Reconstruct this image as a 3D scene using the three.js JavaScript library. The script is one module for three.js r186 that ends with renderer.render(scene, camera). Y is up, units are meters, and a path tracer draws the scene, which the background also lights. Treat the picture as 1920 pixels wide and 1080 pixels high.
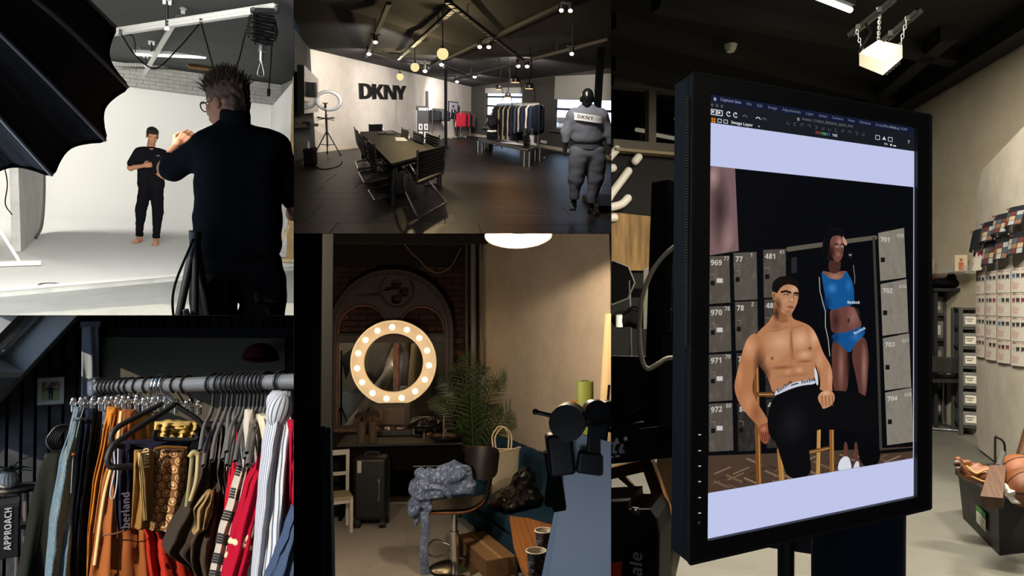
import * as THREE from 'three';
import { mergeGeometries, mergeVertices, toCreasedNormals } from 'three/addons/utils/BufferGeometryUtils.js';
import { RoundedBoxGeometry } from 'three/addons/geometries/RoundedBoxGeometry.js';
import { TextGeometry } from 'three/addons/geometries/TextGeometry.js';
import { FontLoader } from 'three/addons/loaders/FontLoader.js';
import { ImprovedNoise } from 'three/addons/math/ImprovedNoise.js';
import { RectAreaLightUniformsLib } from 'three/addons/lights/RectAreaLightUniformsLib.js';

// ------------------------------------------------------------------ camera, sky, sun, exposure
RectAreaLightUniformsLib.init();
const scene = new THREE.Scene();
const FOCAL = 1250;                                   // focal length for a 1920 x 1080 frame
const camera = new THREE.PerspectiveCamera(2 * Math.atan(540 / FOCAL) * 180 / Math.PI, 1920 / 1080, 0.05, 300);
camera.position.set(0, 0, 0);
camera.lookAt(0, 0, -1);
const renderer = new THREE.WebGLRenderer({ antialias: true });
renderer.toneMapping = THREE.LinearToneMapping;
renderer.toneMappingExposure = 1.0;
renderer.shadowMap.enabled = true;
{ // clear pale-blue daylight sky, a plain gradient from horizon to zenith
const W = 64, Hh = 32, d = new Float32Array(W * Hh * 4);
for (let j = 0; j < Hh; j++) for (let i = 0; i < W; i++) {
const e = Math.max(0, ((j + 0.5) / Hh - 0.5) * 2), o = (j * W + i) * 4, t = Math.pow(e, 0.6);
d[o] = 0.95 - 0.55 * t; d[o + 1] = 1.15 - 0.45 * t; d[o + 2] = 1.45 - 0.25 * t; d[o + 3] = 1;
}
const t = new THREE.DataTexture(d, W, Hh, THREE.RGBAFormat, THREE.FloatType);
t.mapping = THREE.EquirectangularReflectionMapping; t.magFilter = THREE.LinearFilter; t.needsUpdate = true;
scene.background = t; scene.backgroundIntensity = 2.0;
}
const sun = new THREE.DirectionalLight(0xfff0d8, 5.6);
sun.position.set(-6.6, 5.0, 6.4); sun.target.position.set(-0.7, -0.35, -1.4);
sun.castShadow = true; sun.shadow.mapSize.set(2048, 2048);
Object.assign(sun.shadow.camera, { left: -3, right: 3, top: 3, bottom: -3, near: 1, far: 30 });
scene.add(sun, sun.target);

// ------------------------------------------------------------------ small tools
let seedNow = 1234567;
const rnd = () => { seedNow = (seedNow * 1664525 + 1013904223) >>> 0; return seedNow / 4294967296; };
const rr = (a, b) => a + (b - a) * rnd();
const noiseGen = new ImprovedNoise();
const nz = (x, y = 0, z = 0) => noiseGen.noise(x + 31.7, y + 17.3, z + 5.1);
const V = (x, y, z) => new THREE.Vector3(x, y, z);
const V3 = (a) => (a.isVector3 ? a.clone() : new THREE.Vector3(a[0], a[1], a[2]));
const PI = Math.PI, TAU = 2 * Math.PI, D2R = PI / 180;
const clamp = (x, a, b) => Math.min(b, Math.max(a, x)), lerp = (a, b, t) => a + (b - a) * t, sstep = (a, b, x) => { const t = clamp((x - a) / (b - a), 0, 1); return t * t * (3 - 2 * t); };

// ------------------------------------------------------------------ textures and materials
function canvasTex(w, h, draw, srgb = true) {
const c = document.createElement('canvas'); c.width = w; c.height = h;
draw(c.getContext('2d'), w, h);
const t = new THREE.CanvasTexture(c);
if (srgb) t.colorSpace = THREE.SRGBColorSpace;
t.wrapS = t.wrapT = THREE.RepeatWrapping; t.magFilter = THREE.LinearFilter;
return t;
}
// tileable value noise, several octaves, 0..1
function noiseField(n, freq, octaves, seed, sx = 1, sy = 1) {
const a = new Float32Array(n * n);
const hash = (x, y, s) => { let h = (x * 374761393 + y * 668265263 + s * 1442695041) | 0; h = Math.imul(h ^ (h >>> 13), 1274126177); return ((h ^ (h >>> 16)) >>> 0) / 4294967296; };
let amp = 1, tot = 0;
for (let o = 0, f = freq; o < octaves; o++, f *= 2, amp *= 0.55) {
const fx = Math.max(1, Math.round(f * sx)), fy = Math.max(1, Math.round(f * sy));
for (let y = 0; y < n; y++) for (let x = 0; x < n; x++) {
const u = x / n * fx, v = y / n * fy, iu = Math.floor(u), iv = Math.floor(v), p = u - iu, q = v - iv, s = p * p * (3 - 2 * p), t = q * q * (3 - 2 * q);
const g = (i, j) => hash((iu + i) % fx, (iv + j) % fy, seed + o);
a[y * n + x] += amp * lerp(lerp(g(0, 0), g(1, 0), s), lerp(g(0, 1), g(1, 1), s), t);
}
tot += amp;
}
for (let i = 0; i < a.length; i++) a[i] /= tot;
return a;
}
function fieldTex(n, fn, srgb, rep) {          // fn(i) -> [r,g,b] 0..255
const d = new Uint8Array(n * n * 4);
for (let i = 0; i < n * n; i++) { const c = fn(i, i % n, (i / n) | 0); d[i * 4] = c[0]; d[i * 4 + 1] = c[1]; d[i * 4 + 2] = c[2]; d[i * 4 + 3] = 255; }
const t = new THREE.DataTexture(d, n, n); t.wrapS = t.wrapT = THREE.RepeatWrapping; t.magFilter = THREE.LinearFilter;
if (srgb) t.colorSpace = THREE.SRGBColorSpace;
if (rep) t.repeat.set(rep, rep);
t.needsUpdate = true; return t;
}
const NF = noiseField(256, 6, 6, 3), NG = noiseField(256, 40, 3, 9), NW = noiseField(256, 10, 4, 21, 4, 0.35);
const grey = (v) => [v, v, v];
const speckle = fieldTex(256, (i) => grey(255 * clamp(0.78 + 0.30 * (NF[i] - 0.35) + 0.14 * (NG[i] - 0.5), 0, 1)), true);     // tonal wear, multiplied with a colour
const faint = fieldTex(256, (i) => grey(255 * clamp(0.93 + 0.16 * (NF[i] - 0.5) + 0.05 * (NG[i] - 0.5), 0, 1)), true);
const bumpFine = fieldTex(256, (i) => grey(255 * NG[i]), false);
const bumpSoft = fieldTex(256, (i) => grey(255 * NF[i]), false);
const grainT = fieldTex(256, (i) => grey(255 * clamp(0.62 + 0.55 * (NW[i] - 0.4), 0, 1)), true);
const weave = fieldTex(64, (i, x, y) => grey(150 + ((x >> 1) + (y >> 1)) % 2 * 60 + 40 * NG[i % NG.length]), false);
const mats = new Map();
function mat(color, o = {}) {
const key = color + JSON.stringify(o, (k, v) => (v && v.isTexture ? v.uuid : v));
if (!mats.has(key)) {
const { rep, ...p } = o;
const { rough = 0.8, ...rest } = p, q = { color, roughness: rough, ...rest };
if (rep) for (const s of ['map', 'bumpMap', 'roughnessMap', 'emissiveMap']) if (q[s]) { q[s] = q[s].clone(); q[s].repeat.set(rep[0], rep[1]); q[s].needsUpdate = true; }
mats.set(key, new THREE.MeshPhysicalMaterial({ side: THREE.DoubleSide, ...q }));
}
return mats.get(key);
}
const cloth = (color, o = {}) => mat(color, { rough: 0.95, specularIntensity: 0.15, bumpMap: weave, bumpScale: 0.0006, rep: [60, 60], ...o });
const worn = (color, o = {}) => mat(color, { rough: 0.85, map: speckle, bumpMap: bumpSoft, bumpScale: 0.002, ...o });
const glow = (color, k) => mat('#000000', { emissive: new THREE.Color(color), emissiveIntensity: k });
const BLACK = mat('#0b0b0c', { rough: 0.55 }), MATT = mat('#0c0c0d', { rough: 0.95, specularIntensity: 0.1 }), CHROME = mat('#d8d8d8', { metalness: 1, rough: 0.14 }),
STEEL = mat('#9a9c9e', { metalness: 0.9, rough: 0.35 }), ALU = mat('#d9dad6', { metalness: 0.35, rough: 0.4 }), WHITE = mat('#e6e4de', { rough: 0.7 }), PAPER = mat('#ece9e2', { rough: 0.85 });

// ------------------------------------------------------------------ geometry tools
function fin(g) { const h = g.index ? g.toNonIndexed() : g; for (const k of Object.keys(h.attributes)) if (!['position', 'normal', 'uv', 'color'].includes(k)) h.deleteAttribute(k); if (!h.attributes.uv) boxUV(h); return h; }
function boxUV(g) {
if (!g.attributes.normal) g.computeVertexNormals();
const p = g.attributes.position, n = g.attributes.normal, uv = new Float32Array(p.count * 2);
for (let i = 0; i < p.count; i += 3) {
const nx = Math.abs(n.getX(i) + n.getX(i + 1) + n.getX(i + 2)), ny = Math.abs(n.getY(i) + n.getY(i + 1) + n.getY(i + 2)), nzz = Math.abs(n.getZ(i) + n.getZ(i + 1) + n.getZ(i + 2));
for (let k = i; k < i + 3 && k < p.count; k++) {
const X = p.getX(k), Y = p.getY(k), Z = p.getZ(k);
if (nx >= ny && nx >= nzz) { uv[2 * k] = Z; uv[2 * k + 1] = Y; } else if (ny >= nzz) { uv[2 * k] = X; uv[2 * k + 1] = Z; } else { uv[2 * k] = X; uv[2 * k + 1] = Y; }
}
}
g.setAttribute('uv', new THREE.BufferAttribute(uv, 2)); return g;
}
const xf = (g, pos, rot, scl) => {
const m = new THREE.Matrix4().compose(pos ? V3(pos) : V(0, 0, 0), new THREE.Quaternion().setFromEuler(new THREE.Euler(...(rot || [0, 0, 0]), 'YXZ')), scl ? V3(scl) : V(1, 1, 1));
return g.applyMatrix4(m);
};
function box(w, h, d, pos, rot, r = 0) {       // uv in metres
const g = fin(r > 0 ? new RoundedBoxGeometry(w, h, d, 2, Math.min(r, w / 2.01, h / 2.01, d / 2.01)) : new THREE.BoxGeometry(w, h, d));
g.deleteAttribute('uv'); boxUV(g);
return xf(g, pos, rot);
}
const cyl = (r0, r1, h, pos, rot, seg = 20, open = false) => xf(fin(new THREE.CylinderGeometry(r1, r0, h, seg, 1, open)), pos, rot);
const ball = (r, pos, scl, seg = 16, rot) => xf(fin(new THREE.SphereGeometry(r, seg, Math.max(6, seg * 0.7 | 0))), pos, rot, scl);
function bar(a, b, r0, r1 = r0, seg = 10) {
a = V3(a); b = V3(b); const d = b.clone().sub(a), L = d.length();
const g = new THREE.CylinderGeometry(r1, r0, L, seg, 1); g.translate(0, L / 2, 0);
g.applyQuaternion(new THREE.Quaternion().setFromUnitVectors(V(0, 1, 0), d.normalize())); g.translate(a.x, a.y, a.z);
return fin(g);
}
function beam(a, b, w, h, up = V(0, 1, 0)) {   // square bar between two points, w across, h along up
a = V3(a); b = V3(b); const d = b.clone().sub(a), L = d.length(), z = d.normalize(), x = new THREE.Vector3().crossVectors(up, z).normalize(), y = new THREE.Vector3().crossVectors(z, x);
const g = box(w, h, L); g.applyMatrix4(new THREE.Matrix4().makeBasis(x, y, z)); const m = a.add(b).multiplyScalar(0.5); g.translate(m.x, m.y, m.z); return g;
}
const tube = (pts, r, seg = 0, closed = false, rs = 8, tens = 0.5) => fin(new THREE.TubeGeometry(new THREE.CatmullRomCurve3(pts.map(V3), closed, 'catmullrom', tens), seg || pts.length * 8, r, rs, closed));
const lathe = (pts, pos, seg = 28) => xf(fin(new THREE.LatheGeometry(pts.map((p) => new THREE.Vector2(Math.max(p[0], 1e-4), p[1])), seg)), pos);
function shapeOf(pts, holes = []) { const s = new THREE.Shape(pts.map((p) => new THREE.Vector2(p[0], p[1]))); for (const h of holes) s.holes.push(new THREE.Path(h.map((p) => new THREE.Vector2(p[0], p[1])))); return s; }
const ext = (pts, depth, pos, rot, bev = 0, holes = []) => xf(fin(new THREE.ExtrudeGeometry(pts instanceof THREE.Shape ? pts : shapeOf(pts, holes), { depth, bevelEnabled: bev > 0, bevelSize: bev, bevelThickness: bev, bevelSegments: 2, curveSegments: 20 })), pos, rot);
function loft(fn, nu, nv, { closeU = false, caps = false, smooth = true } = {}) {   // fn(u,v)->[x,y,z], u,v in 0..1
const pos = [], uv = [], idx = []; const W = nu + 1;
for (let j = 0; j <= nv; j++) for (let i = 0; i <= nu; i++) { const p = fn(closeU && i === nu ? 0 : i / nu, j / nv); pos.push(p[0], p[1], p[2]); uv.push(i / nu, j / nv); }
for (let j = 0; j < nv; j++) for (let i = 0; i < nu; i++) { const a = j * W + i, b = a + 1, c = a + W, d = c + 1; idx.push(a, b, d, a, d, c); }
if (caps) for (const j of [0, nv]) { const c = pos.length / 3; let x = 0, y = 0, z = 0; for (let i = 0; i < nu; i++) { const k = (j * W + i) * 3; x += pos[k]; y += pos[k + 1]; z += pos[k + 2]; } pos.push(x / nu, y / nu, z / nu); uv.push(0.5, j ? 1 : 0); for (let i = 0; i < nu; i++) { const a = j * W + i; j ? idx.push(a, a + 1, c) : idx.push(a + 1, a, c); } }
const g = new THREE.BufferGeometry(); g.setAttribute('position', new THREE.Float32BufferAttribute(pos, 3)); g.setAttribute('uv', new THREE.Float32BufferAttribute(uv, 2)); g.setIndex(idx);
if (smooth) {
g.computeVertexNormals();
if (closeU) { const n = g.attributes.normal; for (let j = 0; j <= nv; j++) { const a = j * W, b = a + nu, v = V(n.getX(a) + n.getX(b), n.getY(a) + n.getY(b), n.getZ(a) + n.getZ(b)).normalize(); n.setXYZ(a, v.x, v.y, v.z); n.setXYZ(b, v.x, v.y, v.z); } }
return g.toNonIndexed();
}
const h = g.toNonIndexed(); h.computeVertexNormals(); return h;
}
const sheet = (fn, nu, nv, t = 0.004) => loft((u, v) => { // thin closed cloth: front and back joined
const k = u * 2, s = k <= 1 ? k : 2 - k, side = k <= 1 ? 1 : -1, e = Math.sin(PI * s), p = fn(s, v); return [p[0], p[1], p[2] + side * t * Math.min(1, e * 4)];
}, nu * 2, nv, { closeU: true, caps: true });

// signed-distance bodies meshed by surface nets: prims are ['c', a, b, ra, rb] tapered capsules or ['e', centre, [rx,ry,rz], [rotx,roty,rotz]] ellipsoids
function blob(prims, { k = 0.03, cell = 0.012, bend } = {}) {
const P = prims.map((p) => {
if (p[0] === 'c') { const a = V3(p[1]), b = V3(p[2]), r = Math.max(p[3], p[4] ?? p[3]); return { t: 0, a, d: b.clone().sub(a), L2: Math.max(1e-9, a.distanceToSquared(b)), ra: p[3], rb: p[4] ?? p[3], lo: a.clone().min(b).subScalar(r), hi: a.clone().max(b).addScalar(r) }; }
const q = p[3] ? new THREE.Matrix4().makeRotationFromEuler(new THREE.Euler(...p[3], 'YXZ')).invert().elements : null, c = V3(p[1]), r = Math.max(...p[2]);
return { t: 1, c, r: p[2], q, lo: c.clone().subScalar(r), hi: c.clone().addScalar(r) };
});
const lo = V(1e9, 1e9, 1e9), hi = V(-1e9, -1e9, -1e9); for (const p of P) { lo.min(p.lo); hi.max(p.hi); }
lo.subScalar(cell * 3 + k * 0.5); hi.addScalar(cell * 3 + k * 0.5);
const n = [0, 1, 2].map((i) => Math.ceil((hi.getComponent(i) - lo.getComponent(i)) / cell) + 1), [nx, ny, nzz] = n;
const val = new Float32Array(nx * ny * nzz);
const f = (x, y, z) => {
let m = 1e3;
for (const p of P) {
let d;
if (p.t === 0) { const dx = x - p.a.x, dy = y - p.a.y, dz = z - p.a.z, h = clamp((dx * p.d.x + dy * p.d.y + dz * p.d.z) / p.L2, 0, 1), ex = dx - p.d.x * h, ey = dy - p.d.y * h, ez = dz - p.d.z * h; d = Math.sqrt(ex * ex + ey * ey + ez * ez) - (p.ra + (p.rb - p.ra) * h); }
else { let dx = x - p.c.x, dy = y - p.c.y, dz = z - p.c.z; if (p.q) { const q = p.q, a = q[0] * dx + q[4] * dy + q[8] * dz, b = q[1] * dx + q[5] * dy + q[9] * dz, c = q[2] * dx + q[6] * dy + q[10] * dz; dx = a; dy = b; dz = c; } const l = Math.sqrt((dx / p.r[0]) ** 2 + (dy / p.r[1]) ** 2 + (dz / p.r[2]) ** 2); d = l < 1e-6 ? -Math.min(...p.r) : l * (l - 1) / Math.sqrt((dx / p.r[0] ** 2) ** 2 + (dy / p.r[1] ** 2) ** 2 + (dz / p.r[2] ** 2) ** 2); }
if (d < m + k) { if (m > 900) m = d; else { const h = Math.max(k - Math.abs(m - d), 0) / k; m = Math.min(m, d) - h * h * k * 0.25; } }
}
return m + (bend ? bend(x, y, z) : 0);
};
for (let z = 0, i = 0; z < nzz; z++) for (let y = 0; y < ny; y++) for (let x = 0; x < nx; x++, i++) val[i] = f(lo.x + x * cell, lo.y + y * cell, lo.z + z * cell);
const vid = new Int32Array(nx * ny * nzz).fill(-1), pos = [], idx = [], I = (x, y, z) => x + nx * (y + ny * z);
for (let z = 0; z < nzz - 1; z++) for (let y = 0; y < ny - 1; y++) for (let x = 0; x < nx - 1; x++) {
let s = 0, cx = 0, cy = 0, cz = 0, c = 0;
for (let e = 0; e < 8; e++) if (val[I(x + (e & 1), y + (e >> 1 & 1), z + (e >> 2))] < 0) s++;
if (s === 0 || s === 8) continue;
for (let ax = 0; ax < 3; ax++) for (let e = 0; e < 4; e++) {
const o = [0, 0, 0]; o[(ax + 1) % 3] = e & 1; o[(ax + 2) % 3] = e >> 1; const q = o.slice(); q[ax] = 1;
const va = val[I(x + o[0], y + o[1], z + o[2])], vb = val[I(x + q[0], y + q[1], z + q[2])];
if ((va < 0) !== (vb < 0)) { const t = va / (va - vb); cx += x + o[0] + (q[0] - o[0]) * t; cy += y + o[1] + (q[1] - o[1]) * t; cz += z + o[2] + (q[2] - o[2]) * t; c++; }
}
vid[I(x, y, z)] = pos.length / 3; pos.push(lo.x + cx / c * cell, lo.y + cy / c * cell, lo.z + cz / c * cell);
}
for (let z = 1; z < nzz - 1; z++) for (let y = 1; y < ny - 1; y++) for (let x = 1; x < nx - 1; x++) {
const a = val[I(x, y, z)] < 0;
const quad = (i, j, k2, l, flip) => { const A = vid[i], B = vid[j], C = vid[k2], D = vid[l]; if (A < 0 || B < 0 || C < 0 || D < 0) return; flip ? idx.push(A, C, B, A, D, C) : idx.push(A, B, C, A, C, D); };
if (a !== (val[I(x + 1, y, z)] < 0)) quad(I(x, y - 1, z - 1), I(x, y, z - 1), I(x, y, z), I(x, y - 1, z), !a);
if (a !== (val[I(x, y + 1, z)] < 0)) quad(I(x - 1, y, z - 1), I(x - 1, y, z), I(x, y, z), I(x, y, z - 1), !a);
if (a !== (val[I(x, y, z + 1)] < 0)) quad(I(x - 1, y - 1, z), I(x, y - 1, z), I(x, y, z), I(x - 1, y, z), !a);
}
const g = new THREE.BufferGeometry(); g.setAttribute('position', new THREE.Float32BufferAttribute(pos, 3)); g.setIndex(idx); g.computeVertexNormals();
const uv = []; for (let i = 0; i < pos.length; i += 3) uv.push(pos[i] + pos[i + 2], pos[i + 1]); g.setAttribute('uv', new THREE.Float32BufferAttribute(uv, 2));
return fin(g);
}
// ------------------------------------------------------------------ scene-graph tools
const taken = new Map();
const numbered = (n) => { const k = taken.get(n) ?? 0; taken.set(n, k + 1); return k ? n + '_' + String(k).padStart(3, '0') : n; };
const shade = (m) => { m.castShadow = m.receiveShadow = true; return m; };
function part(parent, name, geos, material, label) {
const list = [].concat(geos).map((g) => (g.index ? fin(g) : g));
const m = shade(new THREE.Mesh(list.length > 1 ? mergeGeometries(list) : list[0], material)); m.name = name;
if (label) m.userData.label = label;
parent.add(m); return m;
}
// Each set is a real room with its own level floor; frame() gives its axes: x right, y up from its floor, z towards the viewer.
function frame(px, py, eye, cut) {
const dir = V(px - 960, 540 - py, -FOCAL).normalize(), right = new THREE.Vector3().crossVectors(dir, V(0, 1, 0)).normalize(), up = new THREE.Vector3().crossVectors(right, dir).normalize();
const M = new THREE.Matrix4().makeBasis(right, up, dir.clone().negate()); M.setPosition(up.clone().multiplyScalar(-eye));
const inv = M.clone().invert(), rot = new THREE.Matrix4().extractRotation(inv), eyeL = V(0, eye, 0), members = [];
const ray = (x, y) => V(x - 960, 540 - y, -FOCAL).applyMatrix4(rot);
const R = {
M, eye, members, cut,
at: (x, y, d) => { const r = ray(x, y); return eyeL.clone().addScaledVector(r, d / -r.z); },               // point of that sight line at depth d
on: (x, y, h = 0) => { const r = ray(x, y); return eyeL.clone().addScaledVector(r, (h - eye) / r.y); },     // ... at height h
hit: (x, y, p, n) => { const r = ray(x, y); return eyeL.clone().addScaledVector(r, V3(p).sub(eyeL).dot(V3(n)) / r.dot(V3(n))); },
thing(name, label, category, pos = [0, 0, 0], turn = 0, group) {
const g = new THREE.Group(); g.name = numbered(name); g.userData = { label, category }; if (group) g.userData.group = group;
return R.put(g, pos, turn);
},
put(g, pos, turn = 0) {
const p = V3(pos), rotm = typeof turn === 'number' ? new THREE.Matrix4().makeRotationY(turn) : new THREE.Matrix4().makeRotationFromEuler(new THREE.Euler(...turn, 'YXZ'));
const m = M.clone().multiply(rotm.setPosition(p)); m.decompose(g.position, g.quaternion, g.scale); scene.add(g); if (!members.includes(g)) members.push(g); return g;
},
copy(src, label, pos, turn, group) { const c = src.clone(); c.name = numbered(src.name.replace(/_\d{3}$/, '')); c.userData = { ...src.userData, label }; if (group) c.userData.group = group; return R.put(c, pos, turn); },
struct(name, geos, material) { const g = new THREE.Group(); part(g, name, geos, material); const m = g.children[0]; m.name = numbered(name); m.userData.kind = 'structure'; R.put(m, [0, 0, 0]); return m; },
light(l, pos, target) {
R.putLight(l, pos); if (l.isRectAreaLight) l.lookAt(V3(target).applyMatrix4(M)); else { l.castShadow = true; if (l.target && target) { l.target.position.copy(V3(target).applyMatrix4(M)); scene.add(l.target); } }
return l;
},
putLight(l, pos) { l.position.copy(V3(pos).applyMatrix4(M)); scene.add(l); return l; },
};
return R;
}
// a vertical wall slab standing on local points a -> b, from y0 to y1, thickness t on its far side, with rectangular holes [s0,s1,h0,h1] measured along it
function wallGeo(a, b, y0, y1, t, holes = [], y1b = y1) {
const A = V(a.x ?? a[0], 0, a.z ?? a[1]), B = V(b.x ?? b[0], 0, b.z ?? b[1]), L = A.distanceTo(B);
const g = ext([[0, y0], [L, y0], [L, y1b], [0, y1]], t, null, null, 0, holes.map(([s0, s1, h0, h1]) => [[s0, h0], [s1, h0], [s1, h1], [s0, h1]]));
const ux = B.clone().sub(A).normalize(), n = V(-ux.z, 0, ux.x).negate(); let out = n; if (out.dot(A.clone().add(B)) < 0) out = out.negate();   // away from the viewer
g.applyMatrix4(new THREE.Matrix4().makeBasis(ux, V(0, 1, 0), out)); g.translate(A.x, 0, A.z); g.deleteAttribute('normal'); g.computeVertexNormals(); return g;
}
// cut everything of a set where it would reach through the partition between two sets
function cutGeometry(g, planes, mw) {
const src = g.index ? g.toNonIndexed() : g, names = Object.keys(src.attributes), sizes = names.map((n) => src.attributes[n].itemSize), at = names.indexOf('position');
const read = (i) => names.map((n, k) => { const a = src.attributes[n]; return Array.from({ length: sizes[k] }, (_, c) => a.getComponent(i, c)); });
const out = names.map(() => []), v = new THREE.Vector3(), N = src.attributes.position.count;
let changed = false;
const W = new Float32Array(N * 3); for (let i = 0; i < N; i++) { v.fromBufferAttribute(src.attributes.position, i).applyMatrix4(mw); W[i * 3] = v.x; W[i * 3 + 1] = v.y; W[i * 3 + 2] = v.z; }
const dist = (p, i) => p.normal.x * W[i * 3] + p.normal.y * W[i * 3 + 1] + p.normal.z * W[i * 3 + 2] + p.constant;
for (let i = 0; i < N; i += 3) {
let worst = 1; for (const p of planes) for (let k = 0; k < 3; k++) worst = Math.min(worst, dist(p, i + k));
if (worst >= 0) { for (let k = 0; k < 3; k++) read(i + k).forEach((a, q) => out[q].push(...a)); continue; }
changed = true;
let poly = [0, 1, 2].map((k) => ({ a: read(i + k), w: V(W[(i + k) * 3], W[(i + k) * 3 + 1], W[(i + k) * 3 + 2]) }));
for (const p of planes) {
const next = [];
poly.forEach((c, k) => { const e = poly[(k + 1) % poly.length], dc = p.distanceToPoint(c.w), de = p.distanceToPoint(e.w); if (dc >= 0) next.push(c); if ((dc >= 0) !== (de >= 0)) { const t = dc / (dc - de); next.push({ a: c.a.map((arr, q) => arr.map((x, z) => x + (e.a[q][z] - x) * t)), w: c.w.clone().lerp(e.w, t) }); } });
poly = next; if (poly.length < 3) break;
}
for (let k = 1; k + 1 < poly.length; k++) for (const c of [poly[0], poly[k], poly[k + 1]]) c.a.forEach((arr, q) => out[q].push(...arr));
}
if (!changed) return null;
const h = new THREE.BufferGeometry(); names.forEach((n, k) => h.setAttribute(n, new THREE.Float32BufferAttribute(out[k], sizes[k]))); return h;
}
function trimSet(R) {
for (const top of R.members) {
top.updateMatrixWorld(true); const drop = [];
top.traverse((o) => {
if (!o.isMesh || o.isInstancedMesh) return;
o.geometry.computeBoundingBox(); const bb = o.geometry.boundingBox.clone().applyMatrix4(o.matrixWorld);
const cs = [0, 1, 2, 3, 4, 5, 6, 7].map((i) => V(i & 1 ? bb.max.x : bb.min.x, i & 2 ? bb.max.y : bb.min.y, i & 4 ? bb.max.z : bb.min.z));
const need = R.cut.filter((p) => cs.some((c) => p.distanceToPoint(c) < 0)); if (!need.length) return;
const g = cutGeometry(o.geometry, need, o.matrixWorld); if (g) { o.geometry = g; if (!g.attributes.position.count) drop.push(o); }
});
for (const o of drop) { if (o.children.length || o === top) continue; o.removeFromParent(); }
}
}
// sight planes of the partitions between the sets (each partition stands edge-on to the viewer)
const colPlane = (px, side) => new THREE.Plane().setFromNormalAndCoplanarPoint(V(FOCAL, 0, px - 960).normalize().multiplyScalar(side), V(0, 0, 0));       // side 1 keeps what is right of it
const rowPlane = (py, side) => new THREE.Plane().setFromNormalAndCoplanarPoint(V(0, FOCAL, 540 - py).normalize().multiplyScalar(side), V(0, 0, 0));       // side 1 keeps what is above it
const SPLIT = { left: 551, right: 1146, leftRow: 591.5, midRow: 438 };
const studio = frame(275, 265, 1.5, [colPlane(SPLIT.left - 0.3, -1), rowPlane(SPLIT.leftRow - 0.3, 1)]);
const showroom = frame(848, 185, 1.74, [colPlane(SPLIT.left + 0.3, 1), colPlane(SPLIT.right - 0.3, -1), rowPlane(SPLIT.midRow - 0.3, 1)]);
const loftRoom = frame(275, 700, 1.5, [colPlane(SPLIT.left - 0.3, -1), rowPlane(SPLIT.leftRow + 0.3, -1)]);
const makeup = frame(848, 600, 2.45, [colPlane(SPLIT.left + 0.3, 1), colPlane(SPLIT.right - 0.3, -1), rowPlane(SPLIT.midRow + 0.3, -1)]);
const office = frame(1533, 560, 1.35, [colPlane(SPLIT.right + 0.3, 1)]);
// ------------------------------------------------------------------ partitions between the five sets and the added light-blocking booth
function solid8(c) {                            // hexahedron from 8 corners: 0-3 one face, 4-7 the opposite one
const q = [[0, 1, 2, 3], [7, 6, 5, 4], [0, 4, 5, 1], [1, 5, 6, 2], [2, 6, 7, 3], [3, 7, 4, 0]], p = [];
for (const [a, b, d, e] of q) for (const i of [a, b, d, a, d, e]) p.push(...c[i]);
const g = new THREE.BufferGeometry(); g.setAttribute('position', new THREE.Float32BufferAttribute(p, 3)); g.computeVertexNormals(); return boxUV(g);
}
const sight = (px, py, d) => [(px - 960) / FOCAL * d, (540 - py) / FOCAL * d, -d];
const boardMat = mat('#101011', { rough: 0.95, specularIntensity: 0.1 });
function setting(name, geos, m) { const o = part(scene, numbered(name), geos, m); o.userData.kind = 'structure'; return o; }
for (const [x, near] of [[SPLIT.left, 1.25], [SPLIT.right, 1.2]])
setting('wall_partition', solid8([sight(x - 0.4, -420, near), sight(x + 0.4, -420, near), sight(x + 0.4, -420, 46), sight(x - 0.4, -420, 46), sight(x - 0.4, 1500, near), sight(x + 0.4, 1500, near), sight(x + 0.4, 1500, 46), sight(x - 0.4, 1500, 46)]), boardMat);
for (const [y, x0, x1, near] of [[SPLIT.leftRow, -6, 551, 2.3], [SPLIT.leftRow, -900, -6, 4.9], [SPLIT.midRow, 551, 1146, 2.4]])
setting('wall_partition', solid8([sight(x0, y - 0.4, near), sight(x0, y + 0.4, near), sight(x0, y + 0.4, 46), sight(x0, y - 0.4, 46), sight(x1, y - 0.4, near), sight(x1, y + 0.4, near), sight(x1, y + 0.4, 46), sight(x1, y - 0.4, 46)]), boardMat);
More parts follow.
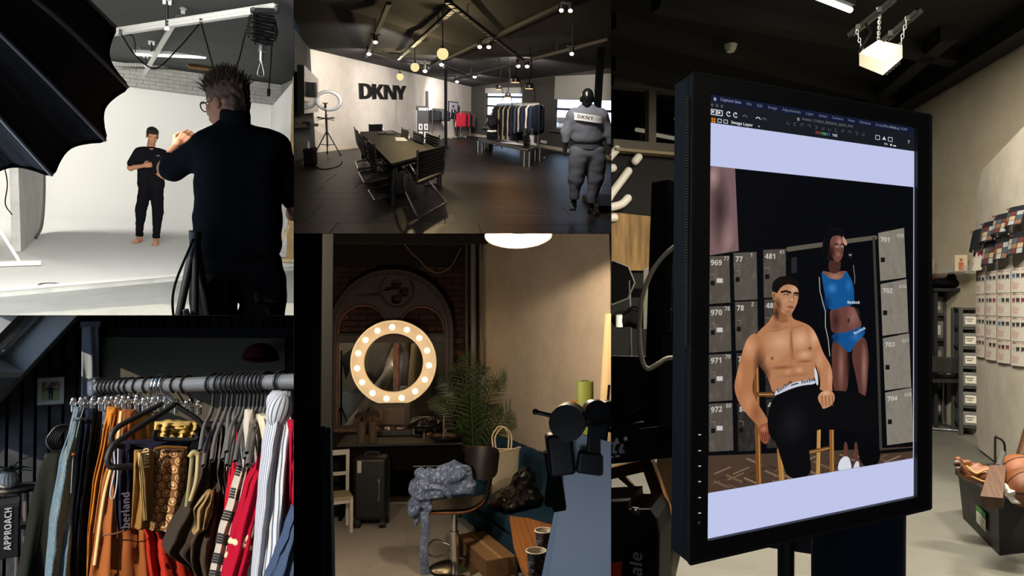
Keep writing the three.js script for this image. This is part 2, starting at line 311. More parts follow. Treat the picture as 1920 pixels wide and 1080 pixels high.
{ // added booth keeps sky light out; an unseen opening at left lets sun onto the clothes rail
const t = 0.06, k = 44, ex = 1.06, ey = 0.69, X = 1.5, Y = 1.2;
setting('wall_added_booth_back', box(2 * X + 0.3, 2 * Y + 0.3, t, [0, 0, 1.23]), boardMat);
const lamp = new THREE.Group(); lamp.name = 'added_fill_panel'; lamp.userData = { label: 'added soft white fill panel on the booth wall behind the viewer', category: 'lamp' }; lamp.position.set(0.3, 0.75, 1.15); scene.add(lamp);  // added fill light for the nearest objects
part(lamp, 'frame', box(1.3, 0.7, 0.06, [0, 0, 0.03], null, 0.01), BLACK); part(lamp, 'lamp_diffuser', box(1.2, 0.6, 0.01, [0, 0, -0.005]), glow('#fff6ea', 0.8));
const pl = new THREE.RectAreaLight(0xfff4e6, 3.2, 1.2, 0.6); pl.position.set(0.3, 0.75, 1.13); pl.lookAt(0.2, 0, -4); scene.add(pl);
setting('wall_added_booth_right', box(t, 2 * Y + 0.2, 2.2, [X + t / 2, 0, 0.1]), boardMat);
setting('ceiling_added_booth', box(2 * X + 0.3, t, 2.2, [0, Y + t / 2, 0.1]), boardMat);
setting('floor_added_booth', box(2 * X + 0.3, t, 2.2, [0, -Y - t / 2, 0.1]), boardMat);
setting('wall_added_booth_left', xf(ext([[-1.2, -1.3], [1.5, -1.3], [1.5, 1.3], [-1.2, 1.3]], t, null, null, 0, [[[-0.8, -0.3], [1.42, -0.3], [1.42, 1.12], [-0.8, 1.12]]]), [-X - t, 0, 0], [0, PI / 2, 0]), boardMat);
const fr = (a, b, n) => setting(n, solid8([...a, ...b]), boardMat), z0 = -0.98, z1 = -k - 1;  // added outer shields keep sky light out of the sets
const P = (sx, sy, e, far) => { const K = far ? k : 0, x = X + ex * K + e, y = Y + ey * K + e; return [sx * x, sy * y, far ? z1 : z0]; };
fr([P(1, -1, 0, 0), P(1, 1, 0, 0), P(1, 1, 0, 1), P(1, -1, 0, 1)], [P(1, -1, 0.1, 0), P(1, 1, 0.1, 0), P(1, 1, 0.1, 1), P(1, -1, 0.1, 1)], 'wall_added_shield_right');
fr([P(-1, 1, 0, 0), P(1, 1, 0, 0), P(1, 1, 0, 1), P(-1, 1, 0, 1)], [P(-1, 1, 0.1, 0), P(1, 1, 0.1, 0), P(1, 1, 0.1, 1), P(-1, 1, 0.1, 1)], 'ceiling_added_shield');
fr([P(-1, -1, 0, 0), P(1, -1, 0, 0), P(1, -1, 0, 1), P(-1, -1, 0, 1)], [P(-1, -1, 0.1, 0), P(1, -1, 0.1, 0), P(1, -1, 0.1, 1), P(-1, -1, 0.1, 1)], 'floor_added_shield');
const Lf = (y, e, K) => { const z = -1.5 - K; return [-(X + ex * K + e), y === 0 ? z * 0.0412 : y === 1 ? Y + ey * (K + 0.5) : y, z]; };   // added shield: stands above the loft only and leaves a gap over the loft's roof window
for (const [lo, a, b] of [[0, 3.3, k - 0.5]]) fr([Lf(lo, 0, a), Lf(1, 0, a), Lf(1, 0, b), Lf(lo, 0, b)], [Lf(lo, 0.1, a), Lf(1, 0.1, a), Lf(1, 0.1, b), Lf(lo, 0.1, b)], 'wall_added_shield_left');
}
// ------------------------------------------------------------------ set 1: photo studio with infinity cove
{
const R = studio;
R.struct('floor', box(9.4, 0.1, 16, [0.4, -0.05, -9]), mat('#a7aba7', { rough: 0.5, map: faint, bumpMap: bumpSoft, bumpScale: 0.002, rep: [0.5, 0.5], specularIntensity: 0.4 }));
R.struct('ceiling', [box(9.4, 0.1, 11.5, [0.4, 3.05, -11.25]), box(6.4, 0.1, 4.6, [1.9, 3.05, -3.2])], mat('#474a4a', { map: faint, rep: [0.4, 0.4], rough: 0.9 }));
R.struct('wall_right', box(0.1, 3.05, 16, [2.66, 1.5, -9]), mat('#a6a8a6', { map: faint, rep: [0.5, 0.5] }));
R.struct('wall_left', box(0.1, 3.05, 11.5, [-4.3, 1.5, -11.3]), mat('#8e908e', { map: faint, rep: [0.5, 0.5] }));
const brickT = fieldTex(256, (i, x, y) => { const row = y >> 5, bx = (x + (row & 1) * 32) & 63, j = (y & 31) < 3 || bx < 3; return grey(j ? 60 : 170 + 60 * NF[i]); }, false);
R.struct('wall_back', box(14, 3.05, 0.1, [-2, 1.5, -16.05]), mat('#c9c9c5', { rough: 0.75, map: faint, bumpMap: brickT, bumpScale: 0.02, rep: [1.1, 1.65] }));
// cove: floor running up into the wall in one curve
const a = R.on(0, 545, 0.05), b = R.on(545, 499, 0.05), zf = (x) => a.z + (b.z - a.z) * (x - a.x) / (b.x - a.x);
const x0 = -4.2, x1 = 2.5, zb = -15.4, r = 1.7, top = 2.5;
const prof = (v) => { if (v < 0.3) return [0, v / 0.3, 0.05]; if (v < 0.75) { const t = (v - 0.3) / 0.45 * PI / 2; return [1, Math.sin(t), 0.05 + r - r * Math.cos(t)]; } return [2, 0, lerp(0.05 + r, top, (v - 0.75) / 0.25)]; };
const cove = R.struct('wall_cove', loft((u, v) => { const x = lerp(x0, x1, u), p = prof(v); return [x, p[2], p[0] === 0 ? lerp(zf(x), zb + r, p[1]) : p[0] === 1 ? zb + r - r * p[1] : zb]; }, 24, 60), mat('#e2e3e0', { rough: 0.75, bumpMap: bumpSoft, bumpScale: 0.002, rep: [4, 4], specularIntensity: 0.3 }));
const lip = part(cove, 'edge_board', beam([x0, 0.018, zf(x0) + 0.02], [x1, 0.018, zf(x1) + 0.02], 0.04, 0.068), mat('#d6d8d4', { map: faint }));
part(cove, 'edge_strip', beam([x0, 0.056, zf(x0) - 0.01], [x1, 0.056, zf(x1) - 0.01], 0.12, 0.006), mat('#eceeea'));
}
// ------------------------------------------------------------------ set 2: showroom
const SR = {};
{
const R = showroom;
SR.c1 = R.on(592, 286); SR.c2 = R.on(883, 254); SR.l = R.on(546, 322); SR.r = R.on(1150, 300);
SR.top = { l: 3.98, c1: R.hit(592, 92, SR.c1, [0, 0, 1]).y, c2: R.hit(884, 163, SR.c2, [0, 0, 1]).y, r: R.hit(1150, 125, SR.r, [0, 0, 1]).y };
const wallS = (s, a, b, ya, yb, t, m, holes) => R.struct('wall_' + s, wallGeo(a, b, -0.05, ya + 0.6, t, holes, yb + 0.6), m);
wallS('left', [SR.l.x - 0.42, SR.l.z + 4], SR.c1, SR.top.l + 0.3, SR.top.c1, 0.15, mat('#3a3d42', { map: faint, rep: [0.4, 0.4], rough: 0.85 }));
wallS('back', SR.c1, SR.c2, SR.top.c1, SR.top.c2, 0.15, mat('#cfc9c1', { map: faint, rep: [0.3, 0.3], rough: 0.85, bumpMap: bumpSoft, bumpScale: 0.003 }));
const n = V(SR.r.z - SR.c2.z, 0, -(SR.r.x - SR.c2.x)).normalize(), ux = SR.r.clone().sub(SR.c2).normalize(), span = (p) => p.clone().sub(SR.c2).dot(ux);
SR.n = n; SR.ux = ux; SR.span = span; SR.wall = (x, y) => R.hit(x, y, SR.c2, n);
const hole = (x0, y0, x1, y1, xs) => { const a = SR.wall(x0, y0), b = SR.wall(x1, y1), c = SR.wall(x0, y1); return [span(a), span(b), Math.min(b.y, c.y), a.y]; };
SR.h1 = hole(909, 165, 977, 240); SR.h2 = hole(1040, 143, 1149, 250); SR.h1[2] = SR.wall(909, 238).y; SR.h2[2] = SR.wall(1040, 244).y;
SR.h2[1] += 2;
wallS('right', SR.c2, SR.r.clone().addScaledVector(ux, 4), SR.top.c2, SR.top.r + 0.2, 0.16, mat('#45433f', { map: faint, rep: [0.4, 0.4], rough: 0.9 }), [SR.h1, SR.h2]);
// ceiling, folded between the wall tops
const cp = [[SR.l.x - 0.6, 4.3, SR.l.z + 6], [SR.l.x, SR.top.l, SR.l.z], [SR.c1.x - 0.05, SR.top.c1, SR.c1.z], [SR.c2.x, SR.top.c2, SR.c2.z - 0.1], [SR.r.x + 0.1, SR.top.r, SR.r.z], [SR.r.x + 1, SR.top.r + 0.4, -6], [-2.4, 4.4, -6]], mid = [0.3, 3.0, -18], tri = [];
for (let i = 0; i < cp.length; i++) { const a = cp[i], b = cp[(i + 1) % cp.length]; tri.push(...mid, ...a, ...b); for (const p of [mid, b, a]) tri.push(p[0], p[1] + 0.12, p[2]); }
const cg = new THREE.BufferGeometry(); cg.setAttribute('position', new THREE.Float32BufferAttribute(tri, 3)); cg.computeVertexNormals(); boxUV(cg);
R.struct('ceiling', cg, mat('#060607', { rough: 0.95 }));
SR.ceil = (x, z) => { for (let i = 0; i < cp.length; i++) { const a = cp[i], b = cp[(i + 1) % cp.length], d = (b[2] - mid[2]) * (a[0] - mid[0]) - (b[0] - mid[0]) * (a[2] - mid[2]), s = ((b[2] - mid[2]) * (x - mid[0]) - (b[0] - mid[0]) * (z - mid[2])) / d, t = ((x - mid[0]) * -(a[2] - mid[2]) + (z - mid[2]) * (a[0] - mid[0])) / d; if (s >= -1e-4 && t >= -1e-4) return mid[1] + s * (a[1] - mid[1]) + t * (b[1] - mid[1]); } return 3; };
const sub = R.struct('floor', box(14, 0.1, 32, [0.5, -0.062, -20]), mat('#0e0c0b', { rough: 0.9 }));
// floor planks, long boards with open joints
const tones = ['#2b2522', '#241f1d', '#322a26', '#1f1b1a'].map((c) => mat(c, { rough: 0.42, map: grainT, bumpMap: bumpFine, bumpScale: 0.0008, rep: [0.35, 1.2], specularIntensity: 0.6 }));
const geos = [1.6, 2.0, 2.4].map((w) => box(w - 0.012, 0.012, 0.77, [0, -0.006, 0], null, 0.004));
for (let r = 0; r < 34; r++) {
const z = -7.6 - r * 0.78, half = 0.36 * -z * 1.05; let x = -half * 0.9 + 0.3 - rnd() * 2;
while (x < half * 0.85 + 0.5) { const k = (rnd() * 3) | 0, w = [1.6, 2.0, 2.4][k], m = shade(new THREE.Mesh(geos[k], tones[(rnd() * 4) | 0])); m.name = 'plank'; m.position.set(x + w / 2, 0, z); sub.add(m); x += w; }
}
// skirting
R.struct('baseboard_back', beam([SR.c1.x, 0.06, SR.c1.z + 0.02], [SR.c2.x, 0.06, SR.c2.z + 0.02], 0.03, 0.12), mat('#c9bfae'));
const ba = SR.c2.clone().addScaledVector(n, n.z > 0 ? 0.02 : -0.02), bb = SR.r.clone().addScaledVector(n, n.z > 0 ? 0.02 : -0.02);
R.struct('baseboard_right', beam([ba.x, 0.06, ba.z], [bb.x, 0.06, bb.z], 0.03, 0.12), mat('#b9ad98'));
}
// ------------------------------------------------------------------ set 3: loft with a clothes rail
const LF = {};
{
const R = loftRoom, zb = -4.6;
LF.zb = zb;
const p = R.at(148, 598, -zb), q = R.at(0, 757, -zb), dx = p.x - q.x, dy = p.y - q.y, L = Math.hypot(dx, dy), sx = dx / L, sy = dy / L;   // roof slope direction
LF.p = p; LF.q = q; LF.sx = sx; LF.sy = sy;
R.struct('floor', box(6, 0.1, 5.5, [0.3, -0.05, -2.6]), mat('#4a4b4d', { rough: 1, bumpMap: bumpFine, bumpScale: 0.004, rep: [6, 6], specularIntensity: 0.1 }));
const rl = (s) => [q.x + sx * s, q.y + sy * s], back = R.struct('wall_back', ext([rl(-2.55), [4.3, -0.6], [4.3, 3.4], rl(L + 2.2)], 0.1, [0, 0, zb - 0.12]), mat('#08080a', { rough: 0.9 }));
const slatM = [mat('#46484d', { rough: 0.7, map: grainT, rep: [0.6, 6] }), mat('#505257', { rough: 0.7, map: grainT, rep: [0.6, 6] })], sg = box(0.05, 1, 0.022, [0, 0.5, 0], null, 0.002);
for (let i = 0, x = -1.6; x < 1.6; x += 0.064, i++) { const m = shade(new THREE.Mesh(sg, slatM[i & 1])); const top = Math.min(3.3, q.y + (x + 0.025 - q.x) * sy / sx); if (top < 0.1) continue; m.name = 'slat'; m.scale.y = top; m.position.set(x, 0, zb - 0.009); back.add(m); }
// sloping roof with the roof window opening and two unseen openings that brighten the room; coordinates along the slope (s) and along the room (z)
const s0 = -2.6, s1 = L + 0.9, hole = [[L * 0.33, 0.35], [L * 1.5, 0.35], [L * 1.5, 1.4], [L * 0.33, 1.4]], hole2 = [[-2.2, 1.55], [L * 1.2, 1.55], [L * 1.2, 2.3], [-2.2, 2.3]], hole3 = [[-2.3, 0.08], [-0.2, 0.08], [-0.2, 1.42], [-2.3, 1.42]];
LF.slope = (s, z, off = 0) => [q.x + sx * s - sy * off, q.y + sy * s + sx * off, z];
const g = ext([[s0, -0.05], [s1, -0.05], [s1, 2.35], [s0, 2.35]], 0.16, null, null, 0, [hole, hole2, hole3]);
g.applyMatrix4(new THREE.Matrix4().makeBasis(V(sx, sy, 0), V(0, 0, 1), V(-sy, sx, 0))); g.translate(q.x, q.y, zb); g.deleteAttribute('normal'); g.computeVertexNormals();
LF.hole = hole; LF.L = L;
R.struct('ceiling', g, mat('#a2a3a2', { rough: 0.9, map: faint, rep: [1, 1] }));
R.struct('ceiling', box(6, 0.1, 5, [p.x + 3 + sx * 0.9, p.y + sy * 0.9 + 0.05, -2.5]), mat('#3b3c3c'));
}
// ------------------------------------------------------------------ set 4: make-up corner
const MK = {};
{
const R = makeup; MK.zb = -9.5; MK.c = R.at(897, 700, 9.5); MK.e = R.on(1150, 1095);
R.struct('floor', box(9, 0.1, 10, [0, -0.05, -5]), mat('#a29b91', { rough: 0.45, map: faint, bumpMap: bumpSoft, bumpScale: 0.002, rep: [0.6, 0.6], specularIntensity: 0.5 }));
R.struct('ceiling', box(9, 0.1, 10, [0, 4.15, -5]), mat('#1a1a1a'));
const pa = R.at(628, 800, 9.5), pb = R.at(842, 632, 9.5); MK.pane = [pa.x, pb.x, pa.y, pb.y];
const back = R.struct('wall_back', ext([[-4.5, -0.05], [4.5, -0.05], [4.5, 4.25], [-4.5, 4.25]], 0.1, [0, 0, MK.zb - 0.115], null, 0, [[[pa.x, pa.y], [pb.x, pa.y], [pb.x, pb.y], [pa.x, pb.y]]]), mat('#1c130f', { rough: 0.95 }));
// bricks, one by one over the part of the wall in view
const bm = ['#4a2a1f', '#3d241b', '#552f22', '#402921'].map((c) => mat(c, { rough: 0.9, map: speckle, bumpMap: bumpFine, bumpScale: 0.004, rep: [3, 3] })), bg = [0.226, 0.214].map((w) => box(w, 0.066, 0.03, null, null, 0.006));
for (let row = 0; row < 26; row++) for (let col = 0; col < 12; col++) {
const x = -2.15 + col * 0.24 + (row & 1 ? 0.12 : 0), y = 1.05 + row * 0.085; if (x > MK.c.x + 0.05) continue;
if (x > MK.pane[0] - 0.12 && x < MK.pane[1] + 0.12 && y < MK.pane[3] + 0.04) continue;
const m = shade(new THREE.Mesh(bg[row & 1], bm[(rnd() * 4) | 0])); m.name = 'brick'; m.position.set(x, y, MK.zb - 0.008 + rnd() * 0.008); back.add(m);
}
R.struct('wall_right', wallGeo(MK.c, MK.e, -0.05, 4.2, 0.12), mat('#b6aa99', { rough: 0.85, map: faint, bumpMap: bumpSoft, bumpScale: 0.004, rep: [0.4, 0.4] }));
R.struct('wall_left', box(0.12, 4.2, 9, [-2.9, 2.1, -5]), mat('#0f1011'));
R.struct('trim_beam', box(4.5, 0.16, 0.25, [0.0, R.at(800, 446, 9.2).y, -9.25]), mat('#191513', { rough: 0.8 }));
}
// ------------------------------------------------------------------ set 5: studio office
const OF = {};
{
const R = office, cy = 3.8;
OF.a = R.at(1140, 560, 7); OF.b = R.at(1676, 560, 9.7); OF.c = R.at(1925, 560, 7.2);
R.struct('floor', box(12, 0.1, 11, [1, -0.05, -5.4]), mat('#72716b', { rough: 0.5, map: faint, bumpMap: bumpSoft, bumpScale: 0.003, rep: [0.5, 0.5], specularIntensity: 0.4 }));
const ceil = R.struct('ceiling', box(12, 0.1, 11, [1, cy + 0.05, -5.4]), mat('#141414', { rough: 0.95 }));
for (const [x0, y0, x1, y1] of [[1146, 40, 1700, 190], [1230, 0, 1920, 130], [1146, 120, 1500, 215], [1560, 250, 1780, 60]]) { const a = R.on(x0, y0, cy - 0.06), b = R.on(x1, y1, cy - 0.06); part(ceil, 'joist', beam(a, b, 0.14, 0.16), mat('#1b1b1a')); }
const up = (p) => [p.x, p.z];
const bx = OF.b.clone().sub(OF.a).setY(0).normalize(), bn = V(-bx.z, 0, bx.x); OF.bx = bx; OF.bn = bn.z > 0 ? bn : bn.negate();
OF.back = (x, y, off = 0) => R.hit(x, y, OF.a.clone().addScaledVector(OF.bn, off), OF.bn); OF.s = (p) => p.clone().sub(OF.a).setY(0).dot(bx);
const w0 = OF.back(1147, 272), w1 = OF.back(1330, 168); OF.win = [0.02, OF.s(w1), w0.y, OF.back(1230, 165).y];
R.struct('wall_back', wallGeo(OF.a, OF.b, -0.05, cy, 0.12, [OF.win]), mat('#151516', { rough: 0.9 }));
const far = OF.c.clone().lerp(OF.b, -0.9);
R.struct('wall_right', wallGeo(OF.b, far, -0.05, cy, 0.12), mat('#d6ccb6', { rough: 0.85, map: faint, rep: [0.4, 0.4], bumpMap: bumpSoft, bumpScale: 0.003 }));
R.struct('trim_beam', beam([OF.b.x - 0.1, cy - 0.1, OF.b.z + 0.12], [far.x - 0.1, cy - 0.1, far.z + 0.12], 0.22, 0.2), mat('#171716'));
}
// ------------------------------------------------------------------ figures
function handPrims(w, dir, palm, curl = 0.5, s = 1, left = false) {   // wrist, finger direction, palm normal
const d = V3(dir).normalize(), n = V3(palm).normalize(), side = new THREE.Vector3().crossVectors(d, n).normalize().multiplyScalar(left ? -1 : 1), W = V3(w), out = [];
const at = (a, b, c) => W.clone().addScaledVector(d, a * s).addScaledVector(side, b * s).addScaledVector(n, c * s);
out.push(['c', W, at(0.03, 0, 0), 0.026 * s, 0.027 * s], ['c', at(0.035, -0.018, 0), at(0.085, -0.026, 0), 0.017 * s, 0.014 * s], ['c', at(0.035, 0.014, 0), at(0.085, 0.022, 0), 0.018 * s, 0.014 * s], ['c', at(0.04, 0, 0), at(0.088, 0, 0), 0.017 * s, 0.014 * s]);
[[-0.030, 0.060], [-0.011, 0.074], [0.009, 0.080], [0.028, 0.072]].forEach(([b, L]) => {
const c1 = Math.cos(curl * 0.9), s1 = Math.sin(curl * 0.9), c2 = Math.cos(curl * 2.1), s2 = Math.sin(curl * 2.1), a0 = 0.088;
const k = at(a0, b, 0), m = at(a0 + L * 0.52 * c1, b * 1.05, L * 0.52 * s1), e = at(a0 + L * (0.52 * c1 + 0.48 * c2), b * 1.02, L * (0.52 * s1 + 0.48 * s2));
out.push(['c', k, m, 0.0098 * s, 0.0088 * s], ['c', m, e, 0.0088 * s, 0.0072 * s]);
});
out.push(['c', at(0.025, 0.028, 0.004), at(0.058, 0.056, 0.016), 0.0125 * s, 0.0105 * s], ['c', at(0.058, 0.056, 0.016), at(0.088, 0.058, 0.03), 0.0105 * s, 0.008 * s]);
return out;
}
function headGeo(c, rot, s = 1, neck = true) {
const P = [['e', [0, 0.035, -0.012], [0.076, 0.092, 0.094]], ['e', [0, -0.04, 0.026], [0.060, 0.078, 0.066]], ['e', [0, -0.098, 0.055], [0.03, 0.022, 0.024]], ['e', [0, 0.03, 0.068], [0.054, 0.014, 0.018]],
['c', [0, 0.012, 0.092], [0, -0.026, 0.108], 0.009, 0.013], ['e', [-0.012, -0.031, 0.098], [0.009, 0.007, 0.008]], ['e', [0.012, -0.031, 0.098], [0.009, 0.007, 0.008]], ['e', [0, -0.058, 0.086], [0.024, 0.006, 0.010]], ['e', [0, -0.070, 0.083], [0.020, 0.007, 0.010]],
['e', [-0.042, -0.018, 0.066], [0.02, 0.018, 0.018]], ['e', [0.042, -0.018, 0.066], [0.02, 0.018, 0.018]]];
const E = [-1, 1].flatMap((q) => [['e', [q * 0.080, -0.008, -0.012], [0.010, 0.032, 0.019], [0, q * 0.35, 0]]]);
const g = [blob(P, { k: 0.022, cell: 0.0055 }), blob(E, { k: 0.005, cell: 0.0045 })];
if (neck) g.push(blob([['c', [0, -0.06, -0.025], [0, -0.19, -0.04], 0.052, 0.058]], { k: 0.01, cell: 0.008 }));
return xf(mergeGeometries(g), c, rot, [s, s, s]);
}
const faceBits = (c, rot, s = 1) => ({
brows: xf(mergeGeometries([-1, 1].map((q) => box(0.034, 0.007, 0.008, [q * 0.034, 0.028, 0.080], [0, q * 0.3, -q * 0.1], 0.003))), c, rot, [s, s, s]),
eyes: xf(mergeGeometries([-1, 1].map((q) => ball(0.0115, [q * 0.033, 0.008, 0.072], [1.2, 0.7, 0.8], 12))), c, rot, [s, s, s]),
lips: xf(mergeGeometries([ball(0.02, [0, -0.058, 0.094], [1.1, 0.22, 0.3], 12), ball(0.02, [0, -0.067, 0.091], [0.95, 0.28, 0.3], 12)]), c, rot, [s, s, s]),
});
const footPrims = (ankle, dir, s = 1) => { const A = V3(ankle), d = V3(dir).setY(0).normalize(), q = V(-d.z, 0, d.x), out = []; const at = (f, y, x) => A.clone().addScaledVector(d, f * s).addScaledVector(q, x * s).setY(y * s + A.y - 0.085 * s); out.push(['c', A, at(-0.01, 0.05, 0), 0.036 * s, 0.04 * s], ['c', at(-0.035, 0.034, 0), at(0.11, 0.028, 0), 0.033 * s, 0.032 * s], ['c', at(0.02, 0.06, 0), at(0.11, 0.03, 0.008), 0.036 * s, 0.026 * s]); for (let i = 0; i < 5; i++) out.push(['c', at(0.12, 0.02, -0.03 + i * 0.016), at(0.155 + [0.004, 0.012, 0.016, 0.016, 0.02][i], 0.014, -0.036 + i * 0.019), 0.013 * s, (i === 4 ? 0.014 : 0.010) * s]); return out; };
const SKIN = mat('#b98468', { rough: 0.6, specularIntensity: 0.35 });
const FONT = await new FontLoader().loadAsync('fonts/droid/droid_sans_bold.typeface.json');
function quadSlab(p, t) {                      // slab on four corners, thickness t away from the eye side given by winding
const q = p.map(V3), n = new THREE.Vector3().crossVectors(q[1].clone().sub(q[0]), q[3].clone().sub(q[0])).normalize().multiplyScalar(t);
return solid8([...q.map((a) => a.toArray()), ...q.map((a) => a.clone().add(n).toArray())]);
}
function printQuad(p, nu = 1, nv = 1) {         // flat print on four corners TL, TR, BR, BL with uv 0..1
const q = p.map(V3); return loft((u, v) => q[3].clone().lerp(q[2], u).lerp(q[0].clone().lerp(q[1], u), v).toArray(), nu, nv);
}
// soft hanging cloth: half width w(v), half thickness t(v), with folds; v = 0 top, 1 bottom; hangs down from the origin, wide along x
function hang(h, w, t, { folds = 5, amp = 0.3, seed = 0, nu = 36, nv = 22, lean = 0, swing = 0, fn } = {}) {
return loft((u, v) => {
const a = u * TAU, c = Math.cos(a), s = Math.sin(a), W = w(v), T = t(v);
const f = 1 + amp * Math.sin(folds * a + seed + 2.2 * v) * sstep(0.02, 0.5, v) + 0.25 * amp * nz(c * 3 + seed, s * 3, v * 6);
let x = W * c * (1 + 0.04 * nz(seed, v * 7, s)), z = T * s * f + lean * v * v + 0.5 * T * nz(seed + 3, v * 3, c * 2), y = -h * v + 0.015 * h * nz(c * 2, seed, s) * v;
if (fn) { const r = fn(x, y, z, v, c, s); x = r[0]; y = r[1]; z = r[2]; }
return [x, y, z + swing * v];
}, nu, nv, { closeU: true, caps: true });
}
const hookGeo = (r = 0.02, L = 0.05, w = 0.0025) => tube([[0, -L, 0], [0, -0.01, 0], [0.004, r * 0.3, 0], [r * 0.9, r * 1.3, 0], [0, r * 2.1, 0], [-r * 0.95, r * 1.2, 0]], w, 30, false, 6);
// ================================================================== set 1 things: the photo studio
{
const R = studio, A = R.at;
// ---- white polystyrene flats around the cove
const flatM = mat('#dfe0dc', { rough: 0.9, map: faint, bumpMap: bumpFine, bumpScale: 0.004, rep: [1.2, 1.2] });
{
const b = R.on(543, 490, 0.06), f = V(2.38, 0.06, -15.6), dir = f.clone().sub(b), L = dir.length(), yaw = Math.atan2(-dir.z, dir.x);
const t = R.thing('polystyrene_flat', 'tall white polystyrene wall flat with raw wooden edge behind the photographer', 'flat', b, yaw);
part(t, 'board', box(L, 2.4, 0.06, [L / 2, 1.2, 0], null, 0.008), flatM);
part(t, 'wooden_edge', [box(0.05, 2.44, 0.09, [-0.02, 1.22, 0], null, 0.004), box(0.04, 2.4, 0.05, [-0.045, 1.19, 0.05], null, 0.004)], worn('#a58a5c', { rep: [4, 1] }));
part(t, 'foot', [box(0.16, 0.05, 0.5, [-0.03, 0.026, 0.0], null, 0.004), beam([-0.03, 0.05, -0.22], [-0.03, 0.5, -0.02], 0.05, 0.04)], worn('#c8b489', { rep: [3, 3] }));
}
{
const a = R.on(31, 471, 0.06), b = R.on(78, 428, 0.06), dir = b.clone().sub(a), L = dir.length(), yaw = Math.atan2(-dir.z, dir.x), h = 2.3;
const t = R.thing('polystyrene_flat', 'white polystyrene flat with a curved back edge beside the cove, under the softbox', 'flat', a, yaw);
const sh = new THREE.Shape(); sh.moveTo(0, 0); sh.lineTo(L * 0.55, 0); sh.quadraticCurveTo(L * 0.97, 0.16, L, 1.1); sh.lineTo(L, h); sh.lineTo(0, h); sh.closePath();
part(t, 'board', ext(sh, 0.08, [0, 0, -0.04], null, 0.004), flatM);
part(t, 'edge_tape', tube([[L * 0.5, 0, 0.05], [L * 0.8, 0.1, 0.05], [L * 0.95, 0.5, 0.05], [L, 1.1, 0.05], [L, 2.2, 0.05]], 0.022, 40), mat('#6f6d66'));
}
{
const t = R.thing('polystyrene_flat', 'white polystyrene flat on a timber foot at the far left of the stage', 'flat', R.on(8, 497, 0.06), 0.35);
part(t, 'board', box(1.2, 2.3, 0.06, [-0.62, 1.16, -0.5], null, 0.006), flatM);
part(t, 'foot', [box(0.62, 0.05, 0.09, [0.0, 0.026, 0.05], null, 0.004), box(0.05, 0.5, 0.05, [-0.14, 0.27, 0.05], null, 0.004), beam([-0.1, 0.5, 0.05], [0.12, 0.05, 0.05], 0.03, 0.03)], mat('#e8e7e1'));
part(t, 'cable', tube([[0.1, 1.1, -0.4], [0.13, 0.85, -0.38], [0.11, 0.62, -0.4], [0.16, 0.5, -0.36]], 0.006), MATT);
}
// ---- tape marks on the floor and the tape roll
{
const t = R.thing('tape_roll', 'flat black tape roll lying on the grey floor before the stage', 'tape', R.on(94, 543, 0.0));
part(t, 'roll', xf(fin(new THREE.TorusGeometry(0.075, 0.028, 10, 30)), [0, 0.028, 0], [PI / 2, 0, 0], [1.1, 1, 1]), BLACK); part(t, 'base', box(0.2, 0.006, 0.16, [0, 0.003, 0]), mat('#e2e2de'));
const u = R.thing('floor_socket', 'small black floor socket below the stage edge', 'socket', R.on(303, 526, 0.0)); part(u, 'plate', box(0.075, 0.012, 0.12, [0, 0.006, 0], null, 0.004), BLACK); part(u, 'flap', box(0.06, 0.006, 0.07, [0, 0.014, 0.02], null, 0.002), mat('#2a2a2a'));
}
// ---- ceiling rail system
const rail = (name, label, a, b, w, h) => {
const t = R.thing(name, label, 'rail', a); const d = V3(b).sub(V3(a));
const up = V(0, 1, 0), o = [0, 0, 0], e = d.toArray();
const g = [beam(o, e, w * 0.35, h, up), beam([0, h * 0.45, 0], [e[0], e[1] + h * 0.45, e[2]], w, h * 0.12), beam([0, -h * 0.45, 0], [e[0], e[1] - h * 0.45, e[2]], w, h * 0.12), beam([0, 0, 0], e, w * 0.8, h * 0.16)];
part(t, 'profile', g, ALU); return t;
};
const ra = A(190, 64, 9.3), rb = A(517, 14, 7.2);
rail('ceiling_rail', 'long white aluminium camera rail crossing above the cove', ra, rb, 0.06, 0.07);
rail('ceiling_rail', 'thin aluminium cross rail running back towards the brick wall', A(343, 14, 9.0), A(268, 143, 15.2), 0.05, 0.05);
const hang = (label, x, y0, y1, d) => {
const top = A(x, y0, d), t = R.thing('rail_hanger', label, 'bracket', [top.x, 3.0, top.z]), L = 3.0 - A(x, y1, d).y;
part(t, 'plate', box(0.09, 0.02, 0.09, [0, -0.01, 0]), STEEL); part(t, 'clamp', [box(0.03, 0.04, 0.05, [-0.026, -0.035, 0]), box(0.03, 0.04, 0.05, [0.026, -0.035, 0])], mat('#c9cac6', { metalness: 0.4, rough: 0.4 })); part(t, 'rod', cyl(0.016, 0.016, L, [0, -L / 2, 0], null, 12), BLACK); part(t, 'shoe', box(0.05, 0.04, 0.05, [0, -L, 0]), STEEL);
};
hang('black rod hanging bracket near the top of the long rail', 313, 8, 54, 8.4);
hang('black rod hanging bracket above the fluorescent batten', 284, 68, 100, 12.0);
hang('short black rod bracket closest to the brick wall', 273, 92, 124, 14.0);
{ const p = A(341, 30, 8.4), t = R.thing('rail_trolley', 'black wheeled trolley where the two rails cross', 'trolley', p); part(t, 'carriage', box(0.13, 0.03, 0.06, [0, 0, 0.02], [0, 0, 0.12], 0.008), BLACK); for (const x of [-0.05, 0.05]) part(t, 'wheel', cyl(0.016, 0.016, 0.02, [x, x * 0.12 - 0.015, 0.05], [PI / 2, 0, 0]), BLACK); part(t, 'clamp', [box(0.04, 0.08, 0.04, [0.01, 0.05, 0]), cyl(0.01, 0.01, 0.07, [0.01, 0.07, 0.03], [0, 0, PI / 2])], STEEL); }
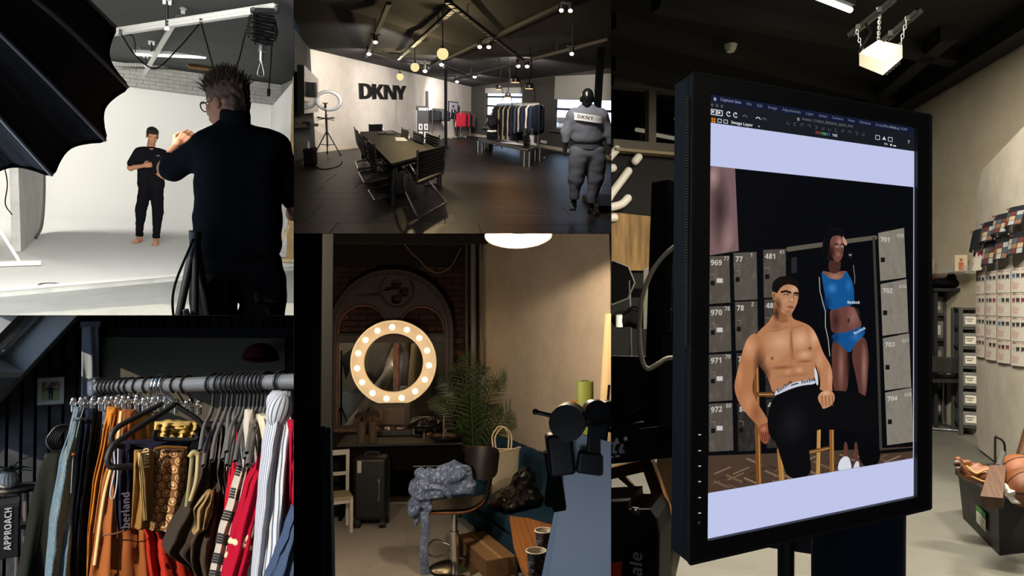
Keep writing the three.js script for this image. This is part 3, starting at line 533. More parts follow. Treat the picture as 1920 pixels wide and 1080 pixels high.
// ---- fluorescent batten
{
const a = A(251, 100, 13), b = A(388, 106, 13), d = b.clone().sub(a), L = d.length();
const t = R.thing('batten_light', 'long white fluorescent batten hanging under the dark ceiling', 'light', a.clone().lerp(b, 0.5), [0, 0, Math.atan2(d.y, d.x)]);
part(t, 'housing', box(L, 0.05, 0.09, [0, 0.03, 0], null, 0.01), mat('#b9bbb8'));
part(t, 'lamp_tube', box(L - 0.03, 0.045, 0.07, [0, -0.015, 0], null, 0.015), glow('#f6f7ff', 1.6));
for (const x of [-0.4, 0.3]) part(t, 'hook', tube([[x * L, 0.05, 0], [x * L - 0.05, 0.14, 0], [x * L, 0.2, 0]], 0.006), STEEL);
const m = a.clone().lerp(b, 0.5); R.light(new THREE.RectAreaLight(0xf4f6ff, 9, L, 0.08), [m.x, m.y - 0.05, m.z], [m.x, 0, m.z]);
}
for (const [x, y, w, turn, lab] of [[385, 115, 0.55, 0.1, 'yellow timber board tucked under the ceiling, upper of two'], [378, 124, 0.5, 0.05, 'yellow timber board tucked under the ceiling, lower of two']]) { const t = R.thing('timber_board', lab, 'board', A(x, y, 14.6), [0.25, turn, 0.03]); part(t, 'board', box(w, 0.025, 0.5, null, null, 0.004), worn('#b98f4c', { rep: [2, 2] })); part(t, 'edge', box(w, 0.05, 0.03, [0, -0.012, 0.25], null, 0.003), worn('#8d6a38', { rep: [2, 2] })); }
{ const t = R.thing('security_camera', 'small white dome security camera on the ceiling', 'camera', A(458, 100, 13.4)); part(t, 'base', cyl(0.05, 0.06, 0.05, [0, 0.02, 0]), WHITE); part(t, 'head', ball(0.045, [0, -0.06, 0.02], [1, 1.1, 1]), mat('#cfd0ce')); part(t, 'lens', ball(0.02, [0, -0.07, 0.055]), BLACK); part(t, 'neck', cyl(0.02, 0.02, 0.05, [0, -0.02, 0]), WHITE); }
// mesh cable tray along the brick wall
{ const a = A(205, 124, 15.7), b = A(506, 130, 15.7), t = R.thing('cable_tray', 'perforated metal cable tray along the top of the brick wall', 'cable tray', a); const d = b.clone().sub(a); part(t, 'tray', [beam([0, 0, 0], d.toArray(), 0.12, 0.01), beam([0, 0.03, 0.06], [d.x, d.y + 0.03, d.z + 0.06], 0.008, 0.06)], mat('#8f9290', { metalness: 0.5, rough: 0.5 })); const n = 60, gs = []; for (let i = 0; i <= n; i++) { const k = i / n; gs.push(box(0.012, 0.06, 0.01, [d.x * k, d.y * k + 0.03, 0.066])); } part(t, 'rung', gs, mat('#c4c6c2', { metalness: 0.5, rough: 0.5 })).userData.kind = 'stuff'; }
// ---- pantograph with its cables
{
const p = A(492, 24, 7.2), t = R.thing('pantograph', 'black folded scissor pantograph hanging from the rail end', 'pantograph', p);
part(t, 'trolley', [box(0.26, 0.05, 0.06, [0.02, 0.02, 0], [0, 0, 0.15], 0.01)], BLACK); for (const x of [-0.09, 0.12]) part(t, 'wheel', cyl(0.016, 0.016, 0.08, [x, 0.03 + x * 0.15, 0], [PI / 2, 0, 0], 12), STEEL);
for (let i = 0; i < 9; i++) { const y = -0.05 - i * 0.028, w = 0.125 - Math.abs(i - 3.5) * 0.006 - (i > 6 ? (i - 6) * 0.025 : 0), s = i & 1 ? 1 : -1; part(t, 'scissor_arm', [beam([-w, y + 0.018 * s, 0.05], [w, y - 0.018 * s, 0.05], 0.02, 0.016), beam([-w, y - 0.018 * s, -0.05], [w, y + 0.018 * s, -0.05], 0.02, 0.016), tube([[-w, y, 0.05], [-w - 0.02, y - 0.015, 0], [-w, y - 0.02, -0.05]], 0.009), tube([[w, y, 0.05], [w + 0.02, y - 0.015, 0], [w, y - 0.02, -0.05]], 0.009)], BLACK); }
part(t, 'coiled_cable', tube(Array.from({ length: 64 }, (_, i) => [0.09 * Math.cos(i * 0.8), -0.03 - i * 0.0042, 0.085 + 0.03 * Math.sin(i * 0.8)]), 0.009, 260), MATT);
part(t, 'spigot', [cyl(0.02, 0.02, 0.14, [0.0, -0.38, 0], null, 12), cyl(0.035, 0.02, 0.06, [0, -0.33, 0])], STEEL); part(t, 'safety_wire', tube([[0, -0.44, 0], [-0.03, -0.58, 0], [0.03, -0.58, 0], [0, -0.44, 0]], 0.004), STEEL);
part(t, 'drop_cable', [tube([[0.09, -0.3, 0.03], [0.085, -0.5, 0.03], [0.075, -0.72, 0.03]], 0.007), cyl(0.015, 0.018, 0.07, [0.075, -0.74, 0.03], null, 10)], MATT);
}
const wire = (label, pts, r = 0.008) => { const o = A(...pts[0]), t = R.thing('hanging_cable', label, 'cable', o); part(t, 'cable', tube(pts.map((q) => A(...q).sub(o)), r, 60), MATT); part(t, 'clip', box(0.03, 0.06, 0.03, [0, 0.01, 0], null, 0.005), BLACK); };
wire('black cable drooping from the softbox side to the middle of the rail', [[226, 62, 8.8], [255, 105, 9.0], [292, 128, 9.2], [335, 90, 8.6], [373, 46, 8.0]]);
wire('black cable drooping in a deep loop towards the pantograph', [[377, 42, 8.0], [386, 75, 7.9], [402, 128, 7.8], [422, 147, 7.7], [444, 122, 7.5], [457, 75, 7.3], [468, 30, 7.2]]);
wire('short black cable dropping from the rail onto the fluorescent batten', [[236, 64, 9.2], [248, 67, 9.6], [253, 80, 11], [253, 97, 12.8]]);
// ---- big octagonal softbox seen from behind
{
const c = A(-24, 112, 4.2), apex = A(-500, -400, 2.6), rad = 0.585, t = R.thing('octagonal_softbox', 'huge black fabric softbox with ribs filling the upper left corner', 'softbox', c);
const ap = apex.clone().sub(c), zc = ap.clone().multiplyScalar(-1).normalize(), view = V(c.x, c.y - 1.5, c.z).normalize(), ax = zc.clone().lerp(view, 0.45).normalize(), ex = new THREE.Vector3().crossVectors(V(0, 1, 0), ax).normalize(), ey = new THREE.Vector3().crossVectors(ax, ex);
const N = 12, rim = (a, r = rad) => ex.clone().multiplyScalar(Math.cos(a) * r).addScaledVector(ey, Math.sin(a) * r);
const P = (a, v, r = 1) => { const e = rim(a, rad * r), q = e.lerp(ap, v); return q.addScaledVector(rim(a, 1), 0.10 * Math.sin(PI * Math.pow(v, 1.1)) * r); };
const fabric = mat('#2b2b2e', { rough: 0.8, bumpMap: bumpSoft, bumpScale: 0.01, rep: [2, 1], specularIntensity: 0.35 });
for (let i = 0; i < N; i++) {
const a0 = (i + 0.15) / N * TAU, a1 = (i + 1.15) / N * TAU;
part(t, 'fabric_panel', loft((u, v) => { const sag = Math.sin(PI * u), a = lerp(a0, a1, u); return P(a, v * 0.92, 1 - 0.13 * sag * (1 - 0.3 * v) + 0.012 * Math.sin(u * 23 + v * 5) * sag).toArray(); }, 14, 18), fabric);
part(t, 'rib', tube([0, 0.2, 0.4, 0.6, 0.8, 0.92].map((v) => P(a0, v, 1.012)), 0.009, 30), mat('#85878c', { rough: 0.5 }));
}
part(t, 'rim_seam', tube(Array.from({ length: N * 6 }, (_, i) => { const k = i / 6, u = k % 1; return P((k + 0.15) / N * TAU, 0.0, 1 - 0.13 * Math.sin(PI * u)); }), 0.012, N * 16, true), MATT);
part(t, 'speed_ring', cyl(0.14, 0.14, 0.25, ap.clone().multiplyScalar(0.95).toArray(), null), BLACK);
part(t, 'diffuser_lamp', loft((u, v) => { const q = rim(u * TAU, rad * 0.74 * v).addScaledVector(ax, -0.06); return q.toArray(); }, 36, 4, { closeU: true }), glow('#fff8ee', 1.4));
const l = new THREE.RectAreaLight(0xfff6ea, 64, 1.0, 1.0), q = c.clone().addScaledVector(ax, 0.03);
R.light(l, q, q.clone().add(ax));
}
// ---- overhead bank softbox out of frame, lighting the cove
{
const t = R.thing('unseen_overhead_softbox', 'unseen flat overhead bank softbox placed to light the cove', 'softbox', [-1.4, 2.86, -6.1], [0.95, 0, 0]);
part(t, 'frame', box(3.0, 0.08, 0.56, [0, 0.05, 0], null, 0.02), BLACK); part(t, 'diffuser_lamp', box(2.9, 0.01, 0.5, [0, 0.0, 0]), glow('#fffaf2', 1.2));
const n = V(0, -Math.cos(0.95), -Math.sin(0.95)), p = V(-1.4, 2.86, -6.1).addScaledVector(n, 0.03);
R.light(new THREE.RectAreaLight(0xfffaf2, 20, 2.9, 0.5), p, p.clone().add(n));
}
{ // unseen strip softbox at the left, over the flats, placed to light the cove
const p = V(-3.3, 2.72, -12.2), to = V(0.6, 1.0, -15), t = R.thing('unseen_strip_softbox', 'unseen strip softbox on the left, placed to light the back of the cove', 'softbox', p, Math.atan2(to.x - p.x, to.z - p.z)); part(t, 'hood', box(1.7, 0.5, 0.2, [0, 0, -0.12], null, 0.02), BLACK); part(t, 'diffuser_lamp', box(1.6, 0.44, 0.01, null), glow('#fffaf2', 1.2)); R.light(new THREE.RectAreaLight(0xfffaf2, 72, 1.6, 0.44), p.clone().add(V(0.08, 0, -0.03)), to);
}
{ // ceiling batten over the viewer's end of the room, unseen, placed to light the softbox back and photographer
const t = R.thing('batten_light', 'unseen batten over the near end of the studio, placed to light the softbox back', 'light', [-0.2, 2.93, -1.9]); part(t, 'housing', box(1.5, 0.05, 0.09, [0, 0.03, 0], null, 0.01), mat('#b9bbb8')); part(t, 'lamp_tube', box(1.45, 0.045, 0.07, [0, -0.015, 0], null, 0.015), glow('#f6f7ff', 1.6));
R.light(new THREE.RectAreaLight(0xf4f6ff, 70, 1.4, 0.08), [-0.2, 2.88, -1.9], [-0.2, 0, -1.9]);
}
// ---- model standing on the cove
{
const ft = R.on(279, 455, 0.05), t = R.thing('person', 'barefoot person in black tee and joggers standing on the white cove, hands at chest', 'person', [ft.x, 0.05, ft.z], 0.06);
t.scale.set(0.9, 0.93, 0.93); const hc = [0.045, 1.64, 0.05], hr = [0.34, 0.1, -0.03], legs = { ra: [-0.13, 0.085, -0.02], la: [0.09, 0.085, 0.16] };
const skin = [headGeo(hc, hr), blob([['c', [0.03, 1.42, 0], [0.04, 1.56, 0.02], 0.06, 0.052], ['c', [-0.16, 1.36, 0], [-0.255, 1.14, 0.04], 0.045, 0.042], ['c', [-0.255, 1.14, 0.04], [-0.09, 1.19, 0.17], 0.042, 0.027], ['c', [0.22, 1.36, 0], [0.30, 1.13, 0.06], 0.045, 0.042], ['c', [0.30, 1.13, 0.06], [0.2, 1.03, 0.2], 0.042, 0.027], ['e', [0.03, 1.25, 0], [0.15, 0.2, 0.09]], ['c', [-0.06, 0.9, 0], [-0.13, 0.1, -0.02], 0.08, 0.036], ['c', [0.1, 0.9, 0], [0.09, 0.1, 0.16], 0.08, 0.036]], { k: 0.03, cell: 0.014 }),
blob([...handPrims([-0.09, 1.19, 0.17], [0.9, 0.25, 0.1], [0.1, -0.2, -1], 0.7, 1), ...handPrims([0.2, 1.03, 0.2], [-0.6, 0.55, 0.1], [-0.1, 0, -1], 0.9, 1, true)], { k: 0.008, cell: 0.005 }), blob([...footPrims(legs.ra, [-0.5, 0, 1]), ...footPrims(legs.la, [-0.15, 0, 1])], { k: 0.012, cell: 0.006 })];
part(t, 'body', mergeGeometries(skin), mat('#c08a6c', { rough: 0.6, specularIntensity: 0.3 }));
const fb = faceBits(hc, hr); part(t, 'eyebrows', fb.brows, mat('#1d1410')); part(t, 'eyes', fb.eyes, mat('#241a15', { rough: 0.3 })); part(t, 'lips', fb.lips, mat('#a2635a'));
part(t, 'hair', xf(blob([['e', [0, 0.075, -0.018], [0.083, 0.066, 0.097]], ['e', [0, 0.10, 0.055], [0.062, 0.034, 0.04]], ['e', [0, 0.03, -0.06], [0.076, 0.085, 0.055]], ['e', [0.066, 0.03, -0.01], [0.016, 0.05, 0.05]], ['e', [-0.066, 0.03, -0.01], [0.016, 0.05, 0.05]]], { k: 0.02, cell: 0.006, bend: (x, y, z) => 0.006 * nz(x * 60, y * 60, z * 60) }), hc, hr), mat('#1b1411', { rough: 0.8 }));
const fold = (x, y, z) => 0.006 * nz(x * 9, y * 14, z * 9) + 0.003 * nz(x * 25, y * 25, z * 25);
const tee = part(t, 't_shirt', blob([['c', [-0.05, 1.36, 0], [-0.05, 0.9, 0.01], 0.115, 0.115], ['c', [0.11, 1.36, 0], [0.11, 0.9, 0.01], 0.115, 0.115], ['c', [-0.11, 1.40, 0], [0.17, 1.40, 0], 0.07, 0.07], ['c', [-0.15, 1.385, 0], [-0.235, 1.2, 0.03], 0.064, 0.07], ['c', [0.21, 1.385, 0], [0.285, 1.18, 0.04], 0.064, 0.07]], { k: 0.03, cell: 0.012, bend: fold }), cloth('#15161a'));
part(tee, 'neckband', xf(fin(new THREE.TorusGeometry(0.07, 0.012, 8, 28)), [0.035, 1.455, 0.012], [1.3, 0, 0]), cloth('#101115'));
part(tee, 'chest_print', box(0.045, 0.008, 0.006, [0.12, 1.36, 0.125], [0, 0.3, 0.05]), mat('#b9b9ba'));
const pants = part(t, 'joggers', blob([['c', [-0.03, 0.9, 0], [0.09, 0.9, 0], 0.11, 0.11], ['c', [-0.05, 0.85, 0], [-0.115, 0.48, 0.02], 0.1, 0.078], ['c', [-0.115, 0.48, 0.02], [-0.13, 0.15, -0.02], 0.078, 0.05], ['c', [0.11, 0.85, 0.02], [0.12, 0.48, 0.1], 0.1, 0.08], ['c', [0.12, 0.48, 0.1], [0.095, 0.15, 0.155], 0.08, 0.052]], { k: 0.02, cell: 0.013, bend: (x, y, z) => 0.01 * nz(x * 7, y * 16, z * 7) }), cloth('#131418'));
part(pants, 'side_stripe', tube([[0.196, 0.86, 0.03], [0.19, 0.6, 0.09], [0.182, 0.45, 0.12], [0.136, 0.18, 0.165]], 0.009, 30), mat('#5c5d61'));
for (const [x, z] of [[-0.13, -0.02], [0.094, 0.157]]) part(pants, 'cuff', lathe([[0.05, 0], [0.056, 0.01], [0.056, 0.055], [0.05, 0.07]], [x, 0.095, z]), cloth('#0f1013'));
}
// ---- photographer seen from behind
{
const d = 3.9, base = A(445, 480, d); base.y = 0; const t = R.thing('person', 'photographer in black roll-neck jumper seen from behind, one arm raised', 'person', base);
const J = (x, y, dd = d) => A(x, y, dd).sub(base);
const hc = J(424, 196, 3.95), hr = [0.22, PI + 0.75, 0.05];
const sL = J(384, 276), sR = J(520, 276), eL = J(314, 316, 4.12), wL = J(331, 283, 4.4), eR = J(556, 388, 3.95), nk = J(440, 232);
const wr = J(330, 278, 4.3), tip = J(350, 254, 4.32);
const skin = [headGeo(hc, hr, 1.06), blob([['c', nk, hc, 0.06, 0.055], ['c', sL, eL, 0.055, 0.045], ['c', eL, wr, 0.048, 0.030], ['c', sR, eR, 0.055, 0.05], ['c', eR, J(548, 402, 4.1), 0.05, 0.04], ['e', J(448, 340), [0.18, 0.3, 0.11]], ['c', J(410, 500), V(-0.13, 0.1, 0), 0.09, 0.05], ['c', J(490, 500), V(0.14, 0.1, 0), 0.09, 0.05]], { k: 0.03, cell: 0.014 }), blob(handPrims(wr, tip.clone().sub(wr), [0.5, -0.3, -0.9], 0.8, 1.05), { k: 0.008, cell: 0.005 }), blob([...footPrims([-0.13, 0.085, 0], [0, 0, -1]), ...footPrims([0.14, 0.085, 0], [0.1, 0, -1])], { k: 0.012, cell: 0.008 })];
part(t, 'body', mergeGeometries(skin), mat('#b07c60', { rough: 0.6, specularIntensity: 0.3 }));
const hm = mat('#54402f', { rough: 0.75 });
const spikes = []; for (let i = 0; i < 520; i++) { const a = rr(-2.6, 2.6), e = rr(0.25, 1.5), q = V(Math.sin(a) * Math.cos(e) * 0.086, 0.04 + Math.sin(e) * 0.095, -0.012 - Math.cos(a) * Math.cos(e) * 0.1), dir = V(q.x, q.y - 0.02, q.z).normalize().add(V(rr(-0.5, 0.5), rr(0.1, 0.9), rr(-0.5, 0.5))).normalize(), L = rr(0.03, 0.075); spikes.push(bar(q, q.clone().addScaledVector(dir, L), 0.0045, 0.0008, 4)); }
const hair = part(t, 'hair', xf(mergeGeometries([blob([['e', [0, 0.062, -0.02], [0.090, 0.086, 0.107]], ['e', [0, 0.12, 0.02], [0.072, 0.045, 0.075]], ['e', [0, 0.0, -0.072], [0.074, 0.09, 0.045]]], { k: 0.02, cell: 0.007, bend: (x, y, z) => 0.014 * nz(x * 40, y * 40, z * 40) }), ...spikes]), hc, hr, [1.06, 1.06, 1.06]), hm);
const gl = part(t, 'glasses', xf(mergeGeometries([...[-1, 1].flatMap((q) => [xf(fin(new THREE.TorusGeometry(0.025, 0.003, 8, 24)), [q * 0.036, 0.0, 0.106], [0, q * 0.12, 0], [1.1, 0.95, 1]), bar([q * 0.064, 0.008, 0.1], [q * 0.086, 0.004, -0.02], 0.003)]), bar([-0.01, 0.004, 0.11], [0.01, 0.004, 0.11], 0.003)]), hc, hr, [1.06, 1.06, 1.06]), mat('#17181a', { rough: 0.3 }));
const knit = cloth('#0e0f12', { sheen: 0.3, sheenColor: new THREE.Color('#30343c') });
const fold = (x, y, z) => 0.010 * nz(x * 6, y * 10, z * 6) + 0.004 * nz(x * 20, y * 22, z * 20);
const jumper = part(t, 'jumper', blob([['c', J(400, 276), J(502, 276), 0.09, 0.09], ['c', J(432, 250), J(446, 256), 0.085, 0.09], ['c', J(412, 285), J(405, 458), 0.125, 0.118], ['c', J(486, 285), J(486, 458), 0.125, 0.118], ['c', J(448, 285), J(446, 458), 0.125, 0.12], ['c', J(384, 276), J(324, 316, 4.06), 0.08, 0.062], ['c', J(324, 316, 4.06), J(315, 302, 4.16), 0.062, 0.05], ['c', J(516, 278), J(549, 372, 3.95), 0.085, 0.07]], { k: 0.035, cell: 0.014, bend: fold }), knit);
part(jumper, 'roll_collar', lathe([[0.064, -0.03], [0.078, -0.03], [0.076, 0.03], [0.07, 0.045], [0.062, 0.04]], J(441, 224)), knit);
part(jumper, 'hem_band', loft((u, v) => { const a = u * TAU, p = J(446, 482); return [p.x + 0.212 * Math.cos(a) * (1 - 0.02 * v), p.y - 0.025 + 0.06 * v, p.z + 0.125 * Math.sin(a)]; }, 40, 3, { closeU: true }), cloth('#0b0c0e'));
const pants = part(t, 'trousers', blob([['c', J(410, 500), J(486, 500), 0.125, 0.125], ['c', J(404, 530), V(-0.14, 0.08, 0), 0.125, 0.1], ['c', J(494, 530), V(0.15, 0.08, 0), 0.125, 0.1]], { k: 0.03, cell: 0.016, bend: (x, y, z) => 0.01 * nz(x * 6, y * 12, z * 6) }), cloth('#101113'));
for (const x of [400, 495]) part(pants, 'back_pocket', box(0.13, 0.15, 0.012, J(x, 535).add(V(0, 0, 0.128)).toArray(), [-0.06, 0, 0], 0.006), cloth('#0c0d0f'));
}
// ---- tripod beside the photographer
{
const p = A(366, 440, 3.7); p.y = 0; const t = R.thing('tripod', 'black tripod standing against the photographer\'s left side', 'tripod', p), top = 0.98;
const hd = A(366, 446, 3.7).y; for (const [x, z] of [[-0.19, 0.1], [0.0, 0.12], [0.18, -0.2]]) { const l = part(t, 'leg', [bar([0, hd, 0], [x * 0.55, hd * 0.45, z * 0.5], 0.019), bar([x * 0.5, hd * 0.5, z * 0.5], [x, 0.02, z], 0.014)], BLACK); part(l, 'lock', cyl(0.026, 0.024, 0.07, [x * 0.5, hd * 0.5, z * 0.5]), mat('#232325')); }
part(t, 'collar', cyl(0.026, 0.03, 0.07, [0, hd, 0]), BLACK); part(t, 'lever', [box(0.03, 0.09, 0.03, [-0.035, hd * 0.62, 0.07], [0, 0, 0.2], 0.006), ball(0.018, [-0.045, hd * 0.55, 0.07])], mat('#3a3b3d', { rough: 0.4 }));
part(t, 'cable', tube([[-0.01, hd, 0.04], [-0.1, hd * 0.75, 0.1], [-0.09, hd * 0.5, 0.12], [-0.14, 0.2, 0.13]], 0.006), MATT);
}
}
// ================================================================== set 2 things: the showroom
{
const R = showroom, A = R.at, F = R.on;
const backN = V(-(SR.c2.z - SR.c1.z), 0, SR.c2.x - SR.c1.x).normalize(), W = (x, y, off = 0) => R.hit(x, y, SR.c1.clone().addScaledVector(backN, off), backN);   // points on the white wall
const NTH = ['first', 'second', 'third', 'fourth', 'fifth', 'sixth', 'seventh', 'eighth', 'ninth', 'tenth', 'eleventh', 'twelfth', 'thirteenth', 'fourteenth', 'fifteenth', 'sixteenth', 'seventeenth', 'eighteenth', 'nineteenth', 'twentieth', 'twenty-first', 'twenty-second', 'twenty-third', 'twenty-fourth'];
// ---- windows with frames, panes, blinds
const winM = mat('#2c2d30', { rough: 0.5 }), glassM = mat('#ffffff', { transmission: 1, rough: 0.0, thickness: 0, specularIntensity: 0, ior: 1.02 });
const wpt = (s, h, off = 0) => SR.c2.clone().addScaledVector(SR.ux, s).setY(h).addScaledVector(SR.n, SR.n.z > 0 ? -off : off);
const windowUnit = (H, cols, rows, blindTo, lab) => {
const [s0, s1, h0, h1] = H, o = 0.09, g = (a, b, w) => beam(wpt(a[0], a[1], o), wpt(b[0], b[1], o), w, w * 1.3);
const w = R.struct('window_1', [g([s0, h0], [s1, h0], 0.09), g([s0, h1], [s1, h1], 0.09), g([s0, h0], [s0, h1], 0.14), g([s1, h0], [s1, h1], 0.14)], winM);
for (let i = 1; i < cols; i++) part(w, 'mullion', g([lerp(s0, s1, i / cols), h0], [lerp(s0, s1, i / cols), h1], 0.09), winM);
for (const r of rows) part(w, 'transom', g([s0, lerp(h0, h1, r)], [s1, lerp(h0, h1, r)], 0.06), winM);
const hs = [0, ...rows, 1]; for (let i = 0; i < cols; i++) for (let j = 0; j + 1 < hs.length; j++) part(w, 'pane', quadSlab([wpt(lerp(s0, s1, i / cols), lerp(h0, h1, hs[j + 1]), o), wpt(lerp(s0, s1, (i + 1) / cols), lerp(h0, h1, hs[j + 1]), o), wpt(lerp(s0, s1, (i + 1) / cols), lerp(h0, h1, hs[j]), o), wpt(lerp(s0, s1, i / cols), lerp(h0, h1, hs[j]), o)].reverse(), 0.004), glassM);
part(w, 'sill', beam(wpt(s0, h0 - 0.02, -0.04), wpt(s1, h0 - 0.02, -0.04), 0.2, 0.05), mat('#55524c'));
const b = R.thing('roller_blind', lab, 'blind', wpt(s0, h1, 0.02)); const o0 = wpt(s0, h1, 0.02);
part(b, 'fabric', quadSlab([wpt(s0, h1, 0.02), wpt(s1, h1, 0.02), wpt(s1, lerp(h1, h0, blindTo), 0.02), wpt(s0, lerp(h1, h0, blindTo), 0.02)].map((p) => p.sub(o0)), 0.008), mat('#b8b8b2', { rough: 0.95, transmission: 0.35, thickness: 0 }));
part(b, 'bottom_bar', beam(wpt(s0, lerp(h1, h0, blindTo), 0.02).sub(o0), wpt(s1, lerp(h1, h0, blindTo), 0.02).sub(o0), 0.02, 0.03), mat('#8d8d88'));
return w;
};
windowUnit(SR.h1, 3, [0.3, 0.55, 0.78], 0.13, 'pale roller blind rolled up short over the window behind the clothes rail');
windowUnit(SR.h2, 3, [0.4], 0.42, 'grey roller blind half down over the window behind the big mannequin');
R.struct('ground_outside', box(90, 0.3, 60, [10, -7.3, -75]), mat('#5d6660'));
{ // town seen far outside
const t = R.thing('distant_building', 'low pale buildings far outside the window behind the clothes rail', 'building', [7, -7.1, -70]); part(t, 'wall', [box(9, 6.1, 3, [0, 2.9, 0]), box(4, 7.2, 3, [6, 3.2, -2]), box(5, 6.6, 3, [-7, 3, -1])], mat('#a9b0ba')); part(t, 'roof', [box(9.2, 0.4, 3.2, [0, 6.1, 0]), box(4.2, 0.4, 3.2, [6, 7, -2])], mat('#6a5f5e'));
const u = R.thing('distant_building', 'low grey buildings far outside the window behind the big mannequin', 'building', [17, -6.9, -62]); part(u, 'wall', [box(8, 6.3, 3, [0, 2.9, 0]), box(5, 7, 3, [5, 3.1, -2])], mat('#98a0ab')); part(u, 'roof', box(8.2, 0.4, 3.2, [0, 6.2, 0]), mat('#5f5654'));
}
// ---- posts
const post = (lab, x, yt, yb, w) => { const p = F(x, yb), t = R.thing('steel_post', lab, 'post', p), h = Math.min(SR.ceil(p.x, p.z), 3.9); part(t, 'shaft', box(w, h, w, [0, h / 2, 0], null, 0.01), MATT); part(t, 'foot_plate', box(w * 2, 0.04, w * 2, [0, 0.02, 0]), MATT); };
post('black steel post right of the conference table', 836, 141, 278, 0.11);
post('black steel post behind the big mannequin', 1113, 0, 330, 0.16);
// ---- left wall: screen, shelf, bag
{
const p = [A(569, 122, 18.4), A(596, 149, 21.6), A(596, 210, 21.6), A(569, 213, 18.4)], t = R.thing('wall_screen', 'black flat television mounted on the dark left wall', 'television', p[0]);
const q = p.map((a) => a.clone().sub(p[0])); part(t, 'body', quadSlab(q, 0.16), BLACK); part(t, 'panel', printQuad(q.map((a) => a.clone().add(V(0.02, 0, 0.004)))), mat('#0a0b0d', { rough: 0.12 })); part(t, 'mount', box(0.5, 0.4, 0.3, [-0.2, -0.6, -1.2]), BLACK);
const sp = [A(552, 233, 17.6), A(597, 232, 21), A(597, 237, 21), A(552, 240, 17.6)], s = R.thing('wall_shelf', 'short dark shelf under the television', 'shelf', sp[0]); part(s, 'board', quadSlab(sp.map((a) => a.clone().sub(sp[0])), 0.3), mat('#26282c')); const b = R.thing('set_top_box', 'small black box on the shelf under the television', 'device', A(578, 230, 19.4)); part(b, 'case', box(0.22, 0.06, 0.5, null, null, 0.01), BLACK); part(b, 'front_panel', box(0.2, 0.04, 0.01, [0, 0, 0.255]), mat('#1b1c20', { rough: 0.2 }));
const g = R.thing('equipment_bag', 'black equipment bag with cable on the floor by the left wall', 'bag', F(583, 311)); part(g, 'body', box(0.26, 0.4, 0.5, [0, 0.2, 0], null, 0.06), cloth('#131416')); part(g, 'flap', box(0.27, 0.1, 0.52, [0, 0.4, 0], [0, 0, 0.1], 0.04), cloth('#1c1d20')); part(g, 'bottle', [cyl(0.04, 0.04, 0.16, [-0.02, 0.5, 0.1]), cyl(0.02, 0.03, 0.06, [-0.02, 0.6, 0.1])], mat('#c9c9c6')); part(g, 'cable', tube([[0.12, 0.02, 0.3], [0.5, 0.01, 0.9], [0.7, 0.01, 0], [0.6, 0.01, -1.2]], 0.012), MATT);
const k = R.thing('wall_socket', 'white double socket low on the dark left wall', 'socket', A(569, 309, 17.7)); part(k, 'plate', box(0.02, 0.14, 0.5, null, [0, 0.15, 0], 0.005), WHITE); part(k, 'outlet', box(0.03, 0.05, 0.16, null, [0, 0.15, 0], 0.005), mat('#cfcdc7'));
}
// ---- ring light on a tripod
{
const b = F(615, 291), t = R.thing('ring_light', 'unlit ring light on a black tripod in front of the white wall', 'ring light', b), c = A(616, 189, -b.z).sub(b), s = -b.z / 1295;
part(t, 'ring', xf(fin(new THREE.TorusGeometry(20 * s, 3.2 * s, 12, 48)), c, [0.1, 0, 0], [1.05, 0.8, 0.6]), mat('#b6b9bd', { rough: 0.3 })); part(t, 'ring_edge', xf(fin(new THREE.TorusGeometry(23 * s, 0.8 * s, 8, 48)), c, [0.1, 0, 0], [1.05, 0.8, 1]), mat('#77797c'));
part(t, 'pole', [bar([0, 0.25, 0], [0, c.y - 20 * s * 0.8, 0], 0.025), bar([0, 0.6, 0], [0, 1.2, 0], 0.034)], BLACK); part(t, 'phone_clamp', [box(0.07, 0.14, 0.05, [0, c.y - 0.14, 0.03], null, 0.01), box(0.16, 0.03, 0.04, [0, c.y - 0.07, 0.03])], BLACK); part(t, 'tray', [box(0.5, 0.025, 0.3, [0, c.y - 0.5, 0.05]), beam([-0.25, c.y - 0.46, 0.1], [0.25, c.y - 0.56, 0.1], 0.02, 0.02), beam([-0.25, c.y - 0.56, 0.1], [0.25, c.y - 0.46, 0.1], 0.02, 0.02)], BLACK);
for (const a of [0.4, 2.5, 4.5]) part(t, 'leg', [bar([0, 0.72, 0], [Math.cos(a) * 0.44, 0.02, Math.sin(a) * 0.44], 0.018), bar([0, 0.3, 0], [Math.cos(a) * 0.25, 0.33, Math.sin(a) * 0.25], 0.012), ball(0.03, [Math.cos(a) * 0.44, 0.03, Math.sin(a) * 0.44])], BLACK);
}
// ---- wall sign
{
const a = W(673, 185), b = W(760, 192), wd = b.clone().sub(a).setY(0), L = wd.length(), yaw = Math.atan2(-wd.z, wd.x), t = R.thing('wall_sign', 'big black DKNY letters on the white wall', 'sign', a, yaw);
const h = W(673, 164).y - a.y, adv = []; let x = 0; const gl = [...'DKNY'].map((ch) => { const g = new TextGeometry(ch, { font: FONT, size: 1, depth: 0.12, curveSegments: 8, bevelEnabled: false }); g.computeBoundingBox(); const bb = g.boundingBox; g.translate(-bb.min.x, 0, 0); const w = bb.max.x - bb.min.x; const o = x; x += w + (ch === 'N' ? -0.04 : 0.05); return { g, o, w, ch }; });
const sx = L / (x - 0.05); for (const { g, o } of gl) { g.translate(o, 0, 0); g.scale(sx, h / 0.715, 0.55); part(t, 'letter', fin(g), mat('#0d0d0e', { rough: 0.6 })); }
}
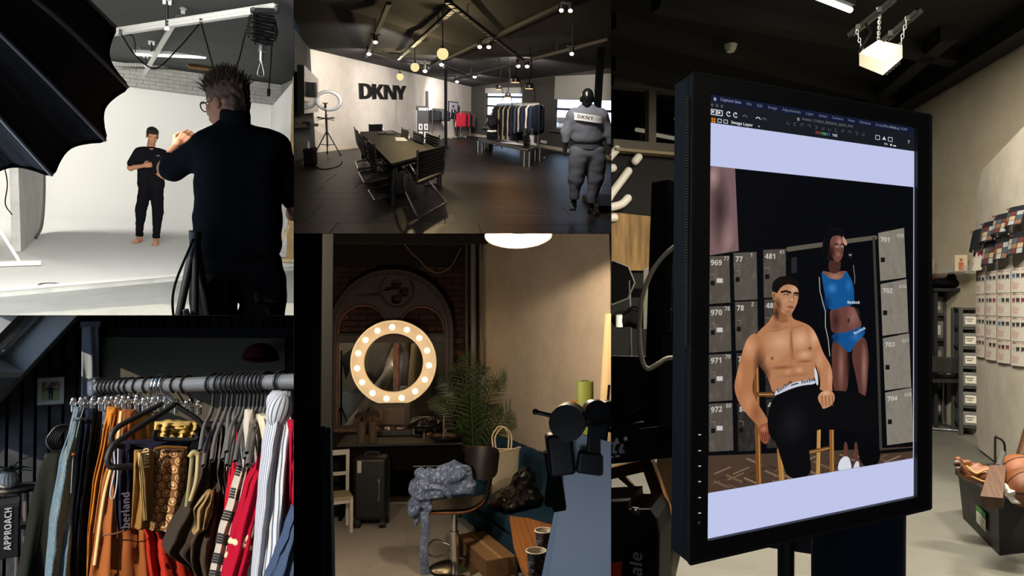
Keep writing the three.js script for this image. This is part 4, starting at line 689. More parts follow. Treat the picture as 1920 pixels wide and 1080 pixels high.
// ---- branded display stand
{
const p = F(793, 279), t = R.thing('display_stand', 'black DKNY display stand with small packs beside the white wall', 'display', p, 0.25), s = -p.z / 1295, h = 78 * s, w = 22 * s;
part(t, 'panel', box(w, h, 0.16, [0, h / 2, 0], null, 0.01), mat('#101011', { rough: 0.5 })); part(t, 'pole', box(0.09, 105 * s, 0.09, [w * 0.44, 105 * s / 2, -0.1]), BLACK); part(t, 'header_text', fin(xf(new TextGeometry('DKNY', { font: FONT, size: 0.085, depth: 0.01, curveSegments: 4 }), [-w * 0.37, h * 0.9, 0.085], null, [1.05, 1, 1])), mat('#e8e8e6'));
const pack = box(w * 0.3, 0.2, 0.06, [0, 0, 0], null, 0.006), cm = mat('#c8c8c6'); for (let r = 0; r < 3; r++) for (const x of [-0.25, 0.22]) { const m = part(t, 'pack', pack, cm); m.position.set(x * w, 0.24 + r * 0.26, 0.12); part(m, 'figure_print', box(w * 0.16, 0.13, 0.004, [0, 0, 0.032]), mat('#3c3b3d')); }
part(t, 'mirror_side', box(0.02, h * 0.9, 0.6, [-w * 0.6, h * 0.45, -0.1]), mat('#b8bcc4', { metalness: 0.6, rough: 0.2 }));
}
// ---- conference table
const tq = [F(675, 247, 0.74), F(736, 244.5, 0.74), F(832, 281, 0.74), F(734, 307, 0.74)];
{
const o = tq[3].clone().setY(0), t = R.thing('conference_table', 'long black conference table with chairs around it', 'table', o), q = tq.map((p) => p.clone().sub(o));
part(t, 'table_top', quadSlab([q[0], q[1], q[2], q[3]], 0.035), mat('#1e1e1f', { rough: 0.6, map: faint, specularIntensity: 0.12 }));
const inset = q.map((p) => p.clone().lerp(q[0].clone().add(q[2]).multiplyScalar(0.5), 0.08)); part(t, 'apron', [0, 1, 2, 3].map((i) => beam(inset[i].clone().setY(0.66), inset[(i + 1) % 4].clone().setY(0.66), 0.04, 0.09)), BLACK);
for (const p of inset) part(t, 'leg', bar([p.x, 0, p.z], [p.x * 0.995, 0.7, p.z], 0.05, 0.07, 12), BLACK);
const it = (n, lab, cat, x, y, w, h, d, m, turn = 0) => { const p = F(x, y, 0.742), r = R.thing(n, lab, cat, p, turn); part(r, 'body', box(w, h, d, [0, h / 2, 0], null, 0.006), m); return r; };
const lp = it('laptop', 'closed black laptop at the far end of the conference table', 'laptop', 729, 250.5, 0.26, 0.04, 1.2, mat('#0c0c0d', { rough: 0.4 }), 0.2); part(lp, 'lid', box(0.25, 0.012, 1.1, [0, 0.046, 0], null, 0.005), mat('#17181a', { rough: 0.35 }));
const ph = it('desk_phone', 'small black conference phone on the table beside the laptop', 'phone', 714, 252, 0.16, 0.05, 0.5, BLACK); part(ph, 'keypad', box(0.08, 0.02, 0.2, [0, 0.06, 0]), mat('#2a2b2e'));
const pa = it('paper_sheet', 'white paper sheet lying in the middle of the black table', 'paper', 751, 261, 0.25, 0.004, 1.5, mat('#e8e6e0'), 0.1); part(pa, 'top_sheet', box(0.22, 0.003, 1.3, [0.02, 0.006, 0.1], [0, 0.03, 0]), PAPER);
}
// ---- cantilever chairs: rear-left, rear-right and front-left floor corners
const leather = mat('#0d0d0f', { rough: 0.45, specularIntensity: 0.5 });
function chair(lab, rl, rr2, fl, top = 0.98, arms = true) {
const o = F(...rl), u = F(...rr2).sub(o), w = F(...fl).sub(o), t = R.thing('cantilever_chair', lab, 'chair', o, 0, 'chairs around the conference table'), P = (a, b, y) => V(u.x * a + w.x * b, y, u.z * a + w.z * b), rT = 0.017;
part(t, 'frame', [tube([P(0.04, 0.97, 0.44), P(0.02, 1, 0.3), P(0.02, 1, 0.06), P(0.02, 0.96, 0.02), P(0.02, 0.5, 0.02), P(0.02, 0.06, 0.02), P(0.08, 0.0, 0.02), P(0.5, 0, 0.02), P(0.92, 0, 0.02), P(0.98, 0.06, 0.02), P(0.98, 0.5, 0.02), P(0.98, 0.96, 0.02), P(0.98, 1, 0.06), P(0.98, 1, 0.3), P(0.96, 0.97, 0.44)], rT, 110, false, 8, 0.25), tube([P(0.04, 0.97, 0.43), P(0.04, 0.5, 0.42), P(0.04, 0.2, 0.43), P(0.04, 0.1, 0.55), P(0.04, 0.02, top)], rT * 0.9, 40), tube([P(0.96, 0.97, 0.43), P(0.96, 0.5, 0.42), P(0.96, 0.2, 0.43), P(0.96, 0.1, 0.55), P(0.96, 0.02, top)], rT * 0.9, 40)], CHROME);
part(t, 'seat', loft((s, v) => { const a = s < 0.5 ? s * 2 : 2 - s * 2, side = s < 0.5 ? 1 : -1; const p = P(lerp(0.05, 0.95, a), lerp(0.15, 1.0, v), 0.45 + side * 0.022 + 0.012 * side * Math.abs(Math.sin(v * PI * 7)) - (v > 0.92 ? (v - 0.92) * 0.6 : 0)); return p.toArray(); }, 16, 40, { closeU: true, caps: true }), leather);
const nB = 8, back = []; for (let i = 0; i < nB; i++) { const y0 = lerp(0.53, top - 0.02, i / nB), y1 = lerp(0.53, top - 0.02, (i + 1) / nB), bAt = (y) => lerp(0.11, 0.025, (y - 0.5) / (top - 0.5)); part(t, 'back_rib', loft((s, v) => { const a = s * TAU, y = lerp(y0, y1, 0.5 + 0.5 * Math.cos(a)), p = P(lerp(0.04, 0.96, v), bAt(y), y), n = V(w.x, 0, w.z).normalize(); return [p.x + n.x * 0.05 * Math.sin(a), y, p.z + n.z * 0.05 * Math.sin(a)]; }, 10, 4, { closeU: true, caps: true }), leather); }
if (arms) for (const a of [0.0, 1.0]) part(t, 'armrest', tube([P(a, 0.1, 0.62), P(a, 0.2, 0.66), P(a, 0.62, 0.66), P(a, 0.7, 0.6), P(a, 0.72, 0.44)], 0.016, 30), CHROME);
}
chair('cantilever chair at the near end of the table, back towards us', [783, 413], [838, 381], [757, 358], 1.0);
chair('first cantilever chair on the left side, nearest to us', [704, 381], [690, 358], [759, 362], 0.98);
chair('second cantilever chair on the left side of the table', [684, 347], [672, 324], [736, 333], 0.96);
chair('third cantilever chair on the left side, closest to the white wall', [672, 319], [666, 304], [712, 311], 0.94);
chair('first cantilever chair on the right side, next to the black post', [800, 328], [826, 345], [772, 333], 1.0, false);
chair('second cantilever chair on the right side of the table', [777, 320], [796, 333], [750, 326], 0.98, false);
chair('third cantilever chair on the right side, farthest along', [755, 307], [770, 316], [728, 313], 0.97, false);
chair('cantilever chair at the far end of the table under the wall', [720, 281], [692, 283], [723, 291], 0.88, false);
// ---- ceiling trunking
const trunk = (lab, x0, y0, x1, y1, h, slots) => {
const at = (x, y) => { for (let d = 7; d < 36; d += 0.05) { const p = A(x, y, d); if (p.y > SR.ceil(p.x, p.z) - h) return p; } return A(x, y, 20); };
const a = at(x0, y0), b = at(x1, y1), t = R.thing('ceiling_trunking', lab, 'trunking', a), d = b.clone().sub(a);
part(t, 'channel', beam([0, 0, 0], d.toArray(), 0.09, 0.06), mat('#232426', { metalness: 0.3, rough: 0.6 }));
if (slots) { const n = Math.min(80, Math.round(d.length() / 0.28)), g = []; for (let i = 0; i < n; i++) { const k = (i + 0.5) / n; g.push(box(0.05, 0.012, 0.09, [d.x * k, d.y * k - 0.034, d.z * k], [0, Math.atan2(d.x, d.z), 0])); } part(t, 'slot', g, mat('#5c5d5e', { metalness: 0.4, rough: 0.5 })).userData.kind = 'stuff'; }
part(t, 'rod', [0.2, 0.8].map((k) => bar([d.x * k, d.y * k, d.z * k], [d.x * k, d.y * k + h + 0.1, d.z * k], 0.01)), BLACK);
};
trunk('black lighting track at the upper left, holding two spotlights', 729, 6, 687, 107, 0.15);
trunk('slotted cable channel running down-left to the white wall', 852, 16, 747, 110, 0.2, true);
trunk('slotted cable channel running down-right across the ceiling', 838, 2, 979, 112, 0.25, true);
trunk('long dark conduit from upper right towards the globe lamps', 1060, 8, 795, 131, 0.2);
trunk('long lighting track from the right edge to the far wall', 1143, 74, 852, 149, 0.25);
trunk('dark conduit following the top of the white wall', 694, 96, 791, 127, 0.1);
trunk('short dark conduit above the second post', 832, 126, 877, 142, 0.1);
// ---- globe lamps
for (const [x, y, r, d, lab, k] of [[830, 101, 10.5, 14, 'largest glowing globe pendant in the middle of the ceiling', 6], [778, 126, 8, 18, 'middle-sized glowing globe pendant above the sign', 6], [750, 144, 6.6, 21, 'smallest glowing globe pendant just above the sign', 6]]) {
const p = A(x, y, d), s = d / 1295, t = R.thing('globe_lamp', lab, 'lamp', p), h = SR.ceil(p.x, p.z) - p.y; part(t, 'lamp_globe', ball(r * s, [0, 0, 0], [1, 1, 1], 24), glow('#ffe9a8', 1.0)); part(t, 'cap', cyl(0.05, 0.02, 0.05, [0, r * s + 0.01, 0]), BLACK); part(t, 'rod', bar([0, r * s, 0], [0, h, 0], 0.012), BLACK);
R.putLight(new THREE.PointLight(0xffe2a8, k), p).castShadow = true;
}
// ---- spotlights on the tracks, and two unseen ones placed to light mannequin and chairs
for (const [x, y, d, k, tx, ty, lab] of [[692, 101, 20, 60, 660, 200, 'left-most track spotlight close to the white wall'], [704, 79, 17, 60, 700, 200, 'second track spotlight on the upper left track'], [797, 133, 22, 60, 760, 190, 'track spotlight right of the small globes'], [828, 121, 20, 60, 800, 220, 'track spotlight just below the largest globe'], [857, 153, 28, 60, 850, 220, 'far track spotlight near the corner of the white wall'], [890, 144, 26, 50, 870, 210, 'far track spotlight on the long track'], [908, 88, 16, 50, 900, 300, 'pair of track spotlights in the centre of the ceiling'], [980, 124, 19, 60, 960, 240, 'pair of track spotlights above the clothes rail'], [1061, 20, 9.4, 40, 950, 340, 'large bright pair of spotlights at the upper right'], [1072, 101, 13, 40, 1000, 300, 'track spotlight left of the post at the right'], [1010, -50, 7.6, 11, 1100, 300, 'unseen ceiling spotlight placed to light the big mannequin'], [760, -60, 8.0, 30, 790, 380, 'unseen ceiling spotlight placed to light the near chairs']]) {
const p = A(x, y, d), s = Math.min(1.6, d / 14), t = R.thing('track_spotlight', lab, 'spotlight', p), pair = lab.includes('pair');
for (const o of pair ? [-0.09, 0.09] : [0]) { const h = part(t, 'housing', cyl(0.055 * s, 0.05 * s, 0.12 * s, [o * s, 0.07 * s, -0.03]), BLACK); part(h, 'lamp_lens', ball(0.042 * s, [o * s, 0.0, 0.0], [1, 0.8, 1], 14), glow('#fff4e0', 9)); }
part(t, 'bracket', [bar([0, 0.1, 0], [0, SR.ceil(p.x, p.z) - p.y, 0], 0.012), box(0.2 * s, 0.03, 0.05, [0, 0.14 * s, -0.03])], BLACK);
const tg = ty > 230 ? F(tx, ty + 20) : W(tx, ty); const dir = V3(tg).sub(p).normalize();
const l = new THREE.SpotLight(0xfff6ee, k * (pair ? 1.0 : 0.72), 0, 0.95, 0.8, 2); l.shadow.radius = 3; R.light(l, p.clone().addScaledVector(dir, 0.12), tg);
}
// ---- dark pendant lamps
for (const [x, y, w, d, lab] of [[966, 151, 17, 18, 'upper dark drum pendant lamp over the clothes rail'], [992, 163, 16, 17, 'right-hand dark drum pendant lamp by the wall'], [935, 165, 12, 20, 'left-hand dark drum pendant lamp before the window'], [952, 180, 12, 20, 'lowest small dark pendant lamp over the clothes rail']]) {
const p = A(x, y, d), s = d / 1295 * w / 2, t = R.thing('drum_pendant', lab, 'lamp', p); part(t, 'shade', lathe([[s * 0.5, s * 0.95], [s * 0.85, s * 0.8], [s, s * 0.3], [s * 0.97, -s * 0.35], [s * 0.9, -s * 0.3], [s * 0.92, s * 0.3], [s * 0.5, s * 0.8]]), mat('#17120f', { rough: 0.3 })); part(t, 'lamp_diffuser', cyl(s * 0.88, s * 0.88, 0.03, [0, -s * 0.32, 0]), glow('#ffc78a', 2.2)); part(t, 'cord', tube([[0, s * 0.9, 0], [0.05, 0.5, 0], [-0.02, SR.ceil(p.x, p.z) - p.y, 0]], 0.012), MATT); part(t, 'loop_cable', tube([[s * 0.3, s * 0.8, 0], [s * 1.2, -0.05, 0], [s * 1.4, -0.3, 0], [s * 0.9, -0.36, 0.02]], 0.009), MATT);
R.putLight(new THREE.PointLight(0xffb877, 0.4), p.clone().add(V(0, -s * 0.6, 0))).castShadow = true;
}
// ---- framed poster and wall socket
{
const q = [W(841, 189.5, 0.03), W(859, 191.5, 0.03), W(859, 222, 0.03), W(841, 223, 0.03)], o = q[0], t = R.thing('framed_poster', 'black framed poster of a standing figure on the white wall', 'poster', o), L = q.map((p) => p.clone().sub(o));
part(t, 'frame', quadSlab(L, 0.03), BLACK); const inn = L.map((p) => p.clone().lerp(L[0].clone().add(L[2]).multiplyScalar(0.5), 0.1).add(V(0, 0, 0.02)));
part(t, 'print', printQuad(inn), mat('#ffffff', { rough: 0.5, map: canvasTex(64, 128, (g) => { g.fillStyle = '#b9b7c9'; g.fillRect(0, 0, 64, 128); g.fillStyle = '#20222e'; g.beginPath(); g.moveTo(14, 128); g.lineTo(18, 60); g.lineTo(32, 48); g.lineTo(48, 60); g.lineTo(52, 128); g.fill(); g.fillStyle = '#9a7460'; g.beginPath(); g.ellipse(32, 36, 8, 11, 0, 0, TAU); g.fill(); g.fillStyle = '#221c1c'; g.beginPath(); g.ellipse(32, 28, 9, 6, 0, 0, TAU); g.fill(); g.fillStyle = '#d8d8e0'; g.fillRect(28, 52, 8, 30); }) }));
const sk = R.thing('wall_socket', 'white double socket low on the grey wall under the clothes rail', 'socket', SR.wall(1020, 266).addScaledVector(SR.n, SR.n.z > 0 ? 0.02 : -0.02), Math.atan2(-SR.ux.z, SR.ux.x)); part(sk, 'plate', box(0.5, 0.1, 0.02, null, null, 0.005), WHITE); for (const x of [-0.12, 0.12]) part(sk, 'outlet', box(0.14, 0.05, 0.012, [x, 0, 0.012], null, 0.003), mat('#cfcdc7'));
}
// ---- garment racks
const dress = (parent, name, w, h, c, seed) => part(parent, name, hang(h, (v) => w * (0.55 + 0.45 * sstep(0, 0.12, v)), (v) => 0.05 + 0.03 * v, { folds: 3, amp: 0.25, seed, nu: 16, nv: 8 }), cloth(c));
const rack = (lab, a, b, base) => { const t = R.thing('clothes_rack', lab, 'rack', [a.x, 0, a.z]), d = b.clone().sub(a); part(t, 'rail', bar([0, a.y, 0], [d.x, b.y, d.z], 0.022), CHROME); for (const k of [0, 1]) { part(t, 'upright', bar([d.x * k, 0.05, d.z * k], [d.x * k, lerp(a.y, b.y, k), d.z * k], 0.022), CHROME); part(t, 'foot', [bar([d.x * k - 0.22, 0.07, d.z * k + 0.1], [d.x * k + 0.22, 0.07, d.z * k - 0.1], 0.018), ball(0.05, [d.x * k - 0.22, 0.05, d.z * k + 0.1]), ball(0.05, [d.x * k + 0.22, 0.05, d.z * k - 0.1])], STEEL); } return t; };
const garmentOn = (name, label, p, turn, w, h, c, seed, group, pale) => { const t = R.thing(name, label, name.replace('_', ' '), p, turn, group); dress(t, 'fabric', w, h, c, seed); part(t, 'hanger', [hookGeo(0.025, 0.07, 0.006), tube([[-w * 0.8, -0.03, 0], [0, 0.02, 0], [w * 0.8, -0.03, 0]], 0.01)], pale ? mat('#8d887c') : mat('#4a4a4a')); };
{
const a = A(932, 195.5, 25.6), b = A(1012, 192.5, 20.6); rack('chrome clothes rack full of dark clothes in front of the window', a, b);
const cols = ['#4a433a', '#151518', '#2a2622', '#17181c', '#8a7c68', '#141417', '#1c1b1e', '#857a66', '#101114', '#191a20', '#8f887a', '#121215', '#20222a', '#171a26', '#3a3f4a', '#10131d', '#8a8578', '#151821', '#1b2233', '#10141f', '#99948a', '#131722', '#1e2536', '#0f1219'];
cols.forEach((c, i) => { const k = (i + 0.7) / (cols.length + 0.3), p = a.clone().lerp(b, k).add(V(0, -0.06, 0)), long = k < 0.55; garmentOn(long ? 'hanging_coat' : 'hanging_shirt', (long ? 'long ' : 'short ') + ['charcoal', 'black', 'beige', 'navy'][/^#[89]/.test(c) ? 2 : i % 2 ? 1 : long ? 0 : 3] + (long ? ' coat' : ' top') + ', ' + NTH[i] + ' from the left on the big rack', p, 0.55, 0.26, long ? 1.12 + 0.12 * Math.sin(i * 2.1) : 0.86 + 0.05 * Math.sin(i), c, i * 1.7, 'clothes on the big rack', !long); });
}
{
const a = W(811, 204, 0.5), b = W(836, 206, 0.5); rack('slim chrome rack with dark shorts left of the poster', a, b);
for (let i = 0; i < 6; i++) garmentOn('hanging_shorts', ['first', 'second', 'third', 'fourth', 'fifth', 'sixth'][i] + ' dark pair of shorts from the left on the slim rack behind the post', a.clone().lerp(b, (i + 0.5) / 6).add(V(0, -0.05, 0)), 0.3, 0.25, 0.42, ['#2a2c30', '#17181b', '#3a3d42', '#202226', '#2b3338', '#141518'][i], i, 'dark shorts behind the post');
const c = W(864, 209, 0.6), e = W(882, 210.5, 0.6); rack('slim chrome rack with red and dark shorts at the far corner', c, e);
for (let i = 0; i < 7; i++) garmentOn('hanging_shorts', ['first', 'second', 'third', 'fourth', 'fifth', 'sixth', 'seventh'][i] + ' pair of shorts from the left on the rack in the far corner, ' + ['red', 'black', 'red', 'green', 'black', 'crimson', 'grey'][i], c.clone().lerp(e, (i + 0.3) / 6.6).add(V(0, -0.05, 0)), 0.3, 0.25, 0.62, ['#8c1d2b', '#1b1c20', '#a02534', '#274038', '#15161a', '#7d1c28', '#4a4d55'][i], i + 3, 'shorts in the far corner');
}
// ---- low bench like a flight case
{
const q = [F(897, 261, 0.40), F(916, 257.5, 0.40), F(1009, 274.5, 0.42), F(988, 281, 0.43)], o = q[3].clone().setY(0), t = R.thing('display_bench', 'low black bench with chrome edges under the clothes rack', 'bench', o), L = q.map((p) => p.clone().sub(o));
part(t, 'top', quadSlab(L, 0.05), mat('#121214', { rough: 0.3 })); part(t, 'chrome_edge', [0, 1, 2, 3].flatMap((i) => { const a = L[i].clone(), b = L[(i + 1) % 4].clone(); return [beam(a.clone().add(V(0, 0.005, 0)), b.clone().add(V(0, 0.005, 0)), 0.035, 0.025), beam(a.clone().add(V(0, -0.05, 0)), b.clone().add(V(0, -0.05, 0)), 0.03, 0.02)]; }), STEEL);
L.forEach((p, i) => { const c = L[0].clone().add(L[2]).multiplyScalar(0.5), z = p.clone().lerp(c, 0.05); const l = part(t, 'leg', box(0.15, p.y - 0.04, 0.6, [z.x, (p.y - 0.04) / 2, z.z], [0, 0.2, 0], 0.01), BLACK); part(l, 'chrome_corner', [[-0.07, 0.28], [0.07, 0.28]].map(([x, zz]) => box(0.022, p.y - 0.04, 0.06, [z.x + x, (p.y - 0.04) / 2, z.z + zz])), STEEL); });
for (const [x, y, w, turn, lab, c] of [[952, 266, 0.3, 0.2, 'left magazine on the low bench', '#2f3d55'], [967, 270, 0.32, 0.5, 'right open magazine on the low bench', '#c4c6c9']]) { const m = R.thing('magazine', lab, 'magazine', F(x, y, 0.43), turn); part(m, 'cover', box(w, 0.015, 1.3, [0, 0.008, 0], null, 0.003), mat(c, { rough: 0.4 })); part(m, 'page', box(w * 0.46, 0.006, 1.2, [w * 0.25, 0.019, 0]), mat('#8d93a3')); }
for (const [x, lab, c] of [[985, 'black leg form in a dark sock on the low bench', '#17181c'], [998, 'leg form in a pale grey sock on the low bench', '#b9bbbb']]) { const b = F(x, 273.5, 0.43), l = R.thing('leg_form', lab, 'display form', b, 0.5); part(l, 'leg', blob([['c', [0, 0.46, -0.02], [0, 0.3, -0.03], 0.06, 0.07], ['c', [0, 0.3, -0.03], [0, 0.08, 0], 0.07, 0.045], ['c', [0, 0.05, -0.02], [0, 0.04, 0.15], 0.045, 0.035]], { k: 0.03, cell: 0.012 }), BLACK); part(l, 'sock', blob([['c', [0, 0.3, -0.03], [0, 0.08, 0], 0.078, 0.052], ['c', [0, 0.05, -0.02], [0, 0.045, 0.16], 0.052, 0.042]], { k: 0.03, cell: 0.012 }), cloth(c)); }
}
// ---- mannequins
const gloss = mat('#0b0b0c', { rough: 0.28, specularIntensity: 0.7 });
{ // torso on the bench, seen from behind
const b = F(922, 259.5, 0.42), t = R.thing('mannequin_torso', 'headless black torso form in dark crop top and shorts on the bench', 'mannequin', b, 0.3), s = -b.z / 1295 * 46 / 0.86;
part(t, 'torso', xf(blob([['e', [0, 0.55, 0], [0.17, 0.22, 0.11]], ['e', [0, 0.15, 0], [0.16, 0.17, 0.12]], ['c', [0, 0.75, 0], [0, 0.84, 0], 0.05, 0.045], ['c', [-0.17, 0.7, 0], [-0.22, 0.5, 0.02], 0.055, 0.045], ['c', [0.17, 0.7, 0], [0.22, 0.5, 0.02], 0.055, 0.045], ['c', [-0.07, 0.1, 0], [-0.08, 0, 0], 0.09, 0.08], ['c', [0.07, 0.1, 0], [0.08, 0, 0], 0.09, 0.08]], { k: 0.06, cell: 0.014 }), null, null, [s, s, s]), gloss);
part(t, 'crop_top', xf(blob([['e', [0, 0.57, 0], [0.185, 0.18, 0.125]], ['c', [-0.16, 0.7, 0], [0.16, 0.7, 0], 0.06, 0.06]], { k: 0.05, cell: 0.014 }), null, null, [s, s, s]), cloth('#1b1c1f')); part(t, 'waistband', xf(fin(new THREE.CylinderGeometry(0.172, 0.176, 0.05, 24, 1, true)), [0, 0.26 * s, 0], null, [s, s, s * 0.75]), mat('#d2d2d0')); part(t, 'shorts', xf(blob([['e', [0, 0.14, 0], [0.175, 0.14, 0.13]], ['c', [-0.08, 0.1, 0], [-0.085, 0.02, 0], 0.1, 0.095], ['c', [0.08, 0.1, 0], [0.085, 0.02, 0], 0.1, 0.095]], { k: 0.05, cell: 0.014 }), null, null, [s, s, s]), cloth('#101114'));
}
{ // small far mannequin in printed shorts
const b = F(860, 259), t = R.thing('mannequin', 'black mannequin wearing pink printed shorts by the far corner', 'mannequin', b), s = -b.z / 1295 * 60 / 1.8;
part(t, 'body', xf(blob([['e', [0, 1.67, 0.01], [0.075, 0.11, 0.09]], ['c', [0, 1.45, 0], [0, 1.6, 0], 0.05, 0.05], ['e', [0, 1.28, 0], [0.17, 0.22, 0.11]], ['e', [0, 0.98, 0], [0.15, 0.14, 0.11]], ['c', [-0.18, 1.42, 0], [-0.25, 1.15, 0.02], 0.05, 0.042], ['c', [-0.25, 1.15, 0.02], [-0.2, 0.92, 0.06], 0.042, 0.03], ['c', [0.18, 1.42, 0], [0.26, 1.15, 0], 0.05, 0.042], ['c', [0.26, 1.15, 0], [0.25, 0.9, 0.06], 0.042, 0.03], ['c', [-0.09, 0.9, 0], [-0.1, 0.5, 0], 0.085, 0.056], ['c', [-0.1, 0.5, 0], [-0.1, 0.09, -0.02], 0.056, 0.036], ['c', [0.09, 0.9, 0], [0.1, 0.5, 0.02], 0.085, 0.056], ['c', [0.1, 0.5, 0.02], [0.1, 0.09, 0], 0.056, 0.036], ['c', [-0.1, 0.05, -0.03], [-0.12, 0.03, 0.13], 0.04, 0.03], ['c', [0.1, 0.05, -0.01], [0.12, 0.03, 0.15], 0.04, 0.03]], { k: 0.03, cell: 0.014 }), null, null, [s, s, s]), gloss);
const pr = canvasTex(128, 128, (g) => { g.fillStyle = '#c98f92'; g.fillRect(0, 0, 128, 128); for (let i = 0; i < 60; i++) { g.fillStyle = ['#8e3d4a', '#f0d9d2', '#2d2530', '#d8646c'][i % 4]; g.beginPath(); g.ellipse(rnd() * 128, rnd() * 128, rr(4, 12), rr(3, 8), rnd() * 3, 0, TAU); g.fill(); } });
part(t, 'printed_shorts', xf(blob([['e', [0, 1.0, 0], [0.165, 0.1, 0.125]], ['c', [-0.09, 0.9, 0], [-0.115, 0.68, 0], 0.115, 0.115], ['c', [0.09, 0.9, 0], [0.115, 0.68, 0.01], 0.115, 0.115]], { k: 0.03, cell: 0.014 }), null, null, [s, s, s]), mat('#ffffff', { map: pr, rough: 0.9, rep: [3, 3] }));
}
{ // large mannequin in grey tracksuit
const b = F(1096, 402), t = R.thing('mannequin', 'large glossy black mannequin in a grey DKNY tracksuit at the right', 'mannequin', b), m = -b.z, J = (x, y, z = 0) => { const p = A(x, y, m).sub(b); p.z += z; return p; };
const hc = J(1101, 186, 0.0);
part(t, 'body', [xf(blob([['e', [0, 0.03, -0.01], [0.088, 0.12, 0.1]], ['e', [0, -0.06, 0.03], [0.066, 0.085, 0.07]], ['e', [0, 0.0, 0.095], [0.014, 0.035, 0.02]], ['e', [-0.09, -0.01, 0], [0.012, 0.03, 0.02]], ['e', [0.09, -0.01, 0], [0.012, 0.03, 0.02]], ['c', [0, -0.1, -0.01], [0, -0.24, -0.02], 0.066, 0.075]], { k: 0.025, cell: 0.007 }), hc.toArray(), [0, -0.25, 0], [1.12, 1.1, 1.1]),
blob([['c', J(1060, 268, 0.02), J(1058, 282, 0.06), 0.04, 0.035], ['c', J(1076, 365), J(1076, 380), 0.05, 0.045], ['c', J(1108, 372), J(1108, 390), 0.05, 0.045]], { k: 0.02, cell: 0.012 }), blob([...footPrims(J(1076, 381), [-0.25, 0, 1], 1.15), ...footPrims(J(1108, 391), [0.35, 0, 1], 1.15)], { k: 0.015, cell: 0.009 }), blob([...handPrims(J(1059, 270, 0.04), [-0.1, -1, 0.2], [1, 0, 0.2], 0.3, 1.15), ...handPrims(J(1146, 272, 0.04), [0.1, -1, 0.2], [-1, 0, 0.2], 0.3, 1.15, true)], { k: 0.01, cell: 0.007 })], gloss);
const fold = (x, y, z) => 0.008 * nz(x * 7, y * 9, z * 7) + 0.004 * nz(x * 18, y * 18, z * 18), gm = cloth('#4b4d52');
const sw = part(t, 'sweatshirt', blob([['c', J(1078, 218), J(1125, 218), 0.13, 0.13], ['c', J(1095, 206), J(1106, 206), 0.1, 0.1], ['e', J(1101, 235), [0.27, 0.25, 0.19]], ['e', J(1101, 258), [0.265, 0.16, 0.19]], ['c', J(1075, 222), J(1062, 248, 0), 0.11, 0.085], ['c', J(1062, 248), J(1060, 264, 0.03), 0.085, 0.062], ['c', J(1127, 222), J(1140, 248), 0.11, 0.09], ['c', J(1140, 248), J(1144, 266, 0.03), 0.09, 0.065]], { k: 0.05, cell: 0.014, bend: fold }), gm);
part(sw, 'hem_rib', loft((u, v) => { const a = u * TAU, p = J(1101, 274); return [p.x + (0.235 + 0.02 * v) * Math.cos(a), p.y + 0.07 * v - 0.035, p.z + 0.18 * Math.sin(a)]; }, 40, 2, { closeU: true }), cloth('#404246'));
const stripeT = canvasTex(512, 96, (g, w, h) => { g.fillStyle = '#a3a3a0'; g.fillRect(0, 0, w, h); g.fillStyle = '#101010'; g.font = 'bold 66px sans-serif'; g.save(); g.scale(1.1, 1); g.fillText('DKNY', 92, 68); g.restore(); g.fillStyle = '#85858a'; g.font = 'bold 44px sans-serif'; g.fillText('SPORT', 300, 64); });
const c = J(1101, 221), sR = 0.315; part(sw, 'chest_band', loft((u, v) => { const a = lerp(-1.28, 1.28, u); return [c.x + sR * Math.sin(a) * 0.86, c.y + lerp(-0.055, 0.055, v) - 0.03 * Math.sin(a), c.z + 0.01 + 0.215 * Math.cos(a)]; }, 24, 1), mat('#ffffff', { map: stripeT, rough: 0.8 }));
const jp = part(t, 'joggers', blob([['c', J(1088, 285), J(1113, 285), 0.17, 0.17], ['c', J(1086, 300), J(1080, 335), 0.165, 0.125], ['c', J(1080, 335), J(1077, 364), 0.12, 0.075], ['c', J(1117, 300), J(1117, 335), 0.165, 0.13], ['c', J(1117, 335), J(1110, 371), 0.125, 0.08]], { k: 0.04, cell: 0.015, bend: (x, y, z) => 0.009 * nz(x * 6, y * 11, z * 6) }), gm);
for (const [x, y] of [[1077, 368], [1110, 375]]) part(jp, 'cuff', lathe([[0.07, -0.045], [0.078, -0.03], [0.078, 0.035], [0.07, 0.045]], J(x, y)), cloth('#404246'));
part(jp, 'side_stripe', tube([J(1135, 296, 0.03), J(1133, 330, 0.05), J(1124, 360, 0.04)], 0.014, 24), mat('#c6c6c4'));
const pl = R.thing('mirror_base', 'black base strip of a floor mirror behind the big mannequin', 'mirror', F(1132, 384)); part(pl, 'plinth', box(0.9, 0.09, 1.4, [0.2, 0.045, 0], null, 0.01), BLACK); part(pl, 'foot', box(0.1, 0.04, 1.5, [-0.2, 0.02, 0]), BLACK);
}
}
